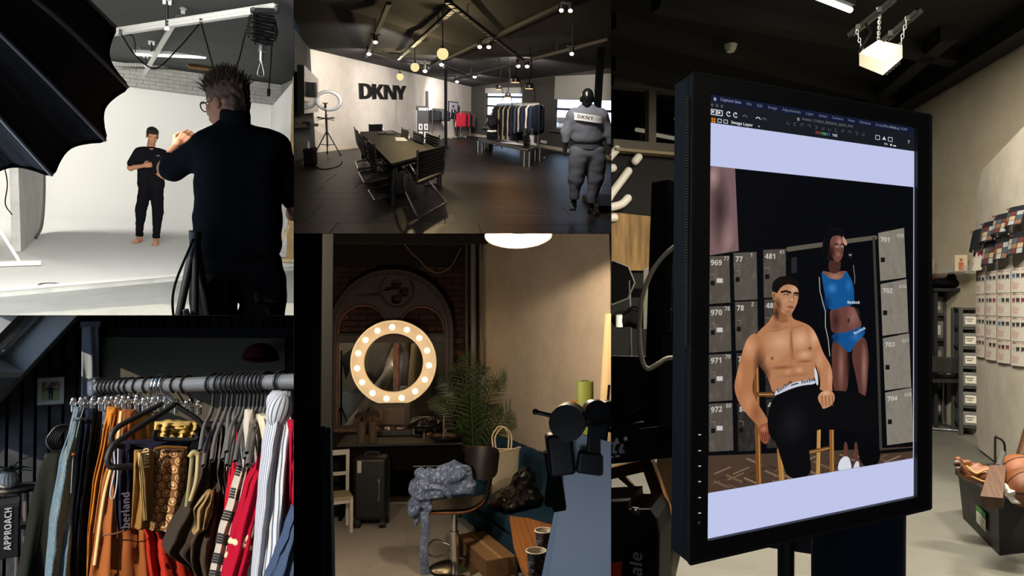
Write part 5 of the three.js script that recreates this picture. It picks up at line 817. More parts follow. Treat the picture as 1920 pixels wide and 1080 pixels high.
// ================================================================== set 3 things: clothes rail in the loft
{
const R = loftRoom, A = R.at, zb = LF.zb;
// ---- roof window with white reveal
{
const [h0, h1, h2, h3] = LF.hole, S = (s, k, off) => LF.slope(s, zb + k, off), wm = mat('#f0f2f2', { rough: 0.6 });
const w = R.struct('window_1', [[h0, h1], [h1, h2], [h2, h3], [h3, h0]].map(([a, b]) => quadSlab([S(...a, -0.02), S(...b, -0.02), S(...b, 0.2), S(...a, 0.2)], 0.03)), wm);
const c = [(h0[0] + h1[0]) / 2, (h0[1] + h3[1]) / 2], inn = LF.hole.map((p) => [lerp(p[0], c[0], 0.1), lerp(p[1], c[1], 0.1)]);
part(w, 'frame', inn.map((a, i) => { const b = inn[(i + 1) % 4]; return beam(S(...a, 0.13), S(...b, 0.13), 0.045, 0.06, V(-LF.sy, LF.sx, 0)); }), mat('#9fa6ac', { rough: 0.4 }));
const in2 = LF.hole.map((p) => [lerp(p[0], c[0], 0.2), lerp(p[1], c[1], 0.2)]); part(w, 'sash', in2.map((a, i) => { const b = in2[(i + 1) % 4]; return beam(S(...a, 0.15), S(...b, 0.15), 0.035, 0.05, V(-LF.sy, LF.sx, 0)); }), mat('#dfe3e5', { rough: 0.4 }));
part(w, 'pane', quadSlab(in2.map((a) => S(...a, 0.16)), 0.006), mat('#ffffff', { transmission: 1, rough: 0.02, thickness: 0 }));
}
// ---- dark screen, curtain, picture on the slatted wall
{
const q = [[183, 614], [560, 614], [560, 800], [183, 800]].map(([x, y]) => A(x, y, 4.3)), o = q[3], t = R.thing('projector_screen', 'large dark screen panel with wide black frame behind the rail', 'screen', o), L = q.map((p) => p.clone().sub(o));
part(t, 'frame', quadSlab(L, 0.06), mat('#0f0f11', { rough: 0.7 })); const inn = [[192, 632], [534, 634], [534, 790], [192, 790]].map(([x, y]) => A(x, y, 4.29).sub(o)); part(t, 'panel', quadSlab(inn, 0.005), mat('#5f5a4e', { rough: 0.5 }));
const c = A(170, 612, 4.25), h = c.y - A(170, 730, 4.25).y, k = R.thing('curtain', 'narrow pale grey curtain beside the dark screen', 'curtain', c); part(k, 'fabric', hang(h + 0.3, () => 0.04, () => 0.02, { folds: 4, amp: 0.5, seed: 2 }), cloth('#8b9297')); part(k, 'header', box(0.09, 0.03, 0.05, [0, 0.01, 0]), mat('#6c7074'));
const f = A(96, 733, 4.52), s = 4.52 / 1425, p = R.thing('picture_frame', 'small framed photo of a figure on the slatted wall', 'picture', f); part(p, 'frame', box(42 * s, 50 * s, 0.03, null, null, 0.004), mat('#3f4347', { rough: 0.4 })); part(p, 'mount', box(38 * s, 46 * s, 0.004, [0, 0, 0.016]), mat('#d5d8d6'));
part(p, 'print', printQuad([[-13 * s, 16 * s, 0.0195], [13 * s, 16 * s, 0.0195], [13 * s, -17 * s, 0.0195], [-13 * s, -17 * s, 0.0195]]), mat('#ffffff', { map: canvasTex(64, 80, (g) => { g.fillStyle = '#7f9a62'; g.fillRect(0, 0, 64, 80); g.fillStyle = '#a8b98d'; g.fillRect(0, 40, 64, 40); for (let i = 0; i < 26; i++) { g.fillStyle = ['#b79a96', '#8d5a55', '#cfc4bd'][i % 3]; g.beginPath(); g.arc(rnd() * 64, rnd() * 22, 5, 0, TAU); g.fill(); } g.fillStyle = '#26303f'; g.fillRect(24, 24, 16, 26); g.fillRect(18, 26, 28, 6); g.fillRect(25, 50, 6, 24); g.fillRect(34, 50, 6, 24); g.fillStyle = '#7a5a4a'; g.beginPath(); g.arc(32, 18, 6, 0, TAU); g.fill(); }) }));
const cp = A(488, 672, 4.1), cap = R.thing('red_hat', 'dim dark red cap hanging in front of the screen', 'cap', cp); part(cap, 'crown', xf(fin(new THREE.SphereGeometry(0.1, 20, 10, 0, TAU, 0, PI / 2)), null, null, [1, 0.9, 1.1]), cloth('#3a1216')); part(cap, 'brim', xf(fin(new THREE.CylinderGeometry(0.1, 0.1, 0.01, 20)), [0, 0, 0.06], [0.2, 0, 0], [0.95, 1, 1.1]), cloth('#330f13'));
}
// ---- side table, plant, box
{
const b = A(22, 1010, 3.6); b.y = A(22, 1010, 3.6).y; const top = A(26, 918, 3.6), low = A(42, 985, 3.5);
const t = R.thing('side_table', 'small round two-tier side table in the dark corner', 'table', [top.x, 0, top.z]), H = top.y; const wd = mat('#3a342f', { rough: 0.45, map: grainT });
part(t, 'table_top', cyl(0.09, 0.095, 0.018, [0, H, 0], null, 32), wd); part(t, 'rim', xf(fin(new THREE.TorusGeometry(0.093, 0.007, 8, 36)), [0, H + 0.008, 0], [PI / 2, 0, 0]), mat('#6b6055', { rough: 0.4 })); part(t, 'shelf', cyl(0.1, 0.105, 0.016, [0.045, low.y, 0.05], null, 32), wd); for (const [x, z] of [[-0.06, 0.04], [0.06, 0.05], [0.01, -0.07]]) part(t, 'leg', bar([x, 0, z], [x * 0.8, H, z * 0.8], 0.01), mat('#4a4038'));
const k = R.thing('potted_plant', 'small spiky plant in a ribbed white pot on the side table', 'plant', [top.x - 0.018, H + 0.012, top.z]); part(k, 'pot', loft((u, v) => { const a = u * TAU, r = (0.024 + 0.014 * Math.sin(PI * Math.min(1, v * 1.05))) * (1 + 0.04 * Math.cos(16 * a)); return [r * Math.cos(a), v * 0.065, r * Math.sin(a)]; }, 64, 10, { closeU: true, caps: true }), mat('#b9b7ae', { rough: 0.5 }));
const leafM = mat('#33472c', { rough: 0.5 }); for (let i = 0; i < 17; i++) { const a = i * 2.4, L = 0.07 + 0.05 * rnd(), e = rr(0.25, 1.1), dx = Math.cos(a), dz = Math.sin(a); part(k, 'leaf', loft((u, v) => { const w = 0.009 * Math.sin(PI * Math.pow(clamp(v, 0.02, 0.98), 0.6)) * (u * 2 - 1), r = L * v * Math.cos(e) * (1 + v * 0.3), y = 0.063 + L * Math.sin(e) * v - 0.045 * v * v; return [dx * r - dz * w, y + Math.abs(u - 0.5) * 0.006, dz * r + dx * w]; }, 4, 8), leafM); }
const bx = A(6, 1049, 3.1), bt = A(6, 950, 3.1), hh = bt.y - bx.y, box1 = R.thing('approach_box', 'black box lettered APPROACH standing at the left edge', 'box', bx, 0.12); part(box1, 'body', box(0.12, hh, 0.2, [-0.015, hh / 2, -0.1], null, 0.004), mat('#0d0d0f', { rough: 0.6 }));
const tg = new TextGeometry('APPROACH', { font: FONT, size: 0.021, depth: 0.001, curveSegments: 4 }); part(box1, 'lettering', xf(fin(tg), [0.022, 0.03, 0.002], [0, 0, PI / 2]), mat('#c9c9c6')); part(box1, 'lid', box(0.122, 0.02, 0.202, [-0.015, hh, -0.1], null, 0.003), mat('#17181a'));
}
// ---- second rack at the back left: wire hangers and a dark coat
{
const p = A(108, 800, 3.0), t = R.thing('dark_coat', 'long dark olive coat hanging behind the jeans', 'coat', A(112, 848, 3.0)); part(t, 'fabric', hang(1.0, (v) => lerp(0.04, 0.11, Math.sqrt(v)), () => 0.06, { folds: 4, amp: 0.3, seed: 4, fn: (x, y, z, v) => [x - 0.09 * v, y, z] }), cloth('#1d1e19')); part(t, 'collar', hang(0.08, () => 0.045, () => 0.04, { seed: 7 }), cloth('#3c3529'));
for (let i = 0; i < 6; i++) { const h = R.thing('wire_hanger', ['first', 'second', 'third', 'fourth', 'fifth', 'sixth'][i] + ' black empty hanger from the left in the bunch behind the jeans', 'hanger', A(92 + i * 4, 806 + i * 0.5, 3.0 + i * 0.015), 0, 'empty black hangers'); part(h, 'loop', tube([[0.09, 0.01, 0], [0.03, 0.012, 0], [0, -0.02, 0], [-0.005, -0.045, 0], [0.012, -0.075, 0], [0.05, -0.08, 0], [0.1, -0.07, 0]], 0.0045, 40), mat('#15161a', { rough: 0.35 })); }
}
// ---- the rail
const ra = A(180, 726, 2.02), rb = A(570, 715, 1.43), rd = rb.clone().sub(ra), RAD = 0.0168, ru = rd.clone().normalize();
{
const t = R.thing('clothes_rail', 'thick scuffed black metal clothes rail across the picture', 'rail', ra); part(t, 'tube', bar([0, 0, 0], rd, RAD, RAD, 28), mat('#7c7e80', { metalness: 0.25, rough: 0.42, map: speckle, rep: [6, 1] })); part(t, 'end_cap', [box(0.03, 0.05, 0.05, [0, 0, 0], [0, 0.4, 0], 0.012), bar([0, -0.01, 0], [0.0, -1.5, 0.0], 0.014)], mat('#121214', { rough: 0.4 }));
}
const railAt = (x) => { let lo = 0, hi = 1; for (let i = 0; i < 30; i++) { const m = (lo + hi) / 2, p = ra.clone().addScaledVector(rd, m), q = -p.z; (A(x, 720, q).x > p.x) ? lo = m : hi = m; } return ra.clone().addScaledVector(rd, (lo + hi) / 2); };
const ringQ = new THREE.Quaternion().setFromUnitVectors(V(0, 0, 1), ru);
const hookOn = (r = RAD + 0.0035, w = 0.0026) => { const g = fin(new THREE.TorusGeometry(r, w, 7, 26, PI * 1.45)); g.rotateZ(-0.35); g.applyQuaternion(ringQ); return g; };
// ---- garments: rows [y, left, right] in the photograph at depth d give the outline; the cloth is a closed fold with real depth
function drape(rows, d0, d1, dep, { folds = 3, amp = 0.12, seed = 0, nu = 40, nv = 40, wob = 0.1 } = {}) {
const pick = (y) => { let i = 0; while (i + 2 < rows.length && rows[i + 1][0] < y) i++; const a = rows[i], b = rows[i + 1], t = clamp((y - a[0]) / (b[0] - a[0]), 0, 1), s = t * t * (3 - 2 * t) * 0.5 + t * 0.5; return [lerp(a[1], b[1], s), lerp(a[2], b[2], s)]; };
const y0 = rows[0][0], y1 = rows[rows.length - 1][0], o = A((rows[0][1] + rows[0][2]) / 2, y0, d0);
const g = loft((u, v) => {
const y = lerp(y0, y1, v), [l, r] = pick(y), d = lerp(d0, d1, v), a = u * TAU, c = Math.cos(a), s = Math.sin(a);
const cc = Math.sign(c) * Math.pow(Math.abs(c), 0.8), ss = Math.sign(s) * Math.pow(Math.abs(s), 0.8);
const P = A(lerp(l, r, 0.5 + 0.5 * cc), y, d), f = sstep(0, 0.2, v);
const ripple = f * (amp * dep * Math.sin(folds * cc * 3 + seed + v * 2.6) + wob * dep * nz(cc * 2.5 + seed, v * 9, ss));
return [P.x - o.x, P.y - o.y + 0.004 * nz(cc * 3, seed, v * 4), P.z - o.z + ss * dep * (0.7 + 0.3 * f) + ripple];
}, nu, nv, { closeU: true, caps: true });
return { g, o };
}
function garment(name, label, cat, rows, d0, d1, dep, m, opt) { const { g, o } = drape(rows, d0, d1, dep, opt), t = R.thing(name, label, cat, o); part(t, 'fabric', g, m); t.home = o; return t; }
const strip = (t, pts, r, m, name = 'seam', d = 1.7) => part(t, name, tube(pts.map(([x, y, dd]) => A(x, y, dd ?? d).sub(t.home)), r, pts.length * 10), m);
// clip hangers for the trousers
const CLIP = mat('#c9c9c7', { metalness: 0.95, rough: 0.22 });
const ord = ['first', 'second', 'third', 'fourth', 'fifth', 'sixth', 'seventh', 'eighth', 'ninth', 'tenth', 'eleventh', 'twelfth', 'thirteenth', 'fourteenth'];
[[196, 764, 0.016, 1.98, 150], [203, 763, 0.016, 1.96, 165], [210, 764, 0.014, 1.95, 185], [218, 763, 0.016, 1.93, 200], [226, 761, 0.016, 1.92, 212], [236, 762, 0.016, 1.9, 232], [246, 760, 0.018, 1.88, 245], [262, 764, 0.016, 1.85, 268], [281, 764, 0.02, 1.82, 285], [296, 763, 0.016, 1.8, 300], [333, 768, 0.02, 1.78, 345], [352, 770, 0.016, 1.76, 362]].forEach(([x, y, h, d, bx], i) => {
const p = railAt(x), b = A(bx, y, d).sub(p), t = R.thing('clip_hanger', ord[i] + ' steel clip hanger from the left end of the rail', 'hanger', p, 0, 'steel clip hangers on the rail');
part(t, 'hook', [hookOn(), tube([[0, -RAD, 0], [b.x * 0.15, b.y * 0.35, b.z * 0.3], [b.x, b.y + 0.018, b.z]], 0.0021, 16)], mat('#3a3a3b', { metalness: 0.7, rough: 0.35 })); part(t, 'bar', bar([b.x - h, b.y + 0.012, b.z], [b.x + h, b.y + 0.012, b.z], 0.0028), CLIP);
for (const k of [-0.8, 0.8]) part(t, 'clip', [box(0.011, 0.022, 0.012, [b.x + h * k, b.y, b.z], null, 0.003), ball(0.0065, [b.x + h * k, b.y + 0.02, b.z + 0.004], [1, 1, 0.6], 10), xf(fin(new THREE.TorusGeometry(0.006, 0.0018, 6, 14)), [b.x + h * k, b.y + 0.012, b.z + 0.009])], CLIP);
});
// denim texture
const denimT = (a, b) => canvasTex(256, 256, (g, w, h) => { g.fillStyle = a; g.fillRect(0, 0, w, h); for (let i = 0; i < 5000; i++) { g.fillStyle = rnd() < 0.5 ? b : '#10202c'; g.globalAlpha = 0.18 * rnd(); g.fillRect(rnd() * w, rnd() * h, rr(1, 3), rr(3, 14)); } });
const denim = mat('#ffffff', { map: denimT('#5b707d', '#b9c6cc'), rough: 0.95, specularIntensity: 0.1, bumpMap: bumpFine, bumpScale: 0.0012, rep: [2, 3] });
const jeans = garment('jeans', 'light blue jeans clipped at the left end of the rail', 'jeans', [[763, 139, 159], [800, 131, 157], [863, 112, 150], [976, 93, 141], [1090, 83, 136]], 1.95, 1.80, 0.05, denim, { seed: 1, folds: 2, amp: 0.18 });
strip(jeans, [[140, 770, 1.905], [128, 830, 1.87], [117, 900, 1.84], [104, 980, 1.80]], 0.0011, mat('#8f8563')); strip(jeans, [[157, 765, 1.9], [147, 800, 1.885], [138, 850, 1.86], [133, 925, 1.82]], 0.001, mat('#7d939c')); part(jeans, 'waistband', tube([[139, 786, 1.90], [150, 785, 1.885], [158, 786, 1.90]].map((q) => A(...q).sub(jeans.home)), 0.0035, 20), denim); part(jeans, 'rivet', ball(0.004, A(138, 852, 1.835).sub(jeans.home)), mat('#9c5a32', { metalness: 0.7, rough: 0.4 }));
garment('trousers', 'dark navy trousers right of the light jeans', 'trousers', [[766, 158, 182], [800, 155, 180], [863, 147, 174], [976, 138, 160], [1090, 135, 152]], 1.95, 1.82, 0.05, cloth('#1e2534'), { seed: 3, amp: 0.2 });
garment('trousers', 'charcoal wool trousers between navy trousers and small jeans', 'trousers', [[768, 179, 195], [800, 177, 193], [863, 169, 186], [976, 156, 172], [1090, 148, 165]], 1.96, 1.84, 0.045, cloth('#2b2d33'), { seed: 5, amp: 0.2 });
garment('jeans', 'narrow mid-blue jeans between charcoal and orange trousers', 'jeans', [[770, 192, 203], [863, 182, 194], [976, 170, 184], [1090, 160, 176]], 1.95, 1.85, 0.04, mat('#ffffff', { map: denimT('#54637a', '#8fa0b6'), rough: 0.95, rep: [2, 3] }), { seed: 7, amp: 0.15 });
const orange = garment('trousers', 'bright ochre orange trousers in the sunlight', 'trousers', [[764, 201, 226], [818, 192, 214], [908, 174, 197], [999, 165, 184], [1090, 163, 176]], 1.90, 1.80, 0.055, cloth('#b8762a'), { seed: 9, amp: 0.22 }); strip(orange, [[210, 775, 1.84], [203, 830, 1.82], [188, 915, 1.79], [176, 1000, 1.76]], 0.0016, mat('#8a5415'));
const cargo = garment('trousers', 'wide tan to rust brown canvas trousers', 'trousers', [[768, 222, 256], [830, 212, 262], [908, 190, 275], [999, 178, 292], [1090, 166, 305]], 1.86, 1.76, 0.05, cloth('#96582f'), { seed: 11, amp: 0.2, folds: 4 }); strip(cargo, [[228, 772, 1.80], [219, 840, 1.775], [196, 930, 1.745], [178, 1060, 1.70]], 0.004, mat('#d9b77c'), 'painted_sunlit_edge'); strip(cargo, [[190, 1005, 1.72], [225, 998, 1.70], [262, 985, 1.70]], 0.0015, mat('#5f3a22'));  // pale strip is sunlight on the left edge, painted as colour
garment('trousers', 'tan trousers with folded waistband behind the black hangers', 'trousers', [[776, 250, 291], [830, 252, 300], [900, 250, 305]], 1.90, 1.86, 0.04, cloth('#a4824f'), { seed: 13, amp: 0.25 });
garment('cloth_bag', 'crumpled pale gold garment between the black hangers', 'garment', [[790, 290, 378], [812, 288, 372], [828, 292, 362]], 1.84, 1.82, 0.05, cloth('#cdb06a'), { seed: 15, amp: 0.5, folds: 5, wob: 0.5 });
garment('red_trousers', 'rust red trousers below the patterned shorts', 'trousers', [[965, 250, 345], [1000, 268, 372], [1090, 282, 398]], 1.80, 1.72, 0.05, cloth('#a02a1c'), { seed: 17, amp: 0.35, folds: 4 });
garment('folded_trousers', 'dark navy garment folded over a black hanger', 'trousers', [[826, 222, 360], [838, 218, 356], [850, 220, 350]], 1.74, 1.73, 0.03, cloth('#1f2030'), { seed: 19, amp: 0.1 });
const navy = garment('long_waistband', 'dark navy hanging waistband with white piping and pale lettering', 'garment', [[832, 208, 250], [900, 212, 252], [960, 216, 248], [992, 222, 240]], 1.70, 1.68, 0.012, cloth('#23222f'), { seed: 21, amp: 0.4 }); strip(navy, [[213, 834, 1.675], [215, 880, 1.67], [207, 925, 1.668], [214, 934, 1.668], [220, 900, 1.668], [222, 840, 1.67]], 0.0016, mat('#b9bcc4'), 'piping');
{ const g = new TextGeometry('berland', { font: FONT, size: 0.0145, depth: 0.0008, curveSegments: 4 }), p = A(243, 990, 1.66).sub(navy.home); part(navy, 'lettering', xf(fin(g), p.toArray(), [0, 0, PI / 2]), mat('#5f5866')); }
// patterned folded shorts
{
const pat = canvasTex(256, 256, (g, w, h) => { g.fillStyle = '#6b4320'; g.fillRect(0, 0, w, h); g.strokeStyle = '#c9a878'; g.fillStyle = '#c9a878'; for (let j = 0; j < 8; j++) for (let i = 0; i < 8; i++) { const x = (i + (j & 1) * 0.5) * 32 + 8, y = j * 32 + 16; g.lineWidth = 3; g.beginPath(); g.ellipse(x, y, 10, 12.5, 0, 0, TAU); g.stroke(); g.beginPath(); g.moveTo(x, y - 8); g.lineTo(x - 6, y + 5); g.lineTo(x + 6, y + 5); g.fill(); g.fillRect(x - 1.5, y + 3, 3, 7); } });
const t = garment('patterned_shorts', 'folded tan shorts with a small repeated tree-ring print, sunlit', 'shorts', [[842, 288, 352], [860, 286, 351], [930, 284, 350], [992, 280, 338]], 1.62, 1.60, 0.03, mat('#ffffff', { map: pat, rough: 0.9, rep: [1.5, 1.3] }), { seed: 23, amp: 0.25, folds: 2 });
const P = drape([[845, 251, 290], [900, 250, 289], [990, 246, 288]], 1.6, 1.59, 0.015, { seed: 25, amp: 0.5, folds: 2 }); P.g.translate(P.o.x - t.home.x, P.o.y - t.home.y, P.o.z - t.home.z); part(t, 'waistband', P.g, cloth('#8a6738'));
const Q = drape([[850, 258, 266], [900, 262, 273], [975, 268, 277]], 1.57, 1.565, 0.006, { seed: 27, amp: 0.6 }); Q.g.translate(Q.o.x - t.home.x, Q.o.y - t.home.y, Q.o.z - t.home.z); part(t, 'inner_lining', Q.g, cloth('#d7bd86'));
const g = new TextGeometry('Timb', { font: FONT, size: 0.013, depth: 0.001, curveSegments: 4 }); part(t, 'lettering', xf(fin(g), A(281, 879, 1.575).sub(t.home).toArray(), [0, 0, PI / 2 + 0.05]), mat('#d8c49a'));
strip(t, [[290, 842, 1.59], [310, 838, 1.588], [351, 840, 1.59]], 0.003, cloth('#7a5428'), 'hem', 1.6);
}
// black plastic hangers
const plastic = mat('#111114', { rough: 0.6, sheen: 0.4, sheenColor: new THREE.Color('#55555c') });
const bigHanger = (label, x, pts, bar2) => { const p = railAt(x), t = R.thing('plastic_hanger', label, 'hanger', p); part(t, 'hook', [hookOn(RAD + 0.005, 0.0035), tube([[0, -RAD, 0], A(...pts[0]).sub(p)], 0.003)], CHROME); part(t, 'shoulder', tube(pts.map((q) => A(...q).sub(p)), 0.006, pts.length * 9, false, 8, 0.35), plastic); if (bar2) part(t, 'trouser_bar', tube(bar2.map((q) => A(...q).sub(p)), 0.005, 24), plastic); };
bigHanger('front black velvet hanger with its arm bent down on the left', 306, [[326, 757, 1.66], [318, 765, 1.65], [262, 800, 1.60], [214, 834, 1.56], [202, 860, 1.55], [206, 874, 1.55], [218, 876, 1.55], [248, 874, 1.56]]);
bigHanger('upper black velvet hanger behind the front one', 300, [[303, 757, 1.72], [290, 764, 1.7], [225, 798, 1.66], [210, 815, 1.65], [212, 832, 1.65], [232, 838, 1.66]]);
bigHanger('black velvet hanger sloping down to the right', 314, [[330, 757, 1.70], [336, 764, 1.70], [368, 785, 1.70], [386, 806, 1.70], [390, 818, 1.70]], [[292, 806, 1.7], [290, 820, 1.7], [300, 823, 1.7], [365, 824, 1.7], [368, 812, 1.7]]);
// ---- grey hangers on the right with slim clips
for (let i = 0; i < 13; i++) {
const x = [401, 417, 428, 437, 447, 453, 461, 470, 478, 485, 493, 500, 529][i], p = railAt(x), d = -p.z, t = R.thing('grey_hanger', ord[i] + ' grey hanger from the left in the right-hand bunch', 'hanger', p, 0, 'grey hangers on the right'), w = 0.012 + 0.004 * Math.sin(i * 3);
const ex = x - 18 - 10 * Math.sin(i * 1.3), ey = 800 + 30 * Math.abs(Math.sin(i * 1.9)), hk = hookOn(RAD + 0.006, 0.0032); part(t, 'hook', [hk, bar([0, -RAD, 0], A(x - 3, 765, d - 0.02).sub(p), 0.0028)], mat('#2d2d2e', { metalness: 0.5, rough: 0.4 }));
part(t, 'arm', tube([A(x - 3, 765, d - 0.02), A(x - 8, 780, d - 0.06), A(ex, ey, d - 0.12), A(ex - 8, ey + 45, d - 0.18)].map((q) => q.sub(p)), 0.0042, 30), mat('#5b5a58', { rough: 0.45 }));
}
// ---- tops on the right
const brown = cloth('#3a322c'), brown2 = cloth('#40352c');
const bt = garment('brown_tee', 'dark brown tee hanging askew with its hem pointing left', 't-shirt', [[832, 384, 402], [880, 366, 408], [940, 342, 410], [1000, 312, 405], [1026, 303, 385], [1058, 352, 372]], 1.62, 1.50, 0.05, brown, { seed: 31, amp: 0.3, folds: 3 });
strip(bt, [[360, 858, 1.53], [356, 900, 1.51], [350, 950, 1.5]], 0.004, cloth('#8d8460'), 'strap'); strip(bt, [[372, 848, 1.53], [368, 900, 1.51], [356, 940, 1.5]], 0.004, cloth('#b0a880'), 'strap'); strip(bt, [[356, 858, 1.53], [363, 849, 1.53], [372, 852, 1.53]], 0.006, cloth('#a39c6c'), 'strap');
garment('brown_tee', 'second dark brown tee further right with a wavy hem', 't-shirt', [[900, 398, 420], [960, 376, 424], [1010, 352, 428], [1040, 352, 424], [1090, 370, 420]], 1.56, 1.47, 0.05, brown2, { seed: 33, amp: 0.4, folds: 3 });
garment('khaki_tee', 'small khaki tee tail hanging between the brown tees', 't-shirt', [[920, 386, 402], [955, 362, 398], [985, 366, 388], [998, 360, 368]], 1.49, 1.47, 0.02, cloth('#8d7650'), { seed: 35, amp: 0.5 });
garment('jersey_bundle', 'bundle of grey and brown tops bunched under the hangers', 'tops', [[790, 408, 440], [830, 402, 440], [880, 398, 436], [925, 408, 430]], 1.62, 1.56, 0.05, cloth('#55504a'), { seed: 37, amp: 0.5, folds: 6 });
garment('white_jersey', 'white top sliver between grey hangers and the red top', 'top', [[812, 425, 446], [860, 420, 440], [900, 420, 432]], 1.56, 1.54, 0.03, cloth('#cfcac2'), { seed: 38, amp: 0.4 });
garment('red_jersey', 'plain red top just right of the grey hangers', 'top', [[806, 446, 463], [850, 438, 458], [900, 428, 452], [960, 418, 446], [1090, 396, 440]], 1.52, 1.44, 0.05, cloth('#b01a2c'), { seed: 39, amp: 0.25 });
{
const t = garment('striped_tee', 'pale grey tee sleeve with groups of black stripes', 't-shirt', [[768, 459, 478], [800, 456, 474], [863, 449, 464], [931, 431, 453], [999, 409, 437], [1090, 391, 422]], 1.47, 1.38, 0.03, cloth('#b5aea2'), { seed: 41, amp: 0.2, folds: 2, wob: 0.05 });
const half = (y) => { const k = [[863, 449, 464], [931, 431, 453], [999, 409, 437], [1090, 391, 422]]; let i = 0; while (i < 2 && k[i + 1][0] < y) i++; const s = (y - k[i][0]) / (k[i + 1][0] - k[i][0]); return [lerp(k[i][1], k[i + 1][1], s), lerp(k[i][2], k[i + 1][2], s)]; };
for (const y0 of [876, 918, 960, 1003, 1040, 1072]) for (let j = 0; j < 4; j++) { const y = y0 + j * 5, [l, r] = half(y), dd = lerp(1.415, 1.345, (y - 870) / 220); strip(t, [[l, y - 2, dd + 0.03], [lerp(l, r, 0.2), y - 1, dd + 0.006], [lerp(l, r, 0.5), y + 1, dd], [lerp(l, r, 0.8), y + 3, dd + 0.006], [r, y + 4, dd + 0.03]], 0.0021, mat('#17171a', { rough: 0.9 }), 'stripe'); }
}
garment('grey_jersey', 'light grey top behind the striped tee', 'top', [[775, 478, 500], [840, 470, 496], [900, 458, 488], [1000, 440, 470], [1090, 425, 455]], 1.46, 1.42, 0.04, cloth('#8f8a82'), { seed: 43, amp: 0.3 });
garment('cream_jersey', 'cream collar top next to the striped shirt', 'top', [[778, 485, 508], [810, 488, 512], [845, 490, 508]], 1.42, 1.41, 0.04, cloth('#d3c6ac'), { seed: 45, amp: 0.4 });
{
const t = garment('varsity_shirt', 'crimson rugby shirt with cream bands near its hem', 'shirt', [[850, 486, 498], [908, 457, 492], [999, 432, 478], [1090, 414, 458]], 1.41, 1.33, 0.04, cloth('#a3122e'), { seed: 47, amp: 0.15, wob: 0.05 });
for (const [y, h] of [[1013, 8], [1040, 8]]) strip(t, [[432 - (y - 1013) * 0.3, y, 1.342], [448, y + 6, 1.326], [462, y + 12, 1.322], [473 - (y - 1013) * 0.3, y + 16, 1.332]], 0.006, cloth('#d9cba6'), 'cream_band'); strip(t, [[474, 985, 1.335], [468, 1005, 1.325], [456, 1018, 1.325]], 0.0055, cloth('#d9cba6'), 'cream_band');
}
{
const st = canvasTex(256, 64, (g, w, h) => { g.fillStyle = '#b4b7bf'; g.fillRect(0, 0, w, h); g.fillStyle = '#46546d'; for (let i = 0; i < 16; i++) g.fillRect(i * 16, 0, 4.5, h); });
const m = mat('#ffffff', { map: st, rough: 0.95, rep: [2.4, 1], bumpMap: bumpSoft, bumpScale: 0.002 });
const t = garment('striped_shirt', 'white and blue striped shirt with rounded shoulder at the right', 'shirt', [[733, 510, 545], [745, 500, 550], [786, 502, 549], [840, 492, 543], [908, 484, 539], [999, 477, 534], [1090, 470, 520]], 1.37, 1.28, 0.05, m, { seed: 49, amp: 0.25, folds: 2 });
part(t, 'shoulder', xf(fin(new THREE.SphereGeometry(0.025, 24, 16)), A(525, 770, 1.325).sub(t.home).toArray(), [0, 0, -0.3], [1, 1.25, 1]), mat('#ffffff', { map: st, rough: 0.95, rep: [1, 1] }));
}
garment('red_shirt', 'narrow crimson shirt at the right edge beside the striped shirt', 'shirt', [[786, 538, 556], [840, 538, 556], [908, 537, 556], [967, 534, 556]], 1.31, 1.29, 0.03, cloth('#9c1830'), { seed: 51 });
garment('blue_jersey', 'plain slate blue top in the lower right corner of the rail', 'top', [[950, 548, 560], [990, 534, 560], [1040, 514, 560], [1090, 494, 560]], 1.24, 1.2, 0.04, cloth('#41516e'), { seed: 53, amp: 0.2 });
}
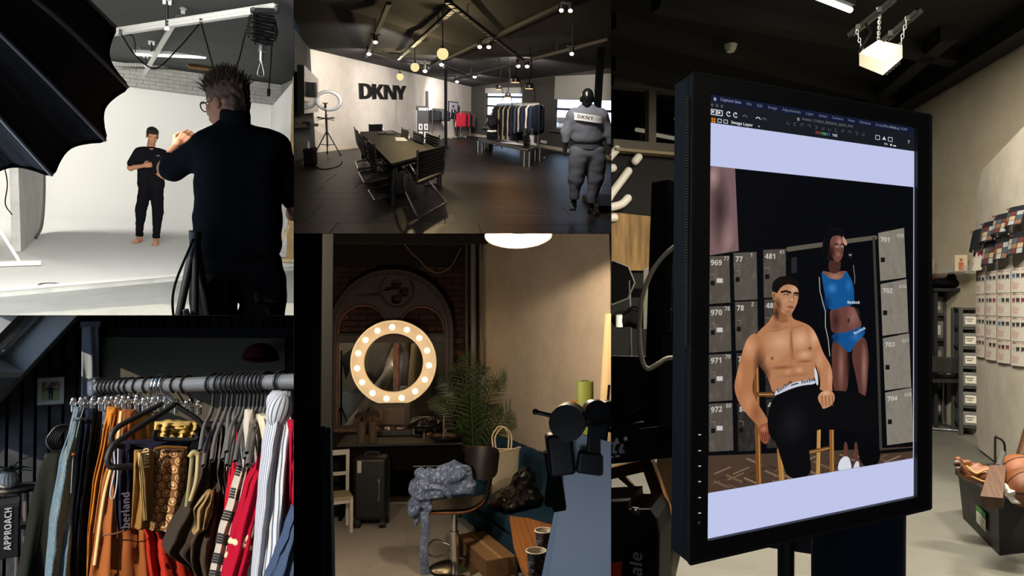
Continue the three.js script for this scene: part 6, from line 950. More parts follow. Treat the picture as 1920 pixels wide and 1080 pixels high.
// ================================================================== set 4 things: the make-up corner
{
const R = makeup, A = R.at, F = R.on;
// ---- dark pillar and curtain on the left
{ const a = A(551, 700, 4.6), b = A(603, 700, 4.6), t = R.thing('dark_pillar', 'black-green pillar filling the left edge of the make-up corner', 'pillar', [(a.x + b.x) / 2 - 0.06, 0, -4.8]); part(t, 'shaft', box(b.x - a.x + 0.12, 4, 0.4, [0, 2, 0], null, 0.01), mat('#0b1113', { rough: 0.8 })); part(t, 'conduit', bar([0.09, 0, 0.2], [0.09, 3.6, 0.2], 0.012), mat('#10181a'));
const c = A(612, 800, 4.4), k = R.thing('curtain', 'grey-blue curtain edge hanging at the foot of the dark pillar', 'curtain', c); part(k, 'fabric', hang(1.6, (v) => 0.035 + 0.03 * v, () => 0.05, { folds: 5, amp: 0.35, seed: 3, fn: (x, y, z, v) => [x + 0.02 * v, y, z] }), cloth('#2c353c')); part(k, 'trim', tube([[0.03, 0, 0.04], [0.04, -0.5, 0.05], [0.06, -1.2, 0.05]], 0.006), cloth('#3d484f')); }
// ---- added niche behind the arched frame; its contents stand in for mirror reflections
{
const [x0, x1, y0, y1] = MK.pane, gm = mat('#8f887c', { rough: 0.9 }), zb = MK.zb - 1.5;
R.struct('wall_added_niche', [box(x1 - x0 + 1.6, 3.2, 0.06, [(x0 + x1) / 2, 1.9, zb]), box(0.06, 3.2, 1.4, [x0 - 0.7, 1.9, zb + 0.7]), box(0.06, 3.2, 1.4, [x1 + 0.3, 1.9, zb + 0.7]), box(x1 - x0 + 1.6, 0.06, 1.4, [(x0 + x1) / 2, 3.4, zb + 0.7]), box(x1 - x0 + 1.6, 0.06, 1.4, [(x0 + x1) / 2, 0.6, zb + 0.7])], gm);
const roll = (lab, xa, ya, xb, yb, r, c, d = 10.4) => { const a = A(xa, ya, d), b = A(xb, yb, d + 0.2), t = R.thing('paper_roll', lab, 'paper roll', a); part(t, 'roll', bar([0, 0, 0], b.clone().sub(a), r, r, 18), mat(c, { rough: 0.85 })); part(t, 'core', bar(b.clone().sub(a).multiplyScalar(-0.01), b.clone().sub(a).multiplyScalar(1.015), r * 0.45, r * 0.45, 12), mat('#5b4630')); };
roll('cream paper roll leaning inside the ring mirror, right of the mullion', 768, 790, 780, 645, 0.075, '#cdb98c'); roll('brown cardboard roll behind the cream roll in the mirror', 752, 790, 766, 640, 0.06, '#6d4a2c', 10.6); roll('thick tan roll leaning left in the mirror', 690, 800, 744, 655, 0.08, '#b9a27c', 10.5); roll('white roll lying across low in the mirror', 640, 820, 735, 690, 0.07, '#c9c4b8', 10.3); roll('grey tube leaning at the left of the ring in the mirror', 668, 800, 738, 640, 0.05, '#57534e', 10.7);
const g = A(757, 762, 10.2), b = R.thing('green_canister', 'bright green canister standing in for a reflection in the ring mirror', 'canister', g); part(b, 'body', cyl(0.055, 0.055, 0.5, [0, 0, 0]), mat('#a9b64c', { rough: 0.5 })); part(b, 'lid', [cyl(0.058, 0.05, 0.06, [0, 0.27, 0])], WHITE);
const u = A(640, 700, 10.5), t = R.thing('light_stand', 'black studio light stand with umbrella in the left pane of the mirror', 'light stand', u); part(t, 'stand', [bar([0, -1, 0], [0, 0.35, 0], 0.015), bar([0, -0.5, 0], [-0.2, -1.0, 0.1], 0.012), bar([0, -0.5, 0], [0.2, -1.0, 0.1], 0.012)], BLACK); part(t, 'umbrella', xf(fin(new THREE.ConeGeometry(0.3, 0.2, 10, 1, true)), [0.08, 0.22, 0], [0.3, 0, 1.2]), mat('#18181a'));
const sh = A(656, 760, 10.9), s = R.thing('white_sheet', 'pale sheet hanging low in the left pane of the mirror', 'sheet', [sh.x, sh.y + 0.25, sh.z]); part(s, 'fabric', hang(0.8, () => 0.28, () => 0.03, { folds: 6 }), cloth('#a9b7c4')); part(s, 'hem', hang(0.05, () => 0.29, () => 0.035, {}), cloth('#8f9cab'));
const gl = R.thing('added_niche_lamp', 'small added bulb lighting the niche behind the mirror frame', 'lamp', [x0 - 0.2, 3.0, zb + 0.9]); part(gl, 'lamp_bulb', ball(0.05), glow('#fff0d8', 3)); part(gl, 'cord', bar([0, 0.05, 0], [0, 0.35, 0], 0.008), MATT); R.putLight(new THREE.PointLight(0xfff0dc, 3.2), [x0 - 0.2, 3.0, zb + 0.9]).castShadow = true;  // added bulb, lights the stand-ins for the mirror reflections
}
// ---- arched gothic frame
{
const d = 9.42, s = d / 1300, o = A(735, 800, d), t = R.thing('arched_frame', 'gothic arched wooden window frame with quatrefoil set as a mirror', 'mirror frame', o), X = (v) => v * s, wood = mat('#3b2114', { rough: 0.6, map: grainT, bumpMap: bumpSoft, bumpScale: 0.003, rep: [1, 4] }), lit = mat('#7a4722', { rough: 0.5, map: grainT, rep: [1, 4] });  // second tone is the same wood with warm lamplight painted in
const arch = (r, y0, ys, n = 28) => [[-X(r), X(y0)], ...Array.from({ length: n + 1 }, (_, i) => { const a = PI - PI * i / n; return [X(r) * Math.cos(a), X(ys) + X(r) * Math.sin(a)]; }), [X(r), X(y0)]];
part(t, 'outer_frame', ext(arch(116, -6, 184), 0.12, [0, 0, 0], null, 0.006, [arch(105, 4, 184)]), wood);
part(t, 'inner_moulding', ext(arch(107, 2, 184), 0.05, [0, 0, 0.1], null, 0.004, [arch(102, 6, 184)]), wood);
const circ = (cx, cy, r, n = 20) => Array.from({ length: n }, (_, i) => [X(cx) + X(r) * Math.cos(i / n * TAU), X(cy) + X(r) * Math.sin(i / n * TAU)]);
const small = (cx, r) => { const p = arch(r, 178, 186).map(([x, y]) => [x + X(cx), y]); return p; };
const tym = [[-X(105), X(172)], ...arch(105, 172, 184).slice(1, -1), [X(105), X(172)]];
part(t, 'tympanum', ext(tym, 0.05, [0, 0, 0.02], null, 0.004, [small(-54, 45), small(56, 42), ...[[0, 14], [0, -14], [14, 0], [-14, 0]].map(([a, b]) => circ(8 + a, 258 + b, 10.5)), circ(8, 258, 4)]), wood);
part(t, 'quatrefoil_ring', xf(fin(new THREE.TorusGeometry(X(31), X(3), 10, 40)), [X(8), X(258), 0.08]), wood); for (const [cx, r] of [[-54, 46], [56, 43]]) part(t, 'arch_moulding', tube(small(cx, r).map(([x, y]) => [x, y, 0.08]), X(2), 60), lit);
part(t, 'transom', box(X(210), X(15), 0.12, [0, X(168), 0.05], null, 0.006), wood); part(t, 'mullion', box(X(11), X(162), 0.09, [X(8), X(80), 0.05], null, 0.006), lit); for (const x of [-103, 104]) part(t, 'jamb', box(X(6), X(162), 0.1, [X(x), X(80), 0.05], null, 0.005), lit); part(t, 'bottom_rail', box(X(212), X(10), 0.14, [0, X(-1), 0.06], null, 0.006), lit);
for (const [a, b] of [[-100, 2], [14, 101]]) part(t, 'pane', box(X(b - a), X(158), 0.006, [X((a + b) / 2), X(82), 0.02]), mat('#ffffff', { transmission: 1, rough: 0.03, thickness: 0, color: '#d8d8d4' }));
}
// ---- ring mirror with bulbs
{
const c = A(738, 680, 9.2), s = 9.2 / 1297, t = R.thing('ring_mirror_light', 'round white make-up mirror ring with fifteen glowing bulbs', 'lamp', c), an = (r0, r1, n = 64) => [Array.from({ length: n }, (_, i) => [r1 * s * Math.cos(i / n * TAU), r1 * s * Math.sin(i / n * TAU)]), Array.from({ length: n }, (_, i) => [r0 * s * Math.cos(-i / n * TAU), r0 * s * Math.sin(-i / n * TAU)])];
const [o, h] = an(56.5, 80.5); part(t, 'ring_face', ext(o, 0.05, [0, 0, -0.05], null, 0.006, [h]), mat('#d9d2c6', { rough: 0.55 })); part(t, 'ring_rim', xf(fin(new THREE.TorusGeometry(80.5 * s, 0.012, 8, 72)), [0, 0, 0.0]), mat('#ece6da'));
part(t, 'stand_foot', [bar([-0.12, -80 * s, -0.04], [-0.16, -1.0, -0.04], 0.015), bar([0.12, -80 * s, -0.04], [0.16, -1.0, -0.04], 0.015)], BLACK);
const glass = mat('#ffffff', { transmission: 1, thickness: 0, rough: 0.05 });
for (let i = 0; i < 15; i++) { const a = PI / 2 + 0.03 + i / 15 * TAU, x = 68 * s * Math.cos(a), y = 68 * s * Math.sin(a); const sk = part(t, 'socket', cyl(0.026, 0.022, 0.03, [x, y, 0.02], [PI / 2, 0, 0]), mat('#b9a98c', { metalness: 0.5, rough: 0.4 })); part(sk, 'lamp_bulb', ball(0.040, [x, y, 0.075], [1, 1, 1], 16), glow('#ffd9a0', 3)); R.putLight(new THREE.PointLight(0xffc98a, 0.05), [c.x + x, c.y + y, c.z + 0.075]).castShadow = true; }
}
// ---- dressing table and make-up
const ty = 0.93, tz = -8.75;
{ const x0 = A(640, 700, 8.7).x, x1 = A(868, 700, 8.7).x, t = R.thing('dressing_table', 'black dressing table under the bulb mirror', 'table', [(x0 + x1) / 2, 0, tz]), w = x1 - x0; part(t, 'table_top', box(w, 0.03, 0.72, [0, ty - 0.015, 0], null, 0.006), mat('#060606', { rough: 0.6 })); part(t, 'front_panel', box(w - 0.06, 0.32, 0.03, [0, 0.75, 0.3]), MATT); for (const x of [-1, 1]) part(t, 'side_panel', box(0.04, 0.9, 0.64, [x * (w / 2 - 0.04), 0.45, 0]), MATT); part(t, 'trim', [box(0.5, 0.012, 0.01, [0.4, 0.64, 0.32])], STEEL); }
const onT = (x, y) => { const p = F(x, y, ty); return [p.x, ty, clamp(p.z, tz - 0.33, tz + 0.33)]; };
{
const p = onT(735, 806), t = R.thing('makeup_case', 'open black make-up case with raised lid below the bulb mirror', 'make-up case', p); part(t, 'tray', [box(0.56, 0.07, 0.24, [0.03, 0.04, 0.05], null, 0.01)], BLACK); part(t, 'lid', box(0.54, 0.34, 0.04, [0.0, 0.22, -0.1], [-0.12, 0, 0], 0.02), mat('#17110d', { rough: 0.6 })); part(t, 'lid_panel', box(0.4, 0.22, 0.01, [0.0, 0.23, -0.072], [-0.12, 0, 0], 0.004), mat('#3a2c1c', { rough: 0.6 })); part(t, 'lid_rim', tube([[-0.26, 0.06, -0.07], [-0.26, 0.36, -0.11], [-0.22, 0.39, -0.115], [0.22, 0.39, -0.115], [0.26, 0.36, -0.11], [0.26, 0.06, -0.07]], 0.012, 60), BLACK);
for (let i = 0; i < 12; i++) { const c = ['#c9b08c', '#d8d0c4', '#7d4a3c', '#2a2420'][i % 4], q = R.thing('cosmetic_pot', ord4(i) + ' small cosmetic from the left inside the open make-up case', 'cosmetics', [p[0] - 0.2 + i * 0.04, ty + 0.075, p[2] + 0.02 + (i % 3) * 0.04], rr(0, 3), 'cosmetics in the case'); part(q, 'jar', i % 3 ? cyl(0.016, 0.016, 0.03 + 0.02 * (i % 2), [0, 0.02, 0], i % 4 === 0 ? [0, 0, 1.4] : null, 12) : box(0.05, 0.012, 0.035, [0, 0.01, 0], [0.1, 0, 0.1], 0.003), mat(c, { rough: 0.3 })); part(q, 'lid', i % 3 ? cyl(0.0165, 0.0165, 0.012, [0, 0.05, 0], null, 12) : box(0.03, 0.008, 0.02, [0, 0.02, 0]), mat('#17130f', { rough: 0.3 })); }
}
function ord4(i) { return ['first', 'second', 'third', 'fourth', 'fifth', 'sixth', 'seventh', 'eighth', 'ninth', 'tenth', 'eleventh', 'twelfth'][i]; }
for (const [x, y, lab] of [[678, 832, 'left glass pot of make-up brushes'], [699, 830, 'right glass pot of make-up brushes next to the case']]) { const t = R.thing('brush_pot', lab, 'brush pot', onT(x, y)), r = 0.055; part(t, 'glass', lathe([[0.001, 0], [r, 0], [r, 0.26], [r - 0.006, 0.26], [r - 0.006, 0.01], [0.001, 0.01]]), mat('#ffffff', { transmission: 0.9, thickness: 0, rough: 0.08, color: '#c8b49a' })); for (let i = 0; i < 6; i++) { const a = i * 1.05, b = part(t, 'brush', bar([0.02 * Math.cos(a), 0.02, 0.02 * Math.sin(a)], [0.06 * Math.cos(a), 0.3 + 0.02 * (i % 3), 0.05 * Math.sin(a)], 0.006), mat('#5b3a22', { rough: 0.4 })); part(b, 'bristles', ball(0.02, [0.066 * Math.cos(a), 0.335 + 0.02 * (i % 3), 0.055 * Math.sin(a)], [1, 1.4, 1], 8), mat('#2f1a14', { rough: 0.9 })); } }
{ const p = onT(798, 812), t = R.thing('makeup_bag', 'crumpled shiny black make-up bag beside the open case', 'bag', p); part(t, 'bag', blob([['e', [0, 0.1, 0], [0.2, 0.11, 0.12]], ['e', [-0.1, 0.16, 0], [0.1, 0.08, 0.09]], ['e', [0.13, 0.14, 0.02], [0.1, 0.1, 0.09]]], { k: 0.03, cell: 0.012, bend: (x, y, z) => 0.03 * nz(x * 16, y * 16, z * 16) }), mat('#191614', { rough: 0.22 })); part(t, 'zip', tube([[-0.2, 0.16, 0.1], [0, 0.24, 0.1], [0.2, 0.18, 0.1]], 0.006), STEEL); for (let i = 0; i < 9; i++) { const q = R.thing('lipstick', ord4(i) + ' small glinting tube from the left in the clutter right of the make-up case', 'cosmetics', onT(775 + i * 10, 816 + (i % 3) * 4), rr(0, 3), 'clutter right of the case'); part(q, 'tube', cyl(0.016, 0.016, 0.09, [0, i % 2 ? 0.02 : 0.05, 0], i % 2 ? [0, 0, PI / 2] : null, 12), mat(['#b49a72', '#24201e', '#8c7a66'][i % 3], { metalness: 0.5, rough: 0.25 })); part(q, 'cap', cyl(0.017, 0.017, 0.03, i % 2 ? [0.05, 0.02, 0] : [0, 0.1, 0], i % 2 ? [0, 0, PI / 2] : null, 12), BLACK); } }
{ const p = onT(836, 838), t = R.thing('cake_stand_tray', 'black round tray on a silver stem at the right end of the table', 'tray', p); part(t, 'plate', lathe([[0.001, 0.05], [0.2, 0.05], [0.22, 0.09], [0.2, 0.085], [0.001, 0.06]]), mat('#16120e', { rough: 0.3 })); part(t, 'stem', bar([-0.03, 0.06, 0], [-0.03, 0.34, 0], 0.012), STEEL); part(t, 'contents', [ball(0.05, [0.05, 0.09, 0.03], [1.6, 0.5, 1]), ball(0.04, [-0.1, 0.09, 0.02], [1.4, 0.5, 1]), box(0.1, 0.02, 0.06, [0.0, 0.1, -0.06])], mat('#4c3a28', { rough: 0.4 })); }
// ---- suitcase and white chair
{ const p = F(697, 985), t = R.thing('suitcase', 'black hard-shell suitcase on four wheels under the table', 'suitcase', p, -0.1), w = 0.4, h = 0.74; part(t, 'shell', box(w, h, 0.28, [0, 0.09 + h / 2, 0], null, 0.05), mat('#060607', { rough: 0.5 })); part(t, 'seam', box(w + 0.008, h - 0.1, 0.014, [0, 0.09 + h / 2, 0], null, 0.02), STEEL); part(t, 'badge', box(0.05, 0.14, 0.012, [-0.12, h - 0.02, 0.142], null, 0.02), mat('#a8a49b', { rough: 0.3 })); part(t, 'side_handle', tube([[0.1, 0.35, 0.142], [0.12, 0.35, 0.165], [0.12, 0.56, 0.165], [0.1, 0.56, 0.142]], 0.01), STEEL); part(t, 'top_handle', tube([[-0.08, h + 0.08, 0], [-0.07, h + 0.12, 0], [0.07, h + 0.12, 0], [0.08, h + 0.08, 0]], 0.014), BLACK); for (const [x, z] of [[-0.15, 0.1], [0.15, 0.1], [-0.15, -0.1], [0.15, -0.1]]) part(t, 'wheel', [cyl(0.045, 0.045, 0.03, [x - 0.018, 0.045, z], [0, 0, PI / 2]), cyl(0.045, 0.045, 0.03, [x + 0.018, 0.045, z], [0, 0, PI / 2]), box(0.05, 0.06, 0.05, [x, 0.08, z])], BLACK); }
{ const p = F(630, 994), t = R.thing('white_chair', 'small white wooden chair half hidden by the curtain', 'chair', p, 0.3), m = mat('#a9a49a', { rough: 0.6 }); part(t, 'seat', box(0.34, 0.03, 0.34, [0, 0.4, 0], null, 0.008), mat('#8f8468', { rough: 0.6 })); for (const [x, z] of [[-0.15, 0.15], [0.15, 0.15], [-0.15, -0.15], [0.15, -0.15]]) part(t, 'leg', box(0.04, 0.4, 0.04, [x, 0.2, z], null, 0.005), m); part(t, 'backrest', [box(0.04, 0.5, 0.03, [-0.15, 0.65, -0.15]), box(0.04, 0.5, 0.03, [0.15, 0.65, -0.15]), box(0.3, 0.06, 0.025, [0, 0.87, -0.15]), box(0.3, 0.04, 0.025, [0, 0.62, -0.15])], m); part(t, 'apron', box(0.3, 0.05, 0.3, [0, 0.36, 0]), m); }
// ---- pipes and wire in the corner
for (const [x, w, c, lab] of [[875, 5, '#3a3836', 'thin dark pipe in the corner, left-most'], [888, 11, '#5d5a55', 'thick grey pipe in the corner, middle one'], [901, 4, '#6a655d', 'thin pale pipe in the corner beside the plaster wall']]) { const p = A(x, 600, 9.25), r = w / 2 / 1295 * 9.25, t = R.thing('wall_pipe', lab, 'pipe', [p.x, 0, p.z]); part(t, 'pipe', cyl(r, r, 3.7, [0, 1.85, 0], null, 14), mat(c, { rough: 0.5 })); part(t, 'bracket', [0.9, 2.2, 3.3].map((y) => box(r * 2.6, 0.03, 0.1, [0, y, -0.05])), mat('#2a2826')); }
{ const pts = [[745, 438], [768, 470], [786, 487], [800, 502], [821, 512], [845, 500], [864, 466]], o = A(...pts[0], 9.2), t = R.thing('hanging_wire', 'thin pale wire drooping over the arched frame', 'wire', o); part(t, 'wire', tube(pts.map(([x, y]) => A(x, y, 9.2).sub(o)), 0.005, 60), mat('#8a7d70')); part(t, 'clip', box(0.03, 0.03, 0.03, [0, -0.01, 0]), BLACK); }
// ---- pendant lamp
{
const rim = A(972, 441, 5.2), t = R.thing('dome_pendant_lamp', 'cream dome pendant lamp cut by the top edge', 'lamp', rim, [-0.28, 0, 0]), r = 66 / 1295 * 5.2; part(t, 'shade', lathe([[r, 0], [r * 0.98, 0.05], [r * 0.8, 0.14], [r * 0.4, 0.24], [0.04, 0.28], [0.035, 0.27], [r * 0.38, 0.225], [r * 0.77, 0.13], [r * 0.95, 0.045], [r * 0.97, 0]], null, 48), mat('#e0d6bc', { rough: 0.5 })); part(t, 'rim', xf(fin(new THREE.TorusGeometry(r, 0.006, 8, 60)), [0, 0, 0], [PI / 2, 0, 0]), mat('#4a4436')); part(t, 'lamp_bulb', ball(0.05, [0, -0.03, 0.01]), glow('#ffe2b0', 3));
R.putLight(new THREE.PointLight(0xffe4c2, 12), [rim.x, rim.y - 0.03, rim.z + 0.02]).castShadow = true;
}
{ // unseen lamp behind the pillar, placed to light the floor and robe
const p = A(572, 800, 5.3), t = R.thing('unseen_floor_lamp', 'unseen warm lamp behind the dark pillar, placed to light the floor', 'lamp', [p.x, 0, p.z]); part(t, 'base', cyl(0.12, 0.12, 0.03, [0, 0.015, 0]), BLACK); part(t, 'pole', bar([0, 0.02, 0], [0, 1.5, 0], 0.012), BLACK); part(t, 'lamp_bulb', ball(0.06, [0, 1.58, 0]), glow('#ffe0b0', 3)); R.putLight(new THREE.PointLight(0xffe8cc, 8), [p.x, 1.58, p.z]).castShadow = true;
}
// ---- palm
{
const b = F(884, 930), t = R.thing('potted_palm', 'tall palm with long arching fronds between mirror and plaster wall', 'plant', [b.x, 0, -8.6]); part(t, 'pot', lathe([[0.001, 0], [0.14, 0], [0.18, 0.32], [0.165, 0.32], [0.15, 0.28], [0.001, 0.28]]), mat('#2a2724'));
const base = V(0, 0.3, 0), frond = (ex, ey, L, seed, m) => {
const tip = A(ex, ey, 8.5 + 0.3 * Math.sin(seed)).sub(V(b.x, 0, -8.6)), mid = V(tip.x * 0.35, Math.max(tip.y + 0.18, 0.3 + (tip.y - 0.3) * 0.8), tip.z * 0.4 + 0.05 * Math.sin(seed * 3)), c = new THREE.QuadraticBezierCurve3(base, mid, tip), g = [fin(new THREE.TubeGeometry(c, 20, 0.007, 5))];
for (let i = 5; i <= 24; i++) { const k = i / 24, p = c.getPoint(k), tg = c.getTangent(k), side = new THREE.Vector3().crossVectors(tg, V(0.2, 0.3, 1)).normalize(), l = L * Math.sin(PI * Math.pow((k - 0.15) / 0.86, 0.7)) * 0.9 + 0.05; for (const q of [-1, 1]) { const dir = side.clone().multiplyScalar(q).addScaledVector(tg, 0.9).add(V(0, -0.12, rr(-0.25, 0.25))).normalize(), n = new THREE.Vector3().crossVectors(dir, tg).normalize(); g.push(loft((u, v) => { const w = 0.008 * Math.sin(PI * clamp(Math.pow(v, 0.6), 0.03, 0.99)) * (u * 2 - 1), cr = new THREE.Vector3().crossVectors(n, dir); return [p.x + dir.x * l * v + cr.x * w, p.y + dir.y * l * v + cr.y * w - 0.05 * l * v * v * 4, p.z + dir.z * l * v + cr.z * w]; }, 2, 3)); } }
part(t, 'frond', g, m);
};
const gm = [mat('#2c3f19', { rough: 0.5 }), mat('#223415', { rough: 0.5 }), mat('#394d20', { rough: 0.5 })];
[[872, 668, 0.2], [905, 690, 0.24], [935, 722, 0.26], [960, 705, 0.2], [1000, 768, 0.24], [985, 790, 0.2], [850, 690, 0.22], [822, 716, 0.24], [805, 755, 0.2], [838, 735, 0.22], [918, 760, 0.24], [880, 735, 0.24], [862, 800, 0.2], [915, 815, 0.18], [895, 700, 0.22], [945, 770, 0.2]].forEach(([x, y, L], i) => frond(x, y, L, i, gm[i % 3]));
}
// ---- sofa along the plaster wall
const wd = MK.e.clone().sub(MK.c).setY(0).normalize(), yaw = Math.atan2(-wd.z, wd.x), wp = (k) => MK.c.clone().setY(0).addScaledVector(wd, k);
{
const t = R.thing('sofa', 'dark teal upholstered sofa along the plaster wall', 'sofa', wp(0.45), yaw), L = 3.0, m = cloth('#1d3446', { sheen: 0.5, sheenColor: new THREE.Color('#35566e') }), N = V(-wd.z, 0, wd.x), s = N.x < 0 ? 1 : -1;   // +z of the sofa faces the room
part(t, 'base', box(L, 0.2, 0.66, [L / 2, 0.2, 0.37], null, 0.02), m); part(t, 'seat_cushion', box(L - 0.04, 0.16, 0.66, [L / 2, 0.38, 0.38], null, 0.06), m);
for (let i = 0; i < 12; i++) part(t, 'back_channel', box(L / 12 - 0.006, 0.62, 0.2, [L / 12 * (i + 0.5), 0.66, 0.11], [-0.08, 0, 0], 0.06), m);
for (const [x, z] of [[0.1, 0.12], [L - 0.1, 0.12], [0.1, 0.64], [L - 0.1, 0.64]]) part(t, 'leg', cyl(0.02, 0.025, 0.1, [x, 0.05, z]), BLACK);
}
// ---- tote bag, jacket
{
const p = F(944, 926, 0.46), t = R.thing('tote_bag', 'pale patterned tote bag with long handles on the sofa', 'bag', p, 0.35), pat = canvasTex(128, 128, (g) => { g.fillStyle = '#8f8672'; g.fillRect(0, 0, 128, 128); g.strokeStyle = '#d4ccb6'; g.lineWidth = 3; for (let j = -1; j < 9; j++) for (let i = -1; i < 9; i++) { g.beginPath(); g.moveTo(i * 16, j * 16); g.lineTo(i * 16 + 8, j * 16 + 8); g.lineTo(i * 16 + 16, j * 16); g.stroke(); } });
part(t, 'body', loft((u, v) => { const a = u * TAU, w = lerp(0.15, 0.21, v), q = Math.cos(a), r = Math.sin(a); return [w * Math.sign(q) * Math.pow(Math.abs(q), 0.4), v * 0.5 + 0.02 * Math.sin(a * 2) * v, lerp(0.08, 0.05, v) * Math.sign(r) * Math.pow(Math.abs(r), 0.5)]; }, 40, 10, { closeU: true }), mat('#ffffff', { map: pat, rough: 0.8, rep: [5, 3] })); part(t, 'rim', tube(Array.from({ length: 24 }, (_, i) => { const a = i / 24 * TAU, q = Math.cos(a), r = Math.sin(a); return [0.21 * Math.sign(q) * Math.pow(Math.abs(q), 0.4), 0.5 + 0.02 * Math.sin(a * 2), 0.05 * Math.sign(r) * Math.pow(Math.abs(r), 0.5)]; }), 0.009, 70, true), mat('#c9bd9e'));
for (const z of [-0.04, 0.04]) part(t, 'handle', tube([[-0.1, 0.48, z], [-0.11, 0.66, z - 0.02], [0, 0.76, z - 0.03], [0.09, 0.66, z - 0.02], [0.08, 0.48, z]], 0.009, 40), mat('#cdc09f'));
}
{ const p = F(980, 945, 0.46), t = R.thing('leather_jacket', 'crumpled black leather jacket lying on the sofa', 'jacket', p, 0.5); part(t, 'leather', blob([['e', [0, 0.1, 0], [0.34, 0.1, 0.26]], ['e', [0.1, 0.2, -0.06], [0.2, 0.14, 0.16]], ['e', [-0.2, 0.07, 0.14], [0.2, 0.06, 0.14]], ['e', [-0.28, 0.05, -0.02], [0.14, 0.05, 0.12]], ['c', [0.1, 0.3, -0.1], [0.28, 0.14, 0.0], 0.07, 0.08], ['c', [-0.1, 0.16, 0.1], [-0.35, 0.05, 0.22], 0.06, 0.04]], { k: 0.05, cell: 0.014, bend: (x, y, z) => 0.03 * nz(x * 9, y * 9, z * 9) + 0.02 * Math.abs(nz(x * 20, y * 14, z * 20)) }), mat('#0d0c0c', { rough: 0.32 })); part(t, 'collar', blob([['c', [0.02, 0.3, -0.1], [0.2, 0.32, -0.05], 0.035, 0.03]], { k: 0.02, cell: 0.012, bend: (x, y, z) => 0.01 * nz(x * 20, y * 20, z * 20) }), mat('#151312', { rough: 0.3 })); }
// ---- bar stool with a draped cloth
{
const p = F(852, 1067), t = R.thing('bar_stool', 'bent-wood bar stool with black leather back and chrome pole', 'stool', p), s = 1, sy = 0.62, wood = mat('#8a4f22', { rough: 0.4, map: grainT, rep: [3, 3] }), lea = mat('#100e0d', { rough: 0.4 });
part(t, 'base', lathe([[0.001, 0], [0.25, 0], [0.255, 0.012], [0.2, 0.03], [0.06, 0.045], [0.001, 0.05]], null, 48), CHROME); part(t, 'pole', [cyl(0.042, 0.042, 0.34, [0, 0.2, 0]), cyl(0.03, 0.03, 0.3, [0, 0.47, 0])], CHROME); part(t, 'footrest', tube([[-0.03, 0.16, 0.02], [-0.2, 0.16, 0.1], [-0.27, 0.2, 0.03], [-0.2, 0.26, -0.08], [-0.03, 0.22, -0.03]], 0.011, 50), CHROME);
const sh = (k) => loft((u, v) => { const a = u * TAU, r = v, x = 0.265 * r * Math.cos(a) * (1 + 0.05 * Math.cos(2 * a)), z = 0.23 * r * Math.sin(a); return [x + 0.02, sy + k - 0.05 * Math.pow(Math.abs(x) / 0.27, 3) * (x < 0 ? 1 : -1.2), z]; }, 40, 8, { closeU: true });
part(t, 'seat_shell', [sh(0), sh(-0.022)], wood); part(t, 'seat_pad', [sh(0.02), sh(0.006)], lea); part(t, 'rim', tube(Array.from({ length: 40 }, (_, i) => { const a = i / 40 * TAU, x = 0.265 * Math.cos(a) * (1 + 0.05 * Math.cos(2 * a)); return [x + 0.02, sy - 0.011 - 0.05 * Math.pow(Math.abs(x) / 0.27, 3) * (x < 0 ? 1 : -1.2), 0.23 * Math.sin(a)]; }), 0.013, 90, true), wood);
const bc = A(903, 868, -p.z - 0.02).sub(p); const back = (off) => loft((u, v) => { const x = lerp(-0.19, 0.19, u), cut = Math.sqrt(Math.max(0, 1 - Math.pow(Math.abs(u * 2 - 1), 3))), y = (v - 0.5) * 0.32 * (0.55 + 0.45 * cut); return [bc.x + x * 0.88 + y * 0.12, bc.y + y, bc.z - 0.5 * x * x * 4 + off + x * 0.35]; }, 20, 10);
part(t, 'back_shell', [back(0), back(-0.02)], wood); part(t, 'back_pad', [back(0.028), back(0.012)], lea); part(t, 'back_button', [[-0.06, 0.05], [0.06, 0.05], [0, -0.03]].map(([x, y]) => ball(0.008, [bc.x + x, bc.y + y, bc.z + 0.03 + x * 0.35])), lea); part(t, 'back_support', tube([[0.2, sy - 0.01, -0.02], [0.3, sy + 0.03, -0.02], [0.33, sy + 0.14, -0.02], [bc.x + 0.1, bc.y - 0.06, bc.z + 0.02]], 0.026, 30), lea);
const pat = canvasTex(256, 256, (g) => { g.fillStyle = '#4c5a76'; g.fillRect(0, 0, 256, 256); for (let i = 0; i < 260; i++) { g.strokeStyle = ['#9aa6bd', '#2c3650', '#7f8ca8'][i % 3]; g.lineWidth = 3.5; g.beginPath(); g.arc(rnd() * 256, rnd() * 256, rr(3, 8), rnd() * 6, rnd() * 6 + 3); g.stroke(); } });
const c = R.thing('draped_robe', 'blue patterned robe heaped on the stool with its belt hanging down', 'robe', p), robe = mat('#ffffff', { map: pat, rough: 0.95, sheen: 0.5, sheenColor: new THREE.Color('#8f9bb5'), rep: [2.6, 2.6] }), fold = (x, y, z) => 0.022 * Math.sin(x * 26 + 9 * nz(x * 4, y * 5, z * 4) + y * 18) * 0.6 + 0.018 * nz(x * 10, y * 10, z * 10);
const J = (x, y, z = 0) => { const q = A(x, y, -p.z - 0.05).sub(p); q.z += z; return q; };
part(c, 'heap', blob([['c', J(815, 895), J(865, 890), 0.09, 0.1], ['c', J(790, 915), J(875, 915), 0.09, 0.085], ['c', J(835, 880), J(858, 876), 0.06, 0.06], ['c', J(790, 890), J(800, 900), 0.07, 0.08], ['c', J(785, 915), J(778, 955), 0.075, 0.06], ['c', J(778, 950), J(779, 985), 0.06, 0.02], ['c', J(800, 930), J(800, 965), 0.06, 0.03]], { k: 0.05, cell: 0.012, bend: fold }), robe); part(c, 'belt', sheetBelt(J(797, 955), J(797, 1100)), robe);
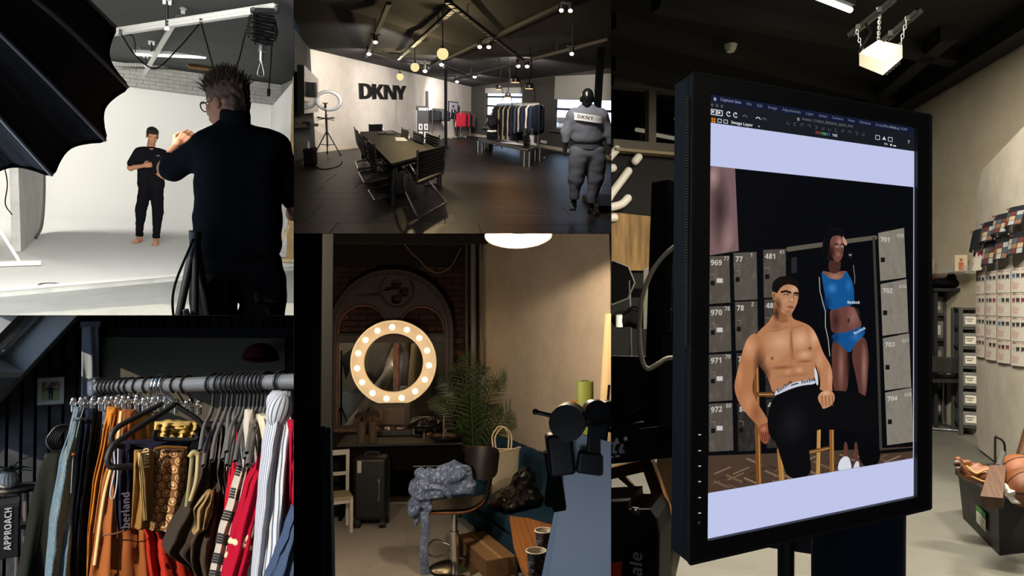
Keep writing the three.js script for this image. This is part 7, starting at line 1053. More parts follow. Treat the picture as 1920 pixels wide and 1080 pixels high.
function sheetBelt(a, b) { return loft((u, v) => { const t2 = u * TAU; return [lerp(a.x, b.x, v) + 0.042 * Math.cos(t2) + 0.008 * Math.sin(v * 9), lerp(a.y, b.y, v), lerp(a.z, b.z, v) + 0.08 + 0.012 * Math.sin(t2) + 0.012 * Math.sin(v * 14)]; }, 12, 24, { closeU: true, caps: true }); }
const w = R.thing('loose_string', 'thin cord hanging down left of the stool', 'cord', J(762, 960).add(p)); part(w, 'cord', tube([[0, 0, 0], [0.005, -0.2, 0], [0, -0.48, 0]], 0.003), mat('#5b5148')); part(w, 'knot', ball(0.008, [0, -0.48, 0]), mat('#4a4038'));
}
// ---- cardboard box, leaf table, cups
{ const p = F(926, 1052), t = R.thing('cardboard_box', 'flat brown cardboard box pushed under the sofa front', 'box', p, yaw), m = mat('#6f5233', { rough: 0.9, map: speckle }); part(t, 'carton', box(0.85, 0.17, 0.3, [0.0, 0.086, 0.1], null, 0.005), m); part(t, 'flap', [box(0.84, 0.004, 0.15, [0, 0.175, 0.02]), box(0.84, 0.004, 0.14, [0, 0.175, 0.18])], mat('#7d5f3d')); part(t, 'tape', box(0.85, 0.002, 0.04, [0, 0.179, 0.1]), mat('#a08258', { rough: 0.4 })); }
{
const h = 0.62, poly = [[956, 968], [990, 972], [1042, 987], [1062, 1030], [1030, 1095], [1000, 1090], [978, 1062], [964, 1020]].map(([x, y]) => F(x, y, h)), o = poly[4].clone().setY(0), t = R.thing('side_table', 'leaf-shaped wooden side table with striped veneer', 'table', o);
const vT = canvasTex(256, 256, (g) => { g.fillStyle = '#8a5426'; g.fillRect(0, 0, 256, 256); for (let i = 0; i < 90; i++) { g.fillStyle = i % 2 ? '#5a3213' : '#b5793c'; g.globalAlpha = 0.5; g.fillRect(rnd() * 256, 0, rr(1, 5), 256); } });
const sh = poly.map((q) => [q.x - o.x, -(q.z - o.z)]), g = ext(sh, 0.03, null, null, 0.004); part(t, 'table_top', xf(g, [0, h - 0.03, 0], [-PI / 2, 0, 0]), mat('#ffffff', { map: vT, rough: 0.35, rep: [3, 1] })); for (const q of [poly[0], poly[2], poly[6]]) part(t, 'leg', bar([(q.x - o.x) * 0.9 + 0.03, 0, (q.z - o.z) * 0.9], [(q.x - o.x) * 0.85 + 0.03, h - 0.03, (q.z - o.z) * 0.85], 0.016), BLACK);
const cupT = canvasTex(256, 128, (g) => { g.fillStyle = '#16203a'; g.fillRect(0, 0, 256, 128); g.strokeStyle = '#c4cbd8'; for (let i = 0; i < 90; i++) { g.lineWidth = rr(1, 3); g.beginPath(); g.arc(rnd() * 256, rnd() * 128, rr(2, 10), rnd() * 6, rnd() * 6 + 3); g.stroke(); } });
for (const [x, y, r, lab] of [[1020, 1034, 0.072, 'dark blue patterned paper cup, the farther of two'], [1005.5, 1076, 0.072, 'blue and white patterned paper cup, the nearer of two']]) { const q = F(x, y, h), c = R.thing('paper_cup', lab, 'cup', q); part(c, 'wall', xf(fin(new THREE.CylinderGeometry(r, r * 0.74, 0.165, 36, 1, true)), [0, 0.083, 0]), mat('#ffffff', { map: cupT, rough: 0.6 })); part(c, 'inside', [xf(fin(new THREE.CylinderGeometry(r * 0.97, r * 0.72, 0.16, 36, 1, true)), [0, 0.084, 0]), cyl(r * 0.73, r * 0.73, 0.004, [0, 0.006, 0])], mat('#c9c2b2')); part(c, 'rim', xf(fin(new THREE.TorusGeometry(r, 0.0045, 8, 40)), [0, 0.165, 0], [PI / 2, 0, 0]), mat('#ded8ca')); }
}
// ---- rolls against the wall and clamp with pale board in front
{ // unseen cool panel below the frame, placed to light the foam board
const p = A(1010, 1215, 1.9), to = A(1090, 930, 2.6), t = R.thing('unseen_cool_panel', 'unseen cool panel out of view, placed to light the foam board', 'lamp', p); part(t, 'housing', box(0.4, 0.3, 0.03, [0, 0, 0.03], [0.5, PI, 0], 0.01), BLACK); part(t, 'lamp_face', box(0.36, 0.26, 0.005, null, [0.5, PI, 0]), glow('#cfe2ff', 1.2)); R.light(new THREE.RectAreaLight(0xe6eeff, 6, 0.36, 0.26), p.clone().add(V(0, 0.03, -0.02)), to);
}
{ const q = A(1097, 735, 6.1), t = R.thing('green_roll', 'short pale green roll standing behind the black clamp', 'roll', q); part(t, 'roll', cyl(0.077, 0.077, 0.5, [0, -0.15, 0], null, 28), mat('#8a9a4e', { rough: 0.5 })); part(t, 'core', cyl(0.04, 0.04, 0.51, [0, -0.15, 0]), mat('#59612f')); const b = R.thing('orange_board', 'thin orange board edge behind the green roll', 'board', A(1098, 760, 6.2)); part(b, 'board', box(0.26, 0.3, 0.01, [0, -0.1, 0]), mat('#b07a22')); part(b, 'edge', box(0.26, 0.01, 0.014, [0, 0.05, 0]), mat('#c98e34'));
const r = A(1133, 760, 5.9), tp = A(1152, 590, 6.0), rr2 = R.thing('paper_roll', 'tall cream paper roll leaning at the right edge', 'paper roll', r); part(rr2, 'roll', bar([0, -0.6, 0], tp.sub(r), 0.085, 0.085, 24), mat('#d2bd92', { rough: 0.85 })); part(rr2, 'tape', box(0.02, 0.14, 0.02, [0.02, 0.12, 0.085], [0, 0, -0.1]), BLACK); }
{
const d = 2.6, o = A(1085, 820, d), t = R.thing('reflector_board', 'foam board hanging from the clamp at lower right, bluish light painted in', 'board', o), q = [[1070, 808], [1165, 835], [1165, 1110], [1024, 1110]].map(([x, y]) => A(x, y, d + (x > 1100 ? -0.1 : 0)).sub(o)); part(t, 'board', quadSlab(q, 0.012), mat('#b4c0cb', { rough: 0.7 })); part(t, 'folded_edge', quadSlab([[1070, 808], [1052, 960], [1028, 1110], [1010, 1110]].map(([x, y]) => A(x, y, d + 0.02).sub(o)), 0.008), mat('#aebfce'));  // bluish light is painted into the board colour
const c = R.thing('clamp_stand', 'black studio clamp head and rod in the foreground at right', 'clamp', A(1095, 800, d - 0.02)), C = (x, y, z = 0) => A(x, y, d - 0.02).sub(A(1095, 800, d - 0.02)).add(V(0, 0, z)); part(c, 'rod', bar(C(1003, 772), C(1150, 808), 0.009), mat('#1c2226', { rough: 0.4 })); part(c, 'rod_tip', ball(0.012, C(1004, 772).toArray()), BLACK); part(c, 'head', [cyl(0.07, 0.07, 0.1, C(1066, 790).toArray(), [PI / 2, 0, 0.3]), box(0.1, 0.16, 0.08, C(1050, 850).toArray(), [0, 0, 0.1], 0.015)], BLACK); part(c, 'knob', [cyl(0.045, 0.05, 0.08, C(1116, 772).toArray(), [PI / 2, 0, 0]), cyl(0.05, 0.05, 0.06, C(1140, 775).toArray(), [PI / 2, 0, 0])], mat('#15181a', { rough: 0.4 })); part(c, 'clamp_plate', [box(0.08, 0.22, 0.02, C(1116, 830, 0.03).toArray(), [0, 0, -0.1], 0.01), box(0.15, 0.09, 0.03, C(1114, 866, 0.03).toArray(), [0, 0, -0.15], 0.03)], mat('#101213', { rough: 0.5 })); part(c, 'bracket', [box(0.05, 0.34, 0.05, C(1044, 870, -0.03).toArray(), [0, 0, -0.12], 0.01), beam(C(1035, 850, -0.04), C(1052, 960, -0.04), 0.06, 0.05)], MATT);
}
}
// ================================================================== set 5 things: the studio office
{
const R = office, A = R.at, F = R.on, cy = 3.8;
// ---- high windows on the dark back wall; lamps they reflect are added behind the panes
{
const [s0, s1, h0, h1] = OF.win, P = (s, h, off = 0) => OF.a.clone().addScaledVector(OF.bx, s).setY(h).addScaledVector(OF.bn, off), m = mat('#4a453c', { rough: 0.6 });
const w = R.struct('window_1', [beam(P(s0, h0, 0.02), P(s1, h0, 0.02), 0.12, 0.1), beam(P(s0, h1, 0.02), P(s1, h1, 0.02), 0.12, 0.1)], m); part(w, 'sill', beam(P(s0, h0 - 0.07, 0.06), P(s1, h0 - 0.07, 0.06), 0.14, 0.03), mat('#8a7c62'));
const sm = OF.s(OF.back(1218, 230)); part(w, 'mullion', beam(P(sm, h0, 0.02), P(sm, h1, 0.02), 0.09, 0.09, OF.bn), m); for (const [a, b] of [[s0, sm], [sm, s1]]) part(w, 'pane', quadSlab([P(a, h1, -0.04), P(b, h1, -0.04), P(b, h0, -0.04), P(a, h0, -0.04)], 0.006), mat('#ffffff', { transmission: 1, thickness: 0, rough: 0.03, color: '#8f8f8a' }));
R.struct('wall_added_beyond', [beam(P(-1, 2.6, -2.6), P(4, 2.6, -2.6), 0.1, 3), beam(P(-1, 3.9, -1.3), P(4, 3.9, -1.3), 2.6, 0.1), beam(P(-1, 1.4, -1.3), P(4, 1.4, -1.3), 2.6, 0.1)], MATT);
for (const [x0, y0, x1, y1, lab] of [[1192, 243, 1210, 246, 'short lit tube added for a reflection in the left high window'], [1225, 252, 1330, 272, 'long lit tube added for a reflection in the right high window']]) { const a = OF.back(x0, y0, -0.9), b = OF.back(x1, y1, -0.9), t = R.thing('tube_light', lab, 'light', a); part(t, 'lamp_tube', bar([0, 0, 0], b.clone().sub(a), 0.024), glow('#fff6e4', 2.6)); part(t, 'housing', beam([0, 0.05, 0], b.clone().sub(a).add(V(0, 0.05, 0)), 0.06, 0.04), mat('#2a2a28')); }
{ const c = OF.back(1287, 213, -1.0), t = R.thing('reflected_shade', 'glowing white tapered lampshade added for a reflection in the right high window', 'lamp', c); part(t, 'lamp_shade', lathe([[0.07, 0.08], [0.16, -0.06], [0.155, -0.06], [0.06, 0.08]]), glow('#fff4e2', 1.6)); part(t, 'cord', bar([0, 0.08, 0], [0, 0.6, 0], 0.008), MATT); }
}
// ---- ceiling: tube light, heater, detector
const tubeAt = (lab, a, b, k) => { const t = R.thing('tube_light', lab, 'light', a), d = V3(b).sub(V3(a)), up = V(0, 0.05, 0); part(t, 'lamp_tube', bar([0, 0, 0], d, 0.022), glow('#fffdf0', 3)); part(t, 'housing', beam(up, d.clone().add(up), 0.09, 0.05), mat('#3a3a38')); const m = V3(a).add(d.clone().multiplyScalar(0.5)); const l = new THREE.RectAreaLight(0xfff3dc, k, d.length(), 0.08); R.putLight(l, m.clone().add(V(0, -0.04, 0))); l.quaternion.setFromRotationMatrix(new THREE.Matrix4().extractRotation(R.M).multiply(new THREE.Matrix4().makeRotationFromEuler(new THREE.Euler(-PI / 2, 0, Math.atan2(-d.z, d.x), 'XYZ')))); };
tubeAt('bright fluorescent tube at the top edge of the ceiling', F(1505, -16, 3.66), F(1595, 19, 3.66), 330);
tubeAt('unseen fluorescent tube over the viewer, placed to light the room', V(-0.6, 3.66, -3.2), V(1.0, 3.66, -3.0), 1000); tubeAt('second unseen fluorescent tube over the floor at right, placed to light the wall', V(1.7, 3.66, -4.6), V(3.2, 3.66, -4.2), 1150);  // both tubes unseen, placed to light the room and right wall
{
const d = 5.0, Q = (x, y, dd = d) => A(x, y, dd), o = Q(1651, 110), t = R.thing('ceiling_heater', 'white box heater hanging on chains from steel struts', 'heater', o), L = (x, y, dd) => Q(x, y, dd).sub(o);
const b = [L(1611, 123, 4.9), L(1655, 141, 4.6), L(1692, 109, 5.1), L(1647, 97, 5.4)], top = b.map((p) => p.clone().add(V(0, 0.085, 0))); part(t, 'case', solid8([...b.map((p) => p.toArray()), ...top.map((p) => p.toArray())]), mat('#d9d3c0', { rough: 0.5 })); const c = b[0].clone().add(b[2]).multiplyScalar(0.5), inn = b.map((p) => p.clone().lerp(c, 0.08).add(V(0, -0.004, 0))); part(t, 'grille', quadSlab(inn, -0.006), mat('#1a1a1a', { rough: 0.5 })); for (let i = 1; i < 6; i++) { const k = i / 6; part(t, 'louvre', beam(inn[0].clone().lerp(inn[3], k).add(V(0, -0.01, 0)), inn[1].clone().lerp(inn[2], k).add(V(0, -0.01, 0)), 0.03, 0.02), mat('#3a3a38', { metalness: 0.4, rough: 0.4 })); } part(t, 'pilot_lamp', box(0.05, 0.004, 0.03, c.clone().add(V(0, -0.03, 0)).toArray()), mat('#e6e2d4'));
const ch = (a, b2) => { const g = [], n = Math.round(a.distanceTo(b2) / 0.03); for (let i = 0; i < n; i++) { const p = a.clone().lerp(b2, (i + 0.5) / n); g.push(xf(fin(new THREE.TorusGeometry(0.012, 0.0035, 5, 10)), p.toArray(), [0, i % 2 ? PI / 2 : 0, 0], [0.7, 1.3, 1])); } part(t, 'chain', g, STEEL).userData.kind = 'stuff'; };
ch(top[0].clone().lerp(top[3], 0.15), L(1606, 56, 4.95)); ch(top[3], L(1650, 18, 5.1)); ch(top[2].clone().lerp(top[1], 0.15), L(1700, 38, 5.0)); part(t, 'cable', tube([top[0], L(1618, 85, 4.9), L(1632, 62, 5), L(1622, 44, 5)], 0.008), MATT);
for (const [x0, y0, x1, y1, lab] of [[1669, 2, 1590, 67, 'left steel strut above the heater'], [1718, 22, 1655, 76, 'right steel strut above the heater']]) { const a = Q(x0, y0, 5.0), e = Q(x1, y1, 5.15), s = R.thing('ceiling_strut', lab, 'strut', a), v = e.clone().sub(a); part(s, 'channel', [beam([0, 0, 0], v, 0.012, 0.03), beam([0.03, 0, 0.01], v.clone().add(V(0.03, 0, 0.01)), 0.012, 0.03)], mat('#2f2f2d', { metalness: 0.4, rough: 0.5 })); for (const k of [0.25, 0.75]) part(s, 'nut', box(0.03, 0.035, 0.03, v.clone().multiplyScalar(k)), BLACK); }
const s = R.thing('smoke_detector', 'small white round smoke detector on the dark ceiling', 'detector', F(1370, 88, 3.7)); part(s, 'base', cyl(0.05, 0.06, 0.04, [0, 0.0, 0]), mat('#d4d4cc')); part(s, 'cap', cyl(0.035, 0.045, 0.03, [0, -0.03, 0]), WHITE);
}
// ---- neon-style wall lettering and plywood on the back wall
{
const o = OF.back(1165, 340, 0.06), t = R.thing('wall_lettering', 'thick white tube script letters on the black wall', 'sign', o), P = (x, y) => OF.back(x, y, 0.07).sub(o), m = mat('#e9e6dc', { rough: 0.4 }), st = (pts) => { const q = pts.map(([x, y]) => P(x, y)), g = [tube(q, 0.045, pts.length * 10, false, 14), ball(0.045, q[0].toArray()), ball(0.045, q[q.length - 1].toArray())]; part(t, 'letter_stroke', g, m); };
st([[1191, 302], [1197, 295]]); st([[1178, 321], [1164, 340], [1146, 364], [1130, 390]]); st([[1177, 372], [1165, 383], [1146, 388], [1128, 386]]); st([[1156, 280], [1140, 298], [1125, 316]]); st([[1149, 315], [1135, 318]]); st([[1152, 408], [1135, 410]]);
const q = [[1130, 396], [1242, 408], [1241, 508], [1130, 506]].map(([x, y]) => OF.back(x, y, 0.05)), w = R.thing('plywood_panel', 'pale plywood panel under the white script lettering', 'panel', q[0]); part(w, 'sheet', quadSlab(q.map((p) => p.clone().sub(q[0])), 0.03), mat('#c79c5e', { rough: 0.6, map: grainT, rep: [0.7, 0.7] })); part(w, 'edge', beam(q[1].clone().sub(q[0]), q[2].clone().sub(q[0]), 0.02, 0.035, OF.bn), mat('#a87f48'));
}
// ---- desk far left with clutter
{
const p = F(1180, 720), t = R.thing('wooden_desk', 'wooden desk under the plywood panel behind the cable', 'desk', [p.x, 0, -5.6]), h = A(1180, 615, 5.6).y; part(t, 'top', box(1.0, 0.03, 0.5, [0, h, 0], null, 0.005), mat('#8a6840', { map: grainT })); part(t, 'front', box(0.9, 0.24, 0.02, [0.05, h - 0.14, 0.22]), mat('#a37b4a', { map: grainT })); for (const x of [-0.45, 0.45]) part(t, 'leg', box(0.05, h, 0.4, [x, h / 2, 0]), mat('#6f5230'));
const b = R.thing('black_bag', 'heap of black bags on the wooden desk', 'bag', [A(1195, 600, 5.5).x, h + 0.015, -5.5]); part(b, 'bag', blob([['e', [0, 0.07, 0], [0.17, 0.08, 0.12]], ['e', [0.1, 0.11, 0], [0.09, 0.07, 0.08]], ['e', [-0.12, 0.06, 0.03], [0.09, 0.07, 0.08]]], { k: 0.03, cell: 0.012, bend: (x, y, z) => 0.02 * nz(x * 16, y * 16, z * 16) }), cloth('#121214')); part(b, 'strap', tube([[-0.1, 0.1, 0.1], [0, 0.17, 0.1], [0.12, 0.1, 0.1]], 0.01), MATT);
const c = R.thing('white_can', 'small white can on the wooden desk', 'can', [A(1161, 606, 5.4).x, h + 0.015, -5.4]); part(c, 'can', cyl(0.03, 0.03, 0.1, [0, 0.05, 0]), WHITE); part(c, 'lid', cyl(0.028, 0.028, 0.012, [0, 0.105, 0]), STEEL);
const s = A(1160, 530, 5.9), k = R.thing('reflector_hoop', 'dark folded studio reflector with pale hoop behind the cable', 'reflector', s); part(k, 'disc', cyl(0.2, 0.2, 0.02, [-0.05, 0, 0], [PI / 2, 0, 0], 8), MATT); part(k, 'hoop', xf(fin(new THREE.TorusGeometry(0.2, 0.008, 6, 8)), [-0.05, 0, 0.01]), mat('#6a6862')); part(k, 'stand', bar([0.1, 0.02, 0], [0.12, -0.8, 0], 0.012), STEEL);
const f = A(1225, 560, 5.4), v = R.thing('pale_frame', 'pale grey framed panel between cable and second monitor', 'panel', f); part(v, 'panel', box(0.16, 0.5, 0.02, null, null, 0.004), mat('#6d6a62')); part(v, 'edge', box(0.02, 0.5, 0.03, [0.08, 0, 0]), WHITE);
}
// ---- second monitor seen from behind
{
const d = 1.42, q = [[1252, 337], [1330, 352], [1330, 820], [1236, 800]].map(([x, y], i) => A(x, y, i === 0 || i === 3 ? d : d + 0.1)), o = q[3], t = R.thing('monitor', 'black monitor seen from behind with vented edge and EIZO mark', 'monitor', o), L = q.map((p) => p.clone().sub(o)); part(t, 'back_cover', quadSlab(L, 0.05), mat('#0e0e0f', { rough: 0.55 }));
const e0 = L[0].clone(), e1 = L[3].clone(), rib = box(0.012, 0.0022, 0.006); const g = []; for (let i = 0; i < 60; i++) { const k = 0.02 + 0.6 * i / 60, p = e0.clone().lerp(e1, k); g.push(rib.clone().translate(p.x + 0.012, p.y, p.z + 0.004)); } part(t, 'vent_rib', g, mat('#1f1f20')).userData.kind = 'stuff';
part(t, 'grey_corner', quadSlab([[1263, 340], [1298, 347], [1298, 382], [1297, 381]].map(([x, y]) => A(x, y, 1.425).sub(o)).map((p) => p.add(V(0, 0, 0.012))), 0.003), mat('#6b6a68', { rough: 0.4 }));
const tg = new TextGeometry('EIZO', { font: FONT, size: 0.0125, depth: 0.0008, curveSegments: 4 }); part(t, 'lettering', xf(fin(tg), A(1276, 565, 1.41).sub(o).toArray(), [0, -0.2, PI / 2], [1.05, 1, 1]), mat('#b9b9b6'));
const lg = [], c = A(1267, 580, 1.41).sub(o); for (let j = 0; j < 5; j++) for (let i = 0; i < 5; i++) if ((i + j) % 2 === 0 || i > 2) lg.push(box(0.0032, 0.0032, 0.001, [c.x + (i - j) * 0.0026, c.y + (i + j - 4) * 0.0026, c.z], [0, -0.2, PI / 4])); part(t, 'diamond_mark', lg, mat('#a8a8a5'));
}
{ const o = A(1297, 447, 1.34), t = R.thing('white_cable', 'thick off-white cable looping out from behind the monitor', 'cable', o), pts = [[1310, 444, 1.34], [1285, 450, 1.33], [1252, 473, 1.3], [1222, 510, 1.28], [1204, 560, 1.26], [1198, 620, 1.26], [1203, 672, 1.26], [1214, 691, 1.27], [1234, 682, 1.28], [1256, 671, 1.3], [1300, 677, 1.33], [1320, 680, 1.34]].map((q) => A(...q).sub(o)); part(t, 'sheath', tube(pts, 0.0045, 120, false, 12), mat('#b5ab94', { rough: 0.55 })); part(t, 'plug', bar(pts[11], pts[10], 0.007), mat('#cfc8b6')); }
// ---- desk shelf with laptop, banner case and trestle
{
const d = 1.6, Q = (x, y, dd = d) => A(x, y, dd), o = Q(1140, 668), t = R.thing('laptop', 'black open laptop seen from the side at the left edge', 'laptop', o); part(t, 'lid', quadSlab([[1130, 667], [1223, 669], [1208, 806], [1130, 815]].map(([x, y]) => Q(x, y).sub(o)), 0.012), mat('#09090a', { rough: 0.5 })); part(t, 'base', quadSlab([[1130, 815], [1215, 806], [1225, 812], [1130, 825]].map(([x, y]) => Q(x, y, 1.58).sub(o)), 0.02), BLACK);
const s = R.thing('equipment_shelf', 'black equipment shelf with a blue and white logo below the laptop', 'shelf', Q(1140, 810)), sp = Q(1140, 810); part(s, 'board', quadSlab([[1130, 813], [1310, 790], [1310, 852], [1130, 872]].map(([x, y]) => Q(x, y, 1.55).sub(sp)), 0.3), mat('#0b0b0c', { rough: 0.7 })); part(s, 'top_surface', quadSlab([[1130, 800], [1310, 780], [1310, 792], [1130, 815]].map(([x, y]) => Q(x, y, 1.56).sub(sp)), 0.02), mat('#232323', { map: speckle, rep: [20, 20] }));
part(s, 'corner_plate', cyl(0.016, 0.016, 0.004, Q(1287, 812, 1.54).sub(sp).toArray(), [PI / 2, 0, 0]), STEEL);
const lm = mat('#e4e6ea'), bl = mat('#2a3f9a'), P = (x, y, z = 1.535) => Q(x, y, z).sub(sp); for (const [m, r, z] of [[bl, 0.0062, 1.537], [lm, 0.0035, 1.532]]) part(s, m === lm ? 'logo_stroke' : 'logo_outline', [tube([P(1157, 822, z), P(1151, 838, z), P(1150, 848, z), P(1156, 847, z)], r, 30), tube([P(1146, 832, z), P(1160, 829, z)], r), tube([P(1167, 833, z), P(1163, 843, z), P(1164, 848, z), P(1170, 845, z)], r, 24), ball(r * 1.1, P(1172, 824, z).toArray()), tube([P(1140, 858, z), P(1150, 857, z)], r * 0.8), tube([P(1154, 856, z), P(1162, 855, z)], r * 0.8)], m);
part(s, 'cable', tube([P(1140, 812, 1.53), P(1180, 782, 1.53), P(1215, 755, 1.5), P(1235, 735, 1.5)], 0.0025, 40), MATT);
const w = mat('#9a6326', { rough: 0.5, map: grainT, rep: [3, 3] }), tr = R.thing('wooden_trestle', 'orange-brown wooden trestle frame under the equipment shelf', 'trestle', Q(1180, 950, 1.8)), tp = Q(1180, 950, 1.8), T = (x, y, z = 1.8) => Q(x, y, z).sub(tp); part(tr, 'top_rail', beam(T(1130, 890), T(1225, 868), 0.03, 0.03), w); part(tr, 'leg', beam(T(1215, 868), T(1255, 980), 0.03, 0.032), w); part(tr, 'brace', beam(T(1140, 948), T(1245, 935), 0.028, 0.028), w); part(tr, 'strut', beam(T(1150, 880), T(1212, 935), 0.014, 0.014), w); part(tr, 'bolt', ball(0.007, T(1238, 943, 1.775).toArray()), STEEL);
const fb = R.thing('white_cloth', 'off-white cloth hanging behind the monitor stand', 'cloth', Q(1268, 850, 1.95)); part(fb, 'fabric', hang(0.42, (v) => 0.05 + 0.01 * Math.sin(v * 5), () => 0.03, { folds: 5, amp: 0.3, seed: 8, fn: (x, y, z, v) => [x - 0.05 * v, y, z] }), cloth('#a9a396')); part(fb, 'hem', hang(0.02, () => 0.05, () => 0.03, { seed: 8 }), cloth('#8f897d'));
const cs = R.thing('lighting_case', 'black case lettered ale with an orange-red patch in the corner', 'case', Q(1130, 950, 1.45)), cp = Q(1130, 950, 1.45), C = (x, y, z = 1.45) => Q(x, y, z).sub(cp); part(cs, 'body', ext([[1120, 1110], [1120, 945], [1176, 942], [1177, 958], [1218, 958], [1228, 972], [1233, 1000], [1231, 1110]].map(([x, y]) => { const p = C(x, y); return [p.x, p.y]; }), 0.12, [0, 0, C(1180, 1000).z - 0.12], null, 0.006), mat('#0a0a0b', { rough: 0.6 }));
part(cs, 'red_patch', quadSlab([[1120, 1058], [1166, 1053], [1163, 1110], [1120, 1110]].map(([x, y]) => C(x, y, 1.436)), 0.002), mat('#c8371f')); part(cs, 'lettering', xf(fin(new TextGeometry('ale', { font: FONT, size: 0.026, depth: 0.001, curveSegments: 5 })), C(1204, 1082, 1.436).toArray(), [0, 0, PI / 2]), mat('#a9a9a6')); part(cs, 'latch', [box(0.016, 0.016, 0.006, C(1191, 958, 1.437).toArray(), null, 0.002), ball(0.0035, C(1191, 958, 1.43).toArray())], STEEL);
}
// ---- the big portrait monitor
{
const oc = [A(1299, 137, 0.98), A(1742, 218, 1.225), A(1742, 952, 1.225), A(1292, 1056, 0.98)], o = oc[3], n = new THREE.Vector3().crossVectors(oc[1].clone().sub(oc[0]), oc[3].clone().sub(oc[0])).normalize(), H = (x, y, off = 0) => R.hit(x, y, oc[0].clone().addScaledVector(n, off), n).sub(o), t = R.thing('portrait_monitor', 'large black portrait monitor showing two models by lockers', 'monitor', o), L = oc.map((p) => p.clone().sub(o)), f = n.z > 0 ? 1 : -1;
const bez = mat('#151515', { rough: 0.5 }), sc = [H(1331, 175), H(1718, 239), H(1717, 931), H(1325, 1013)];
part(t, 'back_cover', quadSlab(L.map((p) => p.clone().addScaledVector(n, -0.012 * f)), 0.045), mat('#0d0d0e', { rough: 0.6 }));
for (let i = 0; i < 4; i++) { const j = (i + 1) % 4; part(t, 'bezel', solid8([L[i], L[j], sc[j], sc[i]].map((p) => p.clone().addScaledVector(n, 0.003 * f).toArray()).concat([L[i], L[j], sc[j], sc[i]].map((p) => p.clone().addScaledVector(n, -0.016 * f).toArray()))), bez); }
part(t, 'bezel_lip', [0, 1, 2, 3].map((i) => beam(L[i].clone().addScaledVector(n, 0.002 * f), L[(i + 1) % 4].clone().addScaledVector(n, 0.002 * f), 0.004, 0.004, n)), mat('#2a2a29', { rough: 0.35 }));
const vg = []; for (let i = 0; i < 90; i++) { const p = L[0].clone().lerp(L[3], 0.06 + 0.5 * i / 90); vg.push(box(0.004, 0.0025, 0.02, [p.x - 0.002, p.y, p.z - 0.02 * f])); } part(t, 'vent_rib', vg, mat('#39342c')).userData.kind = 'stuff';
[815, 845, 874, 903, 933, 962].forEach((y, i) => part(t, 'button_mark', box(0.0038, 0.0011, 0.0006, H(1312, y, 0.0036 * f).toArray(), [0, 0.6, 0]), mat('#e8e8e6', { emissive: new THREE.Color('#ffffff'), emissiveIntensity: 0.5 }))); part(t, 'button_mark', xf(fin(new THREE.TorusGeometry(0.0016, 0.0003, 6, 16)), H(1311, 980, 0.0036 * f).toArray(), [0, 0.6, 0]), mat('#cfcfcc'));
// screen picture, drawn in the panel's own plane
const W = 1080, Hh = 1920, ux = sc[1].clone().sub(sc[0]), uy = sc[3].clone().sub(sc[0]), a11 = ux.dot(ux), a12 = ux.dot(uy), a22 = uy.dot(uy), det = a11 * a22 - a12 * a12;
const wv = sc[2].clone().sub(sc[1]).sub(sc[3]).add(sc[0]), M = (x, y) => { const p = H(x, y).sub(sc[0]); let u = 0.5, v = 0.5; for (let i = 0; i < 12; i++) { const q = p.clone().addScaledVector(wv, -u * v), b1 = q.dot(ux), b2 = q.dot(uy); u = (a22 * b1 - a12 * b2) / det; v = (a11 * b2 - a12 * b1) / det; } return [u * W, v * Hh]; };
const tex = canvasTex(W, Hh, (g) => {
const z8 = (x, y) => [1300 + x * 0.4817, 420 + y * 0.4815], z2 = (x, y) => [1420 + x * 160 / 864, 500 + y * 200 / 1080], z3 = (x, y) => [1500 + x * 160 / 665, 420 + y * 260 / 1080], z4 = (x, y) => [1370 + x * 0.2778, 640 + y * 0.2778], id = (x, y) => [x, y];
const path = (pts, zz, smooth) => { const q = pts.map(([x, y]) => M(...zz(x, y))), n = q.length; g.beginPath(); if (!smooth) q.forEach((p, i) => (i ? g.lineTo(...p) : g.moveTo(...p))); else { g.moveTo((q[0][0] + q[n - 1][0]) / 2, (q[0][1] + q[n - 1][1]) / 2); q.forEach((p, i) => { const r = q[(i + 1) % n]; g.quadraticCurveTo(p[0], p[1], (p[0] + r[0]) / 2, (p[1] + r[1]) / 2); }); } g.closePath(); };
const poly = (pts, c, zz = z8, smooth = true) => { path(pts, zz, smooth); g.fillStyle = c; g.fill(); };
const soft = (x, y, rx, ry, c, al, zz = z8, rot = 0) => { const p = M(...zz(x, y)), e = M(...zz(x + rx, y)), h = M(...zz(x, y + ry)); g.save(); g.translate(...p); g.rotate(rot); g.scale(Math.abs(e[0] - p[0]) || 1, Math.abs(h[1] - p[1]) || 1); const gr = g.createRadialGradient(0, 0, 0, 0, 0, 1); gr.addColorStop(0, c); gr.addColorStop(1, c + '00'); g.globalAlpha = Math.min(1, al * 1.3); g.fillStyle = gr; g.beginPath(); g.arc(0, 0, 1, 0, TAU); g.fill(); g.restore(); };
const clip = (pts, zz, fn) => { g.save(); path(pts, zz, true); g.clip(); fn(); g.restore(); };
const line = (pts, c, w, zz = z8) => { g.strokeStyle = c; g.lineWidth = w; g.lineCap = 'round'; g.beginPath(); pts.forEach(([x, y], i) => { const p = M(...zz(x, y)); i ? g.lineTo(...p) : g.moveTo(...p); }); g.stroke(); };
const text = (s, x, y, size, c, zz = z8, wt = 'bold', rot = 0) => { const p = M(...zz(x, y)); g.save(); g.translate(...p); g.rotate(rot); g.fillStyle = c; g.font = wt + ' ' + size + 'px sans-serif'; g.fillText(s, 0, 0); g.restore(); };
const yW = M(1332, 228)[1], yP = M(1334, 310)[1], yE = M(1330, 926)[1];
g.fillStyle = '#191c22'; g.fillRect(0, 0, W, yW); g.fillStyle = '#131a33'; g.fillRect(0, 0, W, yW * 0.25); g.fillStyle = '#c6cdf2'; g.fillRect(0, yW, W, Hh - yW); g.fillStyle = '#08090d'; g.fillRect(6, yP, W - 10, yE - yP);
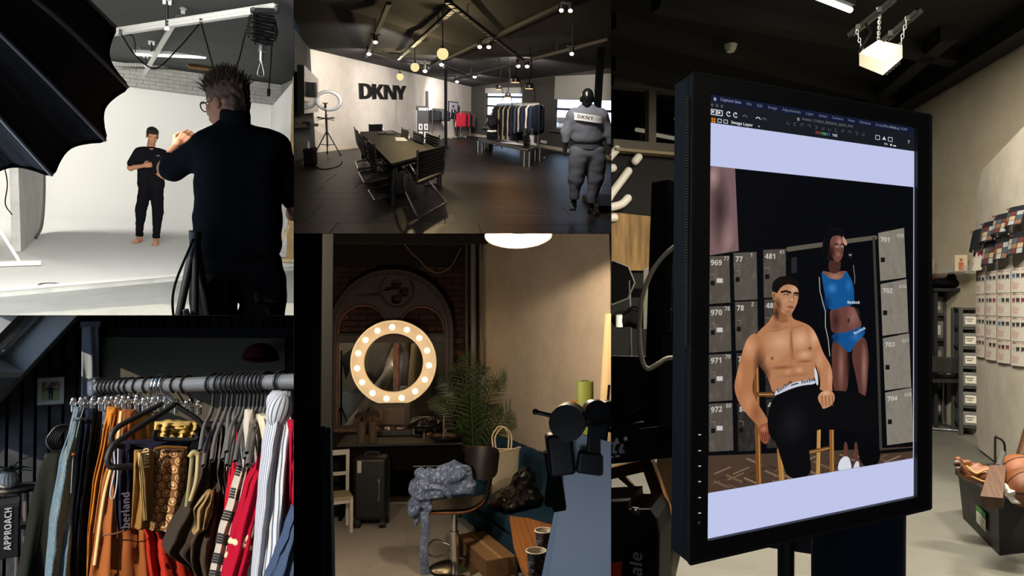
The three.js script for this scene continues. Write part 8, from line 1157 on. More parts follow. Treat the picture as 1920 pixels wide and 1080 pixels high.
// menu bar and tools
['Capture One', 'File', 'Edit', 'Image', 'Adjustments', 'Layer', 'Select', 'Camera', 'View', 'Window', 'Scripts', 'Help'].reduce((x, s, i) => { g.fillStyle = '#8d93ab'; g.font = (i ? '' : 'bold ') + '17px sans-serif'; g.fillText(s, x, yW * 0.165); return x + g.measureText(s).width + 26; }, 58); g.fillStyle = '#9aa0b8'; g.beginPath(); g.ellipse(32, yW * 0.14, 7, 8, 0, 0, TAU); g.fill(); g.fillText('Thu 21 Aug 15:07', 910, yW * 0.165);
g.fillStyle = '#4c5058'; for (const x of [18, 42, 66]) { g.beginPath(); g.arc(x, yW * 0.36, 7, 0, TAU); g.fill(); }
g.strokeStyle = g.fillStyle = '#dfe1e6'; g.lineWidth = 4; for (const x of [14, 44]) { g.strokeRect(x, yW * 0.52, 24, 22); g.fillRect(x + 4, yW * 0.56, 10, 10); } for (const x of [100, 134]) { g.beginPath(); g.arc(x, yW * 0.6, 10, 0.6, 5.2); g.stroke(); g.beginPath(); g.moveTo(x, yW * 0.5); g.lineTo(x + 9, yW * 0.5 + 5); g.lineTo(x, yW * 0.5 + 12); g.fill(); } for (const [x, c] of [[180, '#6a6d74'], [246, '#dfe1e6'], [276, '#6a6d74']]) { g.strokeStyle = c; g.beginPath(); g.arc(x, yW * 0.66, 12, 3.6, 6); g.stroke(); }
g.fillStyle = '#dd7a22'; for (const [x, y] of [[15, 0], [26, 0], [15, 11], [26, 11]]) g.fillRect(x, yW * 0.82 + y, 9, 9); g.strokeStyle = '#dfe1e6'; g.lineWidth = 3; for (const x of [46, 76]) g.strokeRect(x, yW * 0.83, 18, 14); g.fillStyle = '#e8e9ee'; g.font = 'bold 18px sans-serif'; g.fillText('Image Layer', 112, yW * 0.93); g.fillText('+', 246, yW * 0.94);
g.fillStyle = '#80848e'; g.font = '17px sans-serif'; g.fillText('Viewer: 210826_REEBOK_AW25_PPR', 470, yW * 0.4); g.fillRect(446, yW * 0.33, 12, 15); g.strokeStyle = '#565a64'; for (let i = 0; i < 12; i++) { g.beginPath(); g.arc(400 + i * 36, yW * 0.6, 7, i, i + 4.4); g.stroke(); } g.font = 'bold 17px sans-serif'; [['173', '#d84a4a'], ['136', '#4fd85a'], ['87', '#5a62e0'], ['143', '#d8dae0']].forEach(([s, c], i) => { g.fillStyle = c; g.fillText(s, 540 + i * 30, yW * 0.86); });
g.strokeStyle = g.fillStyle = '#d8dae0'; for (const x of [865, 935]) g.strokeRect(x, yW * 0.56, 22, 20); g.beginPath(); g.moveTo(912, yW * 0.55); g.lineTo(923, yW * 0.7); g.lineTo(901, yW * 0.7); g.fill(); g.font = 'bold 24px sans-serif'; g.fillText('?', 1044, yW * 0.7); g.font = 'bold 15px sans-serif'; g.fillText('Fit', 912, yW * 0.9); g.beginPath(); g.arc(950, yW * 0.87, 6, 0, TAU); g.fill(); g.fillRect(962, yW * 0.86, 16, 7);
g.save(); g.beginPath(); g.rect(6, yP, W - 10, yE - yP); g.clip();
// blurred pink drape upper left, dark wall
poly([[1325, 300], [1381, 312], [1388, 470], [1325, 480]], '#7a5f60', id, false); clip([[1325, 300], [1381, 312], [1388, 470], [1325, 480]], id, () => { soft(1352, 390, 22, 80, '#3c2a2d', 0.9, id); soft(1368, 450, 16, 50, '#9c7d78', 0.7, id); soft(1340, 330, 16, 30, '#c09c96', 0.6, id); });
// floor
poly([[55, 905], [870, 868], [870, 925], [55, 1070]], '#4b3a2e', z8, false); clip([[55, 908], [870, 872], [870, 925], [55, 1070]], z8, () => { for (let i = 0; i < 90; i++) { const x = 40 + rnd() * 840, y = 895 + rnd() * 160, k = i % 2 ? 1 : -1; line([[x, y], [x + 60, y + k * 26]], ['#6d5644', '#3a2c23', '#836a54'][i % 3], rr(3, 10)); } });
// lockers
const locker = (x0, y0, x1, y1, x2, y2, x3, y3, c, n1, n2, card) => { poly([[x0, y0], [x1, y1], [x2, y2], [x3, y3]], c, z8, false); for (let i = 0; i < 60; i++) { const u = rnd(), v = rnd(); soft(lerp(lerp(x0, x1, u), lerp(x3, x2, u), v), lerp(lerp(y0, y1, u), lerp(y3, y2, u), v), 10, 18, i % 2 ? '#2c2823' : '#a1978a', 0.06); } text(n1, x0 + (x1 - x0) * 0.08, y0 + 34, 34, '#c9c5bc'); if (n2) text(n2, x0 + (x1 - x0) * 0.72, y0 + 16, 25, '#b5b0a6'); const cx = x0 + (x1 - x0) * 0.18, cyy = (y0 + y3) / 2; poly([[cx - 8, cyy + 2], [cx + 8, cyy + 2], [cx + 8, cyy + 20], [cx - 8, cyy + 20]], '#141312', z8, false); line([[cx - 8, cyy - 24], [cx + 8, cyy - 24], [cx + 8, cyy - 6]], '#8d857a', 2); if (card) poly([[x0 + 30, cyy - 8], [x0 + 54, cyy - 8], [x0 + 54, cyy + 10], [x0 + 30, cyy + 10]], '#c9c6c2', z8, false); };
[['969', '77'], ['970', '78'], ['971', '79'], ['972', '80']].forEach(([a, b], i) => { const y = [122, 318, 506, 698][i], e = [306, 496, 688, 884][i]; locker(66, y + 4, 146 + i * 4, y, 150 + i * 4, e, 66, e + 6, '#554e46', a, b, true); });
[['77', '1'], ['78', '2'], ['79', ''], ['80', '']].forEach(([a, b], i) => { const y = [108, 300, 500, 696][i], e = [294, 490, 686, 884][i]; locker(162 + i * 5, y + 4, 252 + i * 3, y, 256 + i * 3, e, 166 + i * 5, e + 4, ['#575048', '#4e4840', '#332f2b', '#2b2825'][i], a, b); });
[['481', '41'], ['482', ''], ['483', ''], ['484', '']].forEach(([a, b], i) => { const y = [96, 290, 490, 680][i], e = [284, 482, 676, 872][i]; locker(278 + i * 4, y + 4, 366, y, 368, e, 280 + i * 4, e + 4, ['#4f4942', '#433d37', '#2a2724', '#292623'][i], a, b); });
line([[376, 98], [716, 52]], '#5d584c', 22); line([[710, 56], [726, 470], [738, 890]], '#3d3933', 15); poly([[388, 130], [410, 128], [410, 190], [388, 192]], '#26282b', z8, false);
[['701', '635'], ['702', '636'], ['703', '637'], ['704', '638']].forEach(([a, b], i) => { const y = [34, 234, 446, 658][i], e = [222, 436, 650, 864][i], k = i * 9; locker(727 + k, y, 828 + k * 1.1, y - 20, 836 + k * 1.1, e - 14, 735 + k, e, '#857d72', a, b); }); line([[740, 890], [862, 880]], '#0b0b0b', 18);
// stool
for (const [x0, y0, x1, y1, w, c] of [[250, 560, 262, 1020, 46, '#7a4b25'], [258, 665, 312, 665, 34, '#6a3f20'], [342, 880, 352, 1010, 46, '#a5763a'], [496, 790, 492, 985, 34, '#b98c4c'], [545, 795, 547, 975, 42, '#8a5a2c'], [455, 892, 530, 876, 32, '#6f4726']]) { line([[x0, y0], [x1, y1]], c, w / 2.05 * 1.2); line([[x0 + 4, y0], [x1 + 4, y1]], '#c79a58', 4); }
// standing model: legs, torso, two-piece, jacket, head
const skin2 = '#5c3830'; poly([[545, 440], [590, 470], [614, 505], [612, 580], [606, 665], [552, 665], [546, 560]], skin2); poly([[618, 505], [650, 440], [680, 440], [692, 520], [686, 600], [680, 680], [655, 680], [642, 600]], skin2); clip([[545, 440], [690, 440], [695, 690], [545, 690]], z8, () => { soft(582, 560, 16, 110, '#a2756a', 0.6); soft(672, 560, 14, 130, '#b08578', 0.6); soft(612, 520, 12, 120, '#1c0f0d', 0.7); });
poly([[536, 326], [628, 312], [650, 360], [672, 408], [545, 436], [540, 380]], '#6a413a'); clip([[530, 320], [672, 320], [672, 440], [530, 440]], z8, () => { soft(630, 360, 30, 60, '#a2746a', 0.55); soft(560, 380, 24, 60, '#3b211e', 0.8); soft(611, 376, 6, 13, '#1c0e0c', 0.95); });
poly([[543, 428], [610, 422], [668, 395], [680, 428], [645, 455], [622, 500], [606, 500], [580, 470], [555, 455]], '#15508c'); clip([[540, 395], [690, 395], [690, 505], [540, 505]], z8, () => { soft(640, 440, 30, 26, '#3d7cb8', 0.5); soft(560, 445, 20, 30, '#0a2c56', 0.7); }); line([[546, 440], [612, 436], [674, 412]], '#0f3f74', 3);
poly([[505, 178], [540, 190], [600, 180], [612, 190], [560, 240], [512, 215]], '#7a5046'); soft(560, 205, 40, 20, '#b28474', 0.6);
poly([[503, 180], [516, 196], [545, 216], [585, 216], [598, 186], [606, 186], [632, 232], [634, 300], [628, 316], [590, 322], [548, 338], [528, 326], [516, 262]], '#14538f'); soft(548, 250, 26, 26, '#3a86c6', 0.7); soft(612, 240, 18, 30, '#2f78b6', 0.6); soft(525, 310, 24, 40, '#0a2f5c', 0.8); text('Reebok', 606, 310, 19, '#dfe6ee', z8, 'bold', 0.02); text('Reebok', 634, 432, 19, '#cfdbe8', z8, 'bold', -0.42);
poly([[536, 130], [580, 130], [582, 176], [560, 196], [530, 184]], '#4a2b25'); poly([[506, 120], [512, 50], [540, 10], [580, 14], [600, 50], [590, 120], [540, 150]], '#131216'); poly([[538, 62], [552, 44], [580, 44], [594, 70], [592, 110], [584, 138], [568, 150], [550, 136], [540, 104]], '#6f463c'); soft(576, 70, 16, 30, '#b58a7c', 0.75); soft(572, 118, 12, 14, '#a0746a', 0.6); soft(545, 110, 16, 40, '#2e1815', 0.8); poly([[512, 90], [520, 35], [545, 14], [580, 22], [594, 52], [575, 40], [548, 44], [536, 70], [530, 110], [520, 150]], '#0b0a0c');
for (const [x, y] of [[566, 88], [588, 88]]) { poly([[x - 7, y], [x, y - 4], [x + 6, y], [x, y + 4]], '#e5dcd6'); soft(x, y, 3.5, 4, '#120b0a', 1); line([[x - 9, y - 8], [x, y - 12], [x + 7, y - 9]], '#1a0f0d', 4); } line([[583, 92], [588, 110], [580, 114]], '#3b211c', 3); poly([[568, 128], [580, 122], [588, 127], [580, 136]], '#7a3f40'); poly([[586, 46], [592, 48], [608, 74], [602, 86], [592, 76]], '#c69684');
line([[497, 208], [500, 262], [512, 310], [521, 340], [521, 400], [532, 450], [538, 514]], '#b9b6b0', 4); line([[630, 160], [636, 205], [635, 232]], '#9c9994', 3); poly([[610, 110], [626, 110], [626, 132], [612, 132]], '#1d1d22', z8, false); line([[614, 120], [622, 120]], '#d8d8d8', 4);
poly([[548, 652], [690, 655], [720, 800], [738, 940], [650, 950], [648, 800], [540, 800], [490, 800]], '#0a0a0d'); for (const [x, w] of [[600, 16], [640, 12]]) { poly([[x - w * 0.5, 850], [x + w * 0.5, 850], [x + w * 0.7, 935], [x - w * 0.5, 935]], '#5f3a30'); }
poly([[568, 968], [572, 930], [592, 906], [612, 908], [622, 936], [624, 968]], '#dcdfea'); poly([[626, 966], [636, 930], [652, 922], [656, 966]], '#d2d6e4'); poly([[656, 850], [735, 850], [735, 945], [656, 950]], '#08080b');
// seated model
const arm = [[256, 418], [216, 440], [196, 500], [174, 586], [162, 640], [184, 704], [232, 764], [264, 792], [302, 776], [284, 742], [250, 690], [232, 640], [250, 565], [290, 500]], torso = [[318, 345], [300, 384], [255, 420], [238, 470], [252, 540], [286, 580], [304, 620], [316, 668], [400, 625], [486, 612], [484, 560], [474, 500], [490, 440], [462, 396], [425, 380], [392, 370], [388, 345]], arm2 = [[425, 380], [466, 398], [492, 442], [512, 504], [542, 548], [550, 592], [546, 640], [556, 672], [520, 676], [492, 672], [504, 620], [490, 572], [470, 505], [458, 440]];
poly(torso, '#b57d58'); clip(torso, z8, () => { soft(345, 460, 70, 60, '#dba984', 0.7); soft(425, 450, 45, 50, '#e0b08c', 0.75); soft(440, 510, 34, 20, '#dfb08c', 0.7); soft(320, 520, 46, 26, '#cf9a74', 0.5); soft(258, 540, 34, 90, '#2e1a14', 0.95); soft(280, 590, 30, 50, '#3b2219', 0.8); soft(388, 470, 10, 90, '#8a5a3e', 0.6); soft(350, 560, 60, 10, '#7f5035', 0.7); soft(440, 536, 40, 8, '#8a583c', 0.8); soft(400, 590, 80, 12, '#9a6a4a', 0.6); soft(420, 570, 20, 16, '#dca682', 0.6); soft(375, 578, 20, 16, '#d49c76', 0.5); soft(330, 400, 30, 30, '#8a5c42', 0.5); line([[300, 420], [350, 412], [372, 402]], '#9a6a4c', 4); line([[388, 408], [430, 396], [456, 400]], '#9a6a4c', 4); line([[384, 420], [392, 480], [398, 530]], '#8f6044', 5); });
poly(arm, '#b0754f'); clip(arm, z8, () => { soft(222, 480, 40, 60, '#dba27a', 0.7); soft(185, 590, 18, 60, '#cf9268', 0.6); soft(262, 560, 26, 90, '#4a2a1c', 0.9); soft(220, 700, 34, 60, '#cb8d66', 0.6); soft(250, 740, 30, 60, '#8a5238', 0.6); });
poly([[258, 786], [302, 774], [312, 800], [306, 838], [290, 862], [272, 852], [258, 820]], '#8f4f38'); for (let i = 0; i < 4; i++) line([[270 + i * 9, 812], [276 + i * 8, 846]], '#5c2f22', 4); soft(280, 800, 18, 18, '#c78a6c', 0.6);
poly(arm2, '#b97f5a'); clip(arm2, z8, () => { soft(478, 440, 26, 50, '#e3b28e', 0.7); soft(500, 530, 22, 50, '#d49c76', 0.6); soft(538, 600, 14, 60, '#d9a27c', 0.6); soft(492, 600, 14, 50, '#7a4c34', 0.7); });
// neck and head
poly([[316, 290], [318, 350], [345, 392], [392, 374], [390, 330]], '#94613f'); soft(330, 350, 16, 36, '#3d2318', 0.85); soft(380, 365, 16, 16, '#c08a66', 0.6);
const face = [[190, 260], [215, 205], [290, 175], [380, 182], [432, 220], [438, 300], [420, 370], [395, 430], [360, 485], [310, 490], [255, 455], [215, 395], [195, 330]]; poly(face, '#b88460', z2); clip(face, z2, () => { soft(390, 230, 60, 50, '#dcae8c', 0.7, z2); soft(300, 340, 40, 40, '#d09c78', 0.6, z2); soft(215, 400, 60, 110, '#3b2218', 0.85, z2); soft(370, 340, 22, 26, '#e0b492', 0.7, z2); soft(420, 380, 22, 40, '#d9aa88', 0.6, z2); soft(330, 460, 50, 30, '#8a5a40', 0.6, z2); soft(300, 285, 30, 16, '#8a5d44', 0.7, z2); });
poly([[160, 255], [185, 248], [205, 275], [203, 330], [190, 348], [168, 320]], '#a06d4c', z2); soft(183, 295, 12, 28, '#5c3624', 0.7, z2);
poly([[160, 250], [170, 160], [225, 105], [310, 88], [400, 110], [440, 160], [440, 230], [405, 190], [350, 175], [285, 185], [240, 225], [215, 275], [195, 255]], '#14100f', z2);
line([[262, 258], [305, 246], [352, 262]], '#1c120e', 9, z2); line([[392, 270], [415, 266], [436, 276]], '#1c120e', 9, z2); for (const [x, y] of [[316, 287], [412, 299]]) { poly([[x - 26, y + 2], [x, y - 12], [x + 22, y], [x, y + 10]], '#e0d2c8', z2); soft(x + 2, y - 1, 12, 13, '#1b100c', 1, z2); line([[x - 28, y], [x - 2, y - 13], [x + 22, y - 2]], '#20140f', 3, z2); }
line([[380, 290], [388, 345], [372, 362], [345, 352]], '#8f5f45', 3.5, z2); poly([[318, 402], [355, 396], [390, 408], [388, 420], [350, 414]], '#8e4d44', z2); poly([[330, 412], [356, 412], [388, 418], [365, 436], [340, 428]], '#b0685c', z2); line([[320, 404], [354, 410], [388, 414]], '#5c2c28', 2.5, z2);
for (const [x, y] of [[166, 930], [552, 828]]) soft(x, y, 26, 24, '#6d3d30', 0.95, z2);
// trousers and waistband
poly([[298, 372], [420, 318], [590, 292], [625, 345], [760, 330], [920, 372], [1010, 400], [1010, 600], [860, 610], [700, 600], [600, 595], [545, 640], [540, 760], [565, 915], [400, 945], [345, 780], [320, 690], [265, 640], [258, 500]], '#0c0c0f', z4); soft(430, 560, 120, 160, '#1c1c21', 0.7, z4);
poly([[300, 372], [320, 330], [405, 288], [500, 264], [580, 258], [588, 292], [500, 298], [410, 325], [330, 362]], '#cdd0dc', z4); text('Reebok', 330, 352, 24, '#20222c', z4, 'bold', -0.5); text('Reebok', 488, 290, 22, '#20222c', z4, 'bold', -0.12); line([[422, 300], [440, 292], [466, 286]], '#20222c', 5, z4);
const hand = [[598, 378], [618, 345], [660, 330], [700, 340], [716, 370], [712, 410], [690, 440], [660, 452], [632, 462], [622, 430], [606, 410]]; poly(hand, '#c08a64', z4); for (const x of [628, 652, 676, 698]) line([[x, 372], [x + 4, 436]], '#7f4f36', 4, z4); soft(655, 352, 40, 22, '#e2b48e', 0.7, z4);
poly([[575, 165], [598, 210], [606, 300], [590, 300], [578, 240]], '#d3d6de', z4);
g.restore();
});
part(t, 'screen_panel', printQuad(sc.map((p) => p.clone().addScaledVector(n, -0.004 * f)), 20, 30), mat('#050505', { rough: 0.35, emissive: new THREE.Color('#ffffff'), emissiveMap: tex, emissiveIntensity: 0.92 }));
const sp = A(1472, 1000, 1.2), st = R.thing('monitor_stand', 'chrome stand pole below the portrait monitor', 'stand', [sp.x, 0, -1.24]); part(st, 'pole', cyl(0.014, 0.014, sp.y, [0, sp.y / 2, 0]), CHROME); part(st, 'base', box(0.25, 0.02, 0.25, [0, 0.01, 0], null, 0.008), BLACK); part(st, 'mount', box(0.08, 0.12, 0.03, [0, sp.y + 0.02, -0.01]), BLACK);
}
// ---- person in jeans behind the monitor
{ const p = F(1607, 1250), b = A(1607, 985, 2.2), t = R.thing('person', 'dark blue jeans of someone standing hidden behind the monitor', 'person', [b.x, 0, -2.2], PI), cr = b.y + 0.12; part(t, 'hair', blob([['e', [0, cr + 0.78, 0.02], [0.085, 0.09, 0.1]]], { k: 0.01, cell: 0.012 }), mat('#1d1612')); part(t, 'body', [headGeo([0, cr + 0.74, -0.01], [0, PI, 0]), blob([['c', [0, cr + 0.1, 0], [0, cr + 0.5, 0], 0.12, 0.13], ['c', [-0.11, cr + 0.5, 0], [-0.11, cr + 0.28, -0.03], 0.04, 0.035], ['c', [-0.11, cr + 0.28, -0.03], [-0.06, cr + 0.2, -0.16], 0.035, 0.026], ['c', [0.11, cr + 0.5, 0], [0.11, cr + 0.28, -0.03], 0.04, 0.035], ['c', [0.11, cr + 0.28, -0.03], [0.06, cr + 0.2, -0.16], 0.035, 0.026], ['c', [-0.06, cr, 0], [-0.07, 0.06, 0], 0.06, 0.04], ['c', [0.06, cr, 0], [0.07, 0.06, 0], 0.06, 0.04]], { k: 0.04, cell: 0.016 }), blob([...handPrims([-0.06, cr + 0.2, -0.16], [0, 0.3, -1], [1, 0, 0], 0.5), ...handPrims([0.06, cr + 0.2, -0.16], [0, 0.3, -1], [-1, 0, 0], 0.5, 1, true), ...footPrims([-0.07, 0.085, 0], [0, 0, -1]), ...footPrims([0.07, 0.085, 0], [0, 0, -1])], { k: 0.01, cell: 0.007 })], SKIN); part(t, 'jeans', blob([['c', [-0.03, cr + 0.05, 0], [0.03, cr + 0.05, 0], 0.11, 0.11], ['c', [-0.05, cr, 0], [-0.06, 0.06, 0], 0.075, 0.06], ['c', [0.05, cr, 0], [0.06, 0.06, 0], 0.075, 0.06]], { k: 0.03, cell: 0.014 }), cloth('#1b2436')); part(t, 'top', blob([['c', [0, cr + 0.2, 0], [0, cr + 0.45, 0], 0.15, 0.16]], { k: 0.03, cell: 0.016 }), cloth('#17181c')); }
// ---- shelving with boxes
const rackM = mat('#3a3c3d', { rough: 0.6 });
const shelf = (lab, x0, x1, yt, d, rows, boxLab) => {
const a = A(x0, yt, d), b = A(x1, yt, d), w = b.x - a.x, h = a.y, t = R.thing('shelving_unit', lab, 'shelving', [(a.x + b.x) / 2, 0, -d - 0.2]); for (const x of [-w / 2, w / 2]) for (const z of [-0.2, 0.2]) part(t, 'post', box(0.035, h, 0.035, [x, h / 2, z]), rackM); const n = rows; for (let i = 0; i <= n; i++) part(t, 'shelf', box(w, 0.02, 0.4, [0, h - 0.01 - i * (h - 0.1) / n, 0]), rackM); part(t, 'back_panel', box(w, h, 0.01, [0, h / 2, -0.2]), MATT);
for (let i = 0; i < n; i++) { const y = h - 0.01 - (i + 1) * (h - 0.1) / n + 0.012, hh = (h - 0.1) / n * 0.7, c = R.thing('storage_box', boxLab.replace('#', ['top', 'second', 'third', 'fourth', 'fifth', 'sixth'][i]), 'box', [(a.x + b.x) / 2, y, -d - 0.16], 0, 'labelled boxes on the shelving'); part(c, 'tray', box(w * 0.84, hh, 0.34, [0, hh / 2, 0], null, 0.01), mat('#6b6c6a', { rough: 0.5 })); const lb = part(c, 'label', box(w * 0.56, hh * 0.55, 0.004, [0, hh * 0.5, 0.173]), mat('#d5d2c8')); part(lb, 'writing', [0.6, 0.45].map((k, j) => box(w * (0.4 - j * 0.12), 0.008, 0.002, [-0.01, hh * k, 0.176])), mat('#4a4a48')); }
};
shelf('grey shelving with labelled boxes right of the monitor', 1728, 1773, 541, 8.5, 5, '# labelled grey box on the left shelving unit'); shelf('lower grey shelving with labelled boxes next to the white board', 1801, 1838, 577, 7.9, 6, '# labelled grey box on the right shelving unit');
{ const a = A(1788, 540, 8.4), t = R.thing('clothes_bin', 'black clothes bundled on a dark rack between the shelves', 'clothes', [a.x, a.y, -8.4]); part(t, 'bundle', blob([['e', [0, 0.05, 0], [0.24, 0.06, 0.16]], ['e', [0.06, 0.11, 0], [0.12, 0.09, 0.1]]], { k: 0.04, cell: 0.014, bend: (x, y, z) => 0.02 * nz(x * 14, y * 14, z * 14) }), cloth('#101011')); part(t, 'rack', [box(0.4, 0.03, 0.36, [0, -0.02, 0]), box(0.4, a.y - 0.1, 0.03, [0, -a.y / 2, -0.15]), box(0.03, a.y - 0.04, 0.3, [-0.18, -a.y / 2, 0])], mat('#19191a')); }
const wallP = (x, y, off) => R.hit(x, y, OF.b.clone().addScaledVector(V(OF.b.z - OF.c.z, 0, OF.c.x - OF.b.x).normalize(), 0), V(OF.b.z - OF.c.z, 0, OF.c.x - OF.b.x).normalize()).add(V(-off * 0.5, 0, off));
for (const [x, y, w, h, c1, c2, lab] of [[1752, 500, 15, 24, '#8a8276', '#4a4640', 'small grey photo card propped on the clear wall shelf'], [1811, 494, 18, 28, '#b9aa94', '#a3583a', 'small photo card of an orange-clad figure on the clear wall shelf'], [1752, 530, 18, 18, '#b3261e', '#26355c', 'small red and blue book on top of the left shelving unit']]) { const p = wallP(x, y, 0.12), s = -p.z / 1375, t = R.thing('photo_card', lab, 'photo', p, -0.2); part(t, 'card', box(w * s, h * s, 0.01), mat(c1, {})); part(t, 'figure_print', [box(w * s * 0.4, h * s * 0.5, 0.004, [0, -h * s * 0.2, 0.007], null, 0.002), ball(w * s * 0.13, [0, h * s * 0.2, 0.007], [1, 1.2, 0.2])], mat(c2, {})); }
{ const a = wallP(1746, 512, 0.1), b = wallP(1828, 508, 0.1), t = R.thing('clear_shelf', 'thin clear shelf carrying small photo cards on the cream wall', 'shelf', a); part(t, 'ledge', beam([0, -0.02, 0], b.clone().sub(a).add(V(0, -0.02, 0)), 0.12, 0.012), mat('#ffffff', { transmission: 0.7, thickness: 0, rough: 0.15, color: '#d8d4c8' })); part(t, 'lip', beam([0, 0.02, 0.06], b.clone().sub(a).add(V(0, 0.02, 0.06)), 0.006, 0.07), mat('#ffffff', { transmission: 0.85, thickness: 0, rough: 0.1 })); }
// ---- director-like chair behind the monitor
{ const fl = F(1742, 806), fr = F(1803, 804), t = R.thing('cantilever_chair', 'dark chair with chrome cantilever frame behind the monitor edge', 'chair', fl), w = fr.x - fl.x, S = (y) => A(1745, y, -fl.z).y; part(t, 'frame', [tube([[-0.3, 0.015, 0], [w * 0.5, 0.015, 0], [w - 0.02, 0.015, 0], [w, 0.02, -0.05], [w * 0.6, 0.02, -0.3], [w * 0.52, 0.1, -0.32], [w * 0.55, S(705), -0.3]], 0.014, 60), tube([[-0.3, S(690), 0], [w * 0.9, S(690), 0], [w, S(690) + 0.02, 0], [w * 0.98, S(710), 0]], 0.014, 40)], STEEL); part(t, 'seat', box(w + 0.25, 0.03, 0.42, [w * 0.3, S(712), -0.15], [0.05, 0, 0.05], 0.01), mat('#1c1a18')); part(t, 'backrest', box(w + 0.25, S(668) - S(698), 0.03, [w * 0.3, (S(668) + S(698)) / 2, 0.03], null, 0.01), mat('#151412', { rough: 0.6 })); }
// ---- white polystyrene board with pinned sheets
const pb = [F(1832, 842), F(1990, 968)], bd = pb[1].clone().sub(pb[0]).setY(0), bl = bd.length(), byaw = Math.atan2(-bd.z, bd.x), bN = V(-bd.z, 0, bd.x).normalize().multiplyScalar(-1); if (bN.z < 0) bN.negate();
const onB = (x, y, off = 0) => R.hit(x, y, pb[0].clone().addScaledVector(bN, off), bN);
{
const h = onB(1832, 350).y, t = R.thing('polystyrene_board', 'tall white polystyrene board covered with pinned line sheets', 'board', pb[0], byaw), sh = new THREE.Shape(); const h2 = onB(1920, 285).y; sh.moveTo(0.06, 0.02); sh.lineTo(bl, 0.02); sh.lineTo(bl, h2 + 0.25); sh.lineTo(0.25, h + 0.12); sh.quadraticCurveTo(0, h, 0, h - 0.2); sh.lineTo(0, 0.12); sh.closePath(); part(t, 'board', ext(sh, 0.06, [0, 0, -0.06], null, 0.004), mat('#cfc9bd', { rough: 0.9, map: faint, bumpMap: bumpSoft, bumpScale: 0.006, rep: [1, 1] })); part(t, 'worn_edge', tube([[0.25, h + 0.12, -0.03], [0.05, h + 0.02, -0.03], [0, h - 0.2, -0.03], [0, 0.12, -0.03]], 0.012, 40), mat('#5a544a'));
const pageT = [0, 1, 2, 3].map((k) => canvasTex(128, 170, (g, w, hh) => { g.fillStyle = '#dcd6cc'; g.fillRect(0, 0, w, hh); g.fillStyle = '#b04a58'; for (let i = 0; i < 3; i++) g.fillRect(8 + i * 40, 12, 26, 4); for (let i = 0; i < 3; i++) { g.fillStyle = [['#2b2b2e', '#303034', '#26262a'], ['#8a2f4a', '#2b2b2e', '#8a2f4a'], ['#2f6f9f', '#2b2b2e', '#38383c'], ['#c9c4ba', '#2b2b2e', '#3a3a3c']][k][i]; g.beginPath(); g.moveTo(12 + i * 38, 40); g.lineTo(40 + i * 38, 40); g.lineTo(38 + i * 38, 78); g.lineTo(28 + i * 38, 62); g.lineTo(16 + i * 38, 78); g.fill(); } g.fillStyle = '#b86a72'; for (let i = 0; i < 6; i++) g.fillRect(10, 100 + i * 9, 30 + (i * 37 % 40), 3); })), darkT = [0, 1, 2].map((k) => canvasTex(128, 150, (g, w, hh) => { g.fillStyle = '#20242e'; g.fillRect(0, 0, w, hh); g.fillStyle = '#c0404a'; g.fillRect(10, 14, 60, 5); if (k) for (let i = 0; i < 9; i++) { g.fillStyle = ['#8a6a52', '#b9a48c', '#4a5a66', '#6a3a34', '#a9b0b4'][(i + k) % 5]; g.fillRect(46 + (i % 3) * 26, 40 + ((i / 3) | 0) * 34, 24, 31); } }));
const xs = [1829, 1847, 1869, 1895, 1925], sheetAt = (c, ys, m, lab, curl) => { const x0 = xs[c], x1 = xs[c + 1], q = [onB(x0 + 1, ys[0], 0.012), onB(x1, ys[1], 0.012), onB(x1, ys[2], 0.012), onB(x0 + 1, ys[3], 0.012)], o = q[3], s = R.thing('pinned_sheet', lab, 'paper', o); part(s, 'page', loft((u, v) => { const p = q[3].clone().lerp(q[2], u).lerp(q[0].clone().lerp(q[1], u), v), k = curl * Math.sin(PI * Math.min(1, u * 1.1)) * 0.05 + curl * (1 - v) * 0.03; return p.addScaledVector(bN, k).sub(o).toArray(); }, 8, 6), m); part(s, 'pin', ball(0.008, q[0].clone().lerp(q[1], 0.5).lerp(q[3].clone().lerp(q[2], 0.5), 0.06).addScaledVector(bN, 0.02 + curl * 0.05).sub(o).toArray()), mat('#8a8a88', { metalness: 0.7, rough: 0.3 })); };
const colN = ['first', 'second', 'third', 'fourth']; for (let c = 0; c < 4; c++) { const y0 = 438 - c * 14.5; sheetAt(c, [y0, y0 - 12, y0 + 28 - c * 1, y0 + 36], mat('#ffffff', { map: darkT[c === 0 ? 0 : 1 + c % 2], rough: 0.5 }), 'curled dark print in the ' + colN[c] + ' column, topmost row of the board', 1); const y1 = 468 - c * 9; sheetAt(c, [y1, y1 - 10, y1 + 38 - c, y1 + 42], mat('#ffffff', { map: c === 0 ? pageT[1] : darkT[1 + (c + 1) % 2], rough: 0.5 }), 'curled print in the ' + colN[c] + ' column, second row of the board', 0.8); for (let r = 0; r < 4; r++) { const ya = 512 + r * 39 - c * 3 + c * r * 2.2, yb = ya + 39 + c * 2; sheetAt(c, [ya, ya - 2 + r, yb + r, yb], mat('#ffffff', { map: pageT[(c * 2 + r * 3) % 4], rough: 0.8 }), 'white line sheet in the ' + colN[c] + ' column, ' + ['upper', 'upper middle', 'lower middle', 'lowest'][r] + ' white row', 0.1); } }
}
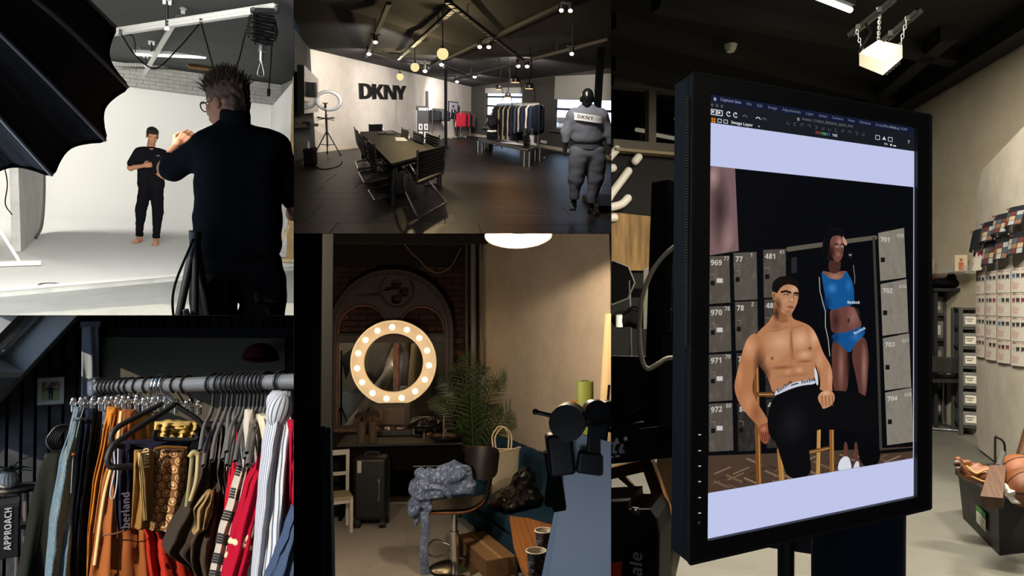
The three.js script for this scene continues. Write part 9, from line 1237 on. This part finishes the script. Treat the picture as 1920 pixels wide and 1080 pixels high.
// ---- black crate of sports props
{
const q = [F(1806, 972), F(1874, 1042), F(1925, 1036), F(1885, 960)], tp = [[1796, 884], [1872, 940], [1935, 938], [1880, 872]].map(([x, y], i) => A(x, y, -q[i].z)), o = q[1], t = R.thing('plastic_crate', 'black plastic crate of old sports gear on the floor at right', 'crate', o), L = (p) => p.clone().sub(o), B = q.map(L), T = tp.map(L); const m = mat('#0f1010', { rough: 0.5 }), c = B.reduce((a, p) => a.add(p), V(0, 0, 0)).multiplyScalar(0.25);
for (let i = 0; i < 4; i++) { const j = (i + 1) % 4, w = [B[i], B[j], T[j], T[i]]; part(t, 'side', solid8([...w.map((p) => p.toArray()), ...w.map((p) => p.clone().lerp(c.clone().setY(p.y), 0.05).toArray())]), m); part(t, 'rim', beam(T[i], T[j], 0.03, 0.035), m); } part(t, 'floor_panel', quadSlab(B, -0.01), m);
const lb = [[1830, 945], [1848, 963], [1848, 998], [1831, 978]].map(([x, y]) => R.hit(x, y, q[0].clone().lerp(q[1], 0.5).add(V(-0.012, 0, 0.012)), new THREE.Vector3().crossVectors(q[1].clone().sub(q[0]), V(0, 1, 0)).normalize())).map(L); part(t, 'label', printQuad(lb), mat('#ffffff', { map: canvasTex(64, 96, (g) => { g.fillStyle = '#c9cabd'; g.fillRect(0, 0, 64, 96); g.fillStyle = '#3f7a3a'; g.fillRect(0, 0, 64, 34); g.fillStyle = '#55554f'; for (let i = 0; i < 5; i++) g.fillRect(6, 44 + i * 10, 30 + (i * 17) % 24, 4); }) }));
const D = 4.35, P = (x, y, d = D) => A(x, y, d); part(t, 'wire_handle', tube([[1866, 868], [1866, 822], [1869, 820], [1883, 832], [1884, 872]].map(([x, y]) => L(P(x, y, 4.5))), 0.006, 50), BLACK);
const wood = mat('#6f4322', { rough: 0.5, map: grainT, rep: [4, 2] }), lea = mat('#70401f', { rough: 0.5, bumpMap: bumpSoft, bumpScale: 0.003, rep: [4, 4] });
const bt = P(1862, 905, 4.1), bat = R.thing('cricket_bat', 'old brown cricket bat sticking out of the crate', 'bat', bt); part(bat, 'blade', quadSlab([[1856, 872], [1887, 872], [1880, 934], [1838, 930]].map(([x, y]) => P(x, y, y > 900 ? 3.95 : 4.2).sub(bt)), 0.06), wood); part(bat, 'handle', bar(P(1873, 876, 4.22).sub(bt), P(1880, 850, 4.35).sub(bt), 0.017), mat('#3c3c3a', { rough: 0.8 }));
const gl = P(1832, 888, 4.35), gv = R.thing('baseball_glove', 'tan leather baseball glove lying in the crate', 'glove', gl); part(gv, 'palm', blob([['e', [0, 0, 0], [0.09, 0.05, 0.08]], ...[0, 1, 2, 3].map((i) => ['c', [-0.05 + i * 0.035, 0.01, 0], [-0.09 + i * 0.045, 0.07 - i * 0.012, 0.02], 0.024, 0.018])], { k: 0.015, cell: 0.008 }), lea); part(gv, 'lacing', [tube([[-0.06, 0.05, 0.06], [-0.02, 0.02, 0.085], [0.03, 0.04, 0.07], [0.06, -0.01, 0.07]], 0.005), tube([[-0.04, 0.0, 0.08], [0.02, -0.02, 0.085], [0.07, 0.0, 0.06]], 0.005)], mat('#b58a52'));
const st = P(1800, 878, 4.3), sk = R.thing('leather_strap', 'brown leather strap loop over the left corner of the crate', 'strap', st); part(sk, 'strap', tube([P(1818, 892, 4.3), P(1806, 878, 4.3), P(1795, 868, 4.3), P(1793, 874, 4.3)].map((p) => p.sub(st)), 0.014, 30), lea); part(sk, 'buckle', xf(fin(new THREE.TorusGeometry(0.018, 0.004, 6, 16)), P(1795, 871, 4.28).sub(st).toArray()), STEEL);
for (const [x, y, d, lab, c2] of [[1910, 888, 4.3, 'large orange-brown leather ball in the crate', '#7d441d'], [1924, 915, 4.15, 'second brown leather ball below the large one at the right edge', '#66381c']]) { const p = P(x, y, d), b = R.thing('leather_ball', lab, 'ball', p), r = 0.1; part(b, 'ball', ball(r, null, [1, 1, 1], 28), mat(c2, { rough: 0.45, bumpMap: bumpFine, bumpScale: 0.001, rep: [6, 6] })); part(b, 'seam', [0.35, 1.4].map((a) => xf(fin(new THREE.TorusGeometry(r * 1.001, 0.003, 6, 40)), null, [a, a, 0])), mat('#3a2010')); }
const wh = P(1890, 925, 4.1), wp = R.thing('white_rag', 'white paper scrap wedged between bat and balls', 'paper', wh); part(wp, 'scrap', blob([['c', [-0.02, 0.03, 0], [0.03, -0.03, 0], 0.02, 0.02]], { k: 0.01, cell: 0.006, bend: (x, y, z) => 0.01 * nz(x * 40, y * 40, z * 40) }), WHITE); part(wp, 'fold', box(0.03, 0.02, 0.02, [0.01, 0.01, 0.02], [0.3, 0.2, 0.4]), PAPER);
const bp = [F(1890, 852), F(1950, 700)], bs = R.thing('baseball_bat', 'brown wooden bat leaning behind the balls at the right edge', 'bat', P(1905, 862, 4.5)); part(bs, 'barrel', bar([0, -0.1, 0], P(1935, 800, 4.6).sub(P(1905, 862, 4.5)), 0.03, 0.034, 16), wood); part(bs, 'knob', ball(0.034, P(1935, 800, 4.6).sub(P(1905, 862, 4.5)).toArray()), wood);
}
}
// ------------------------------------------------------------------ cut every set at its partitions, then hand over
for (const R of [studio, showroom, loftRoom, makeup, office]) trimSet(R);
renderer.render(scene, camera);
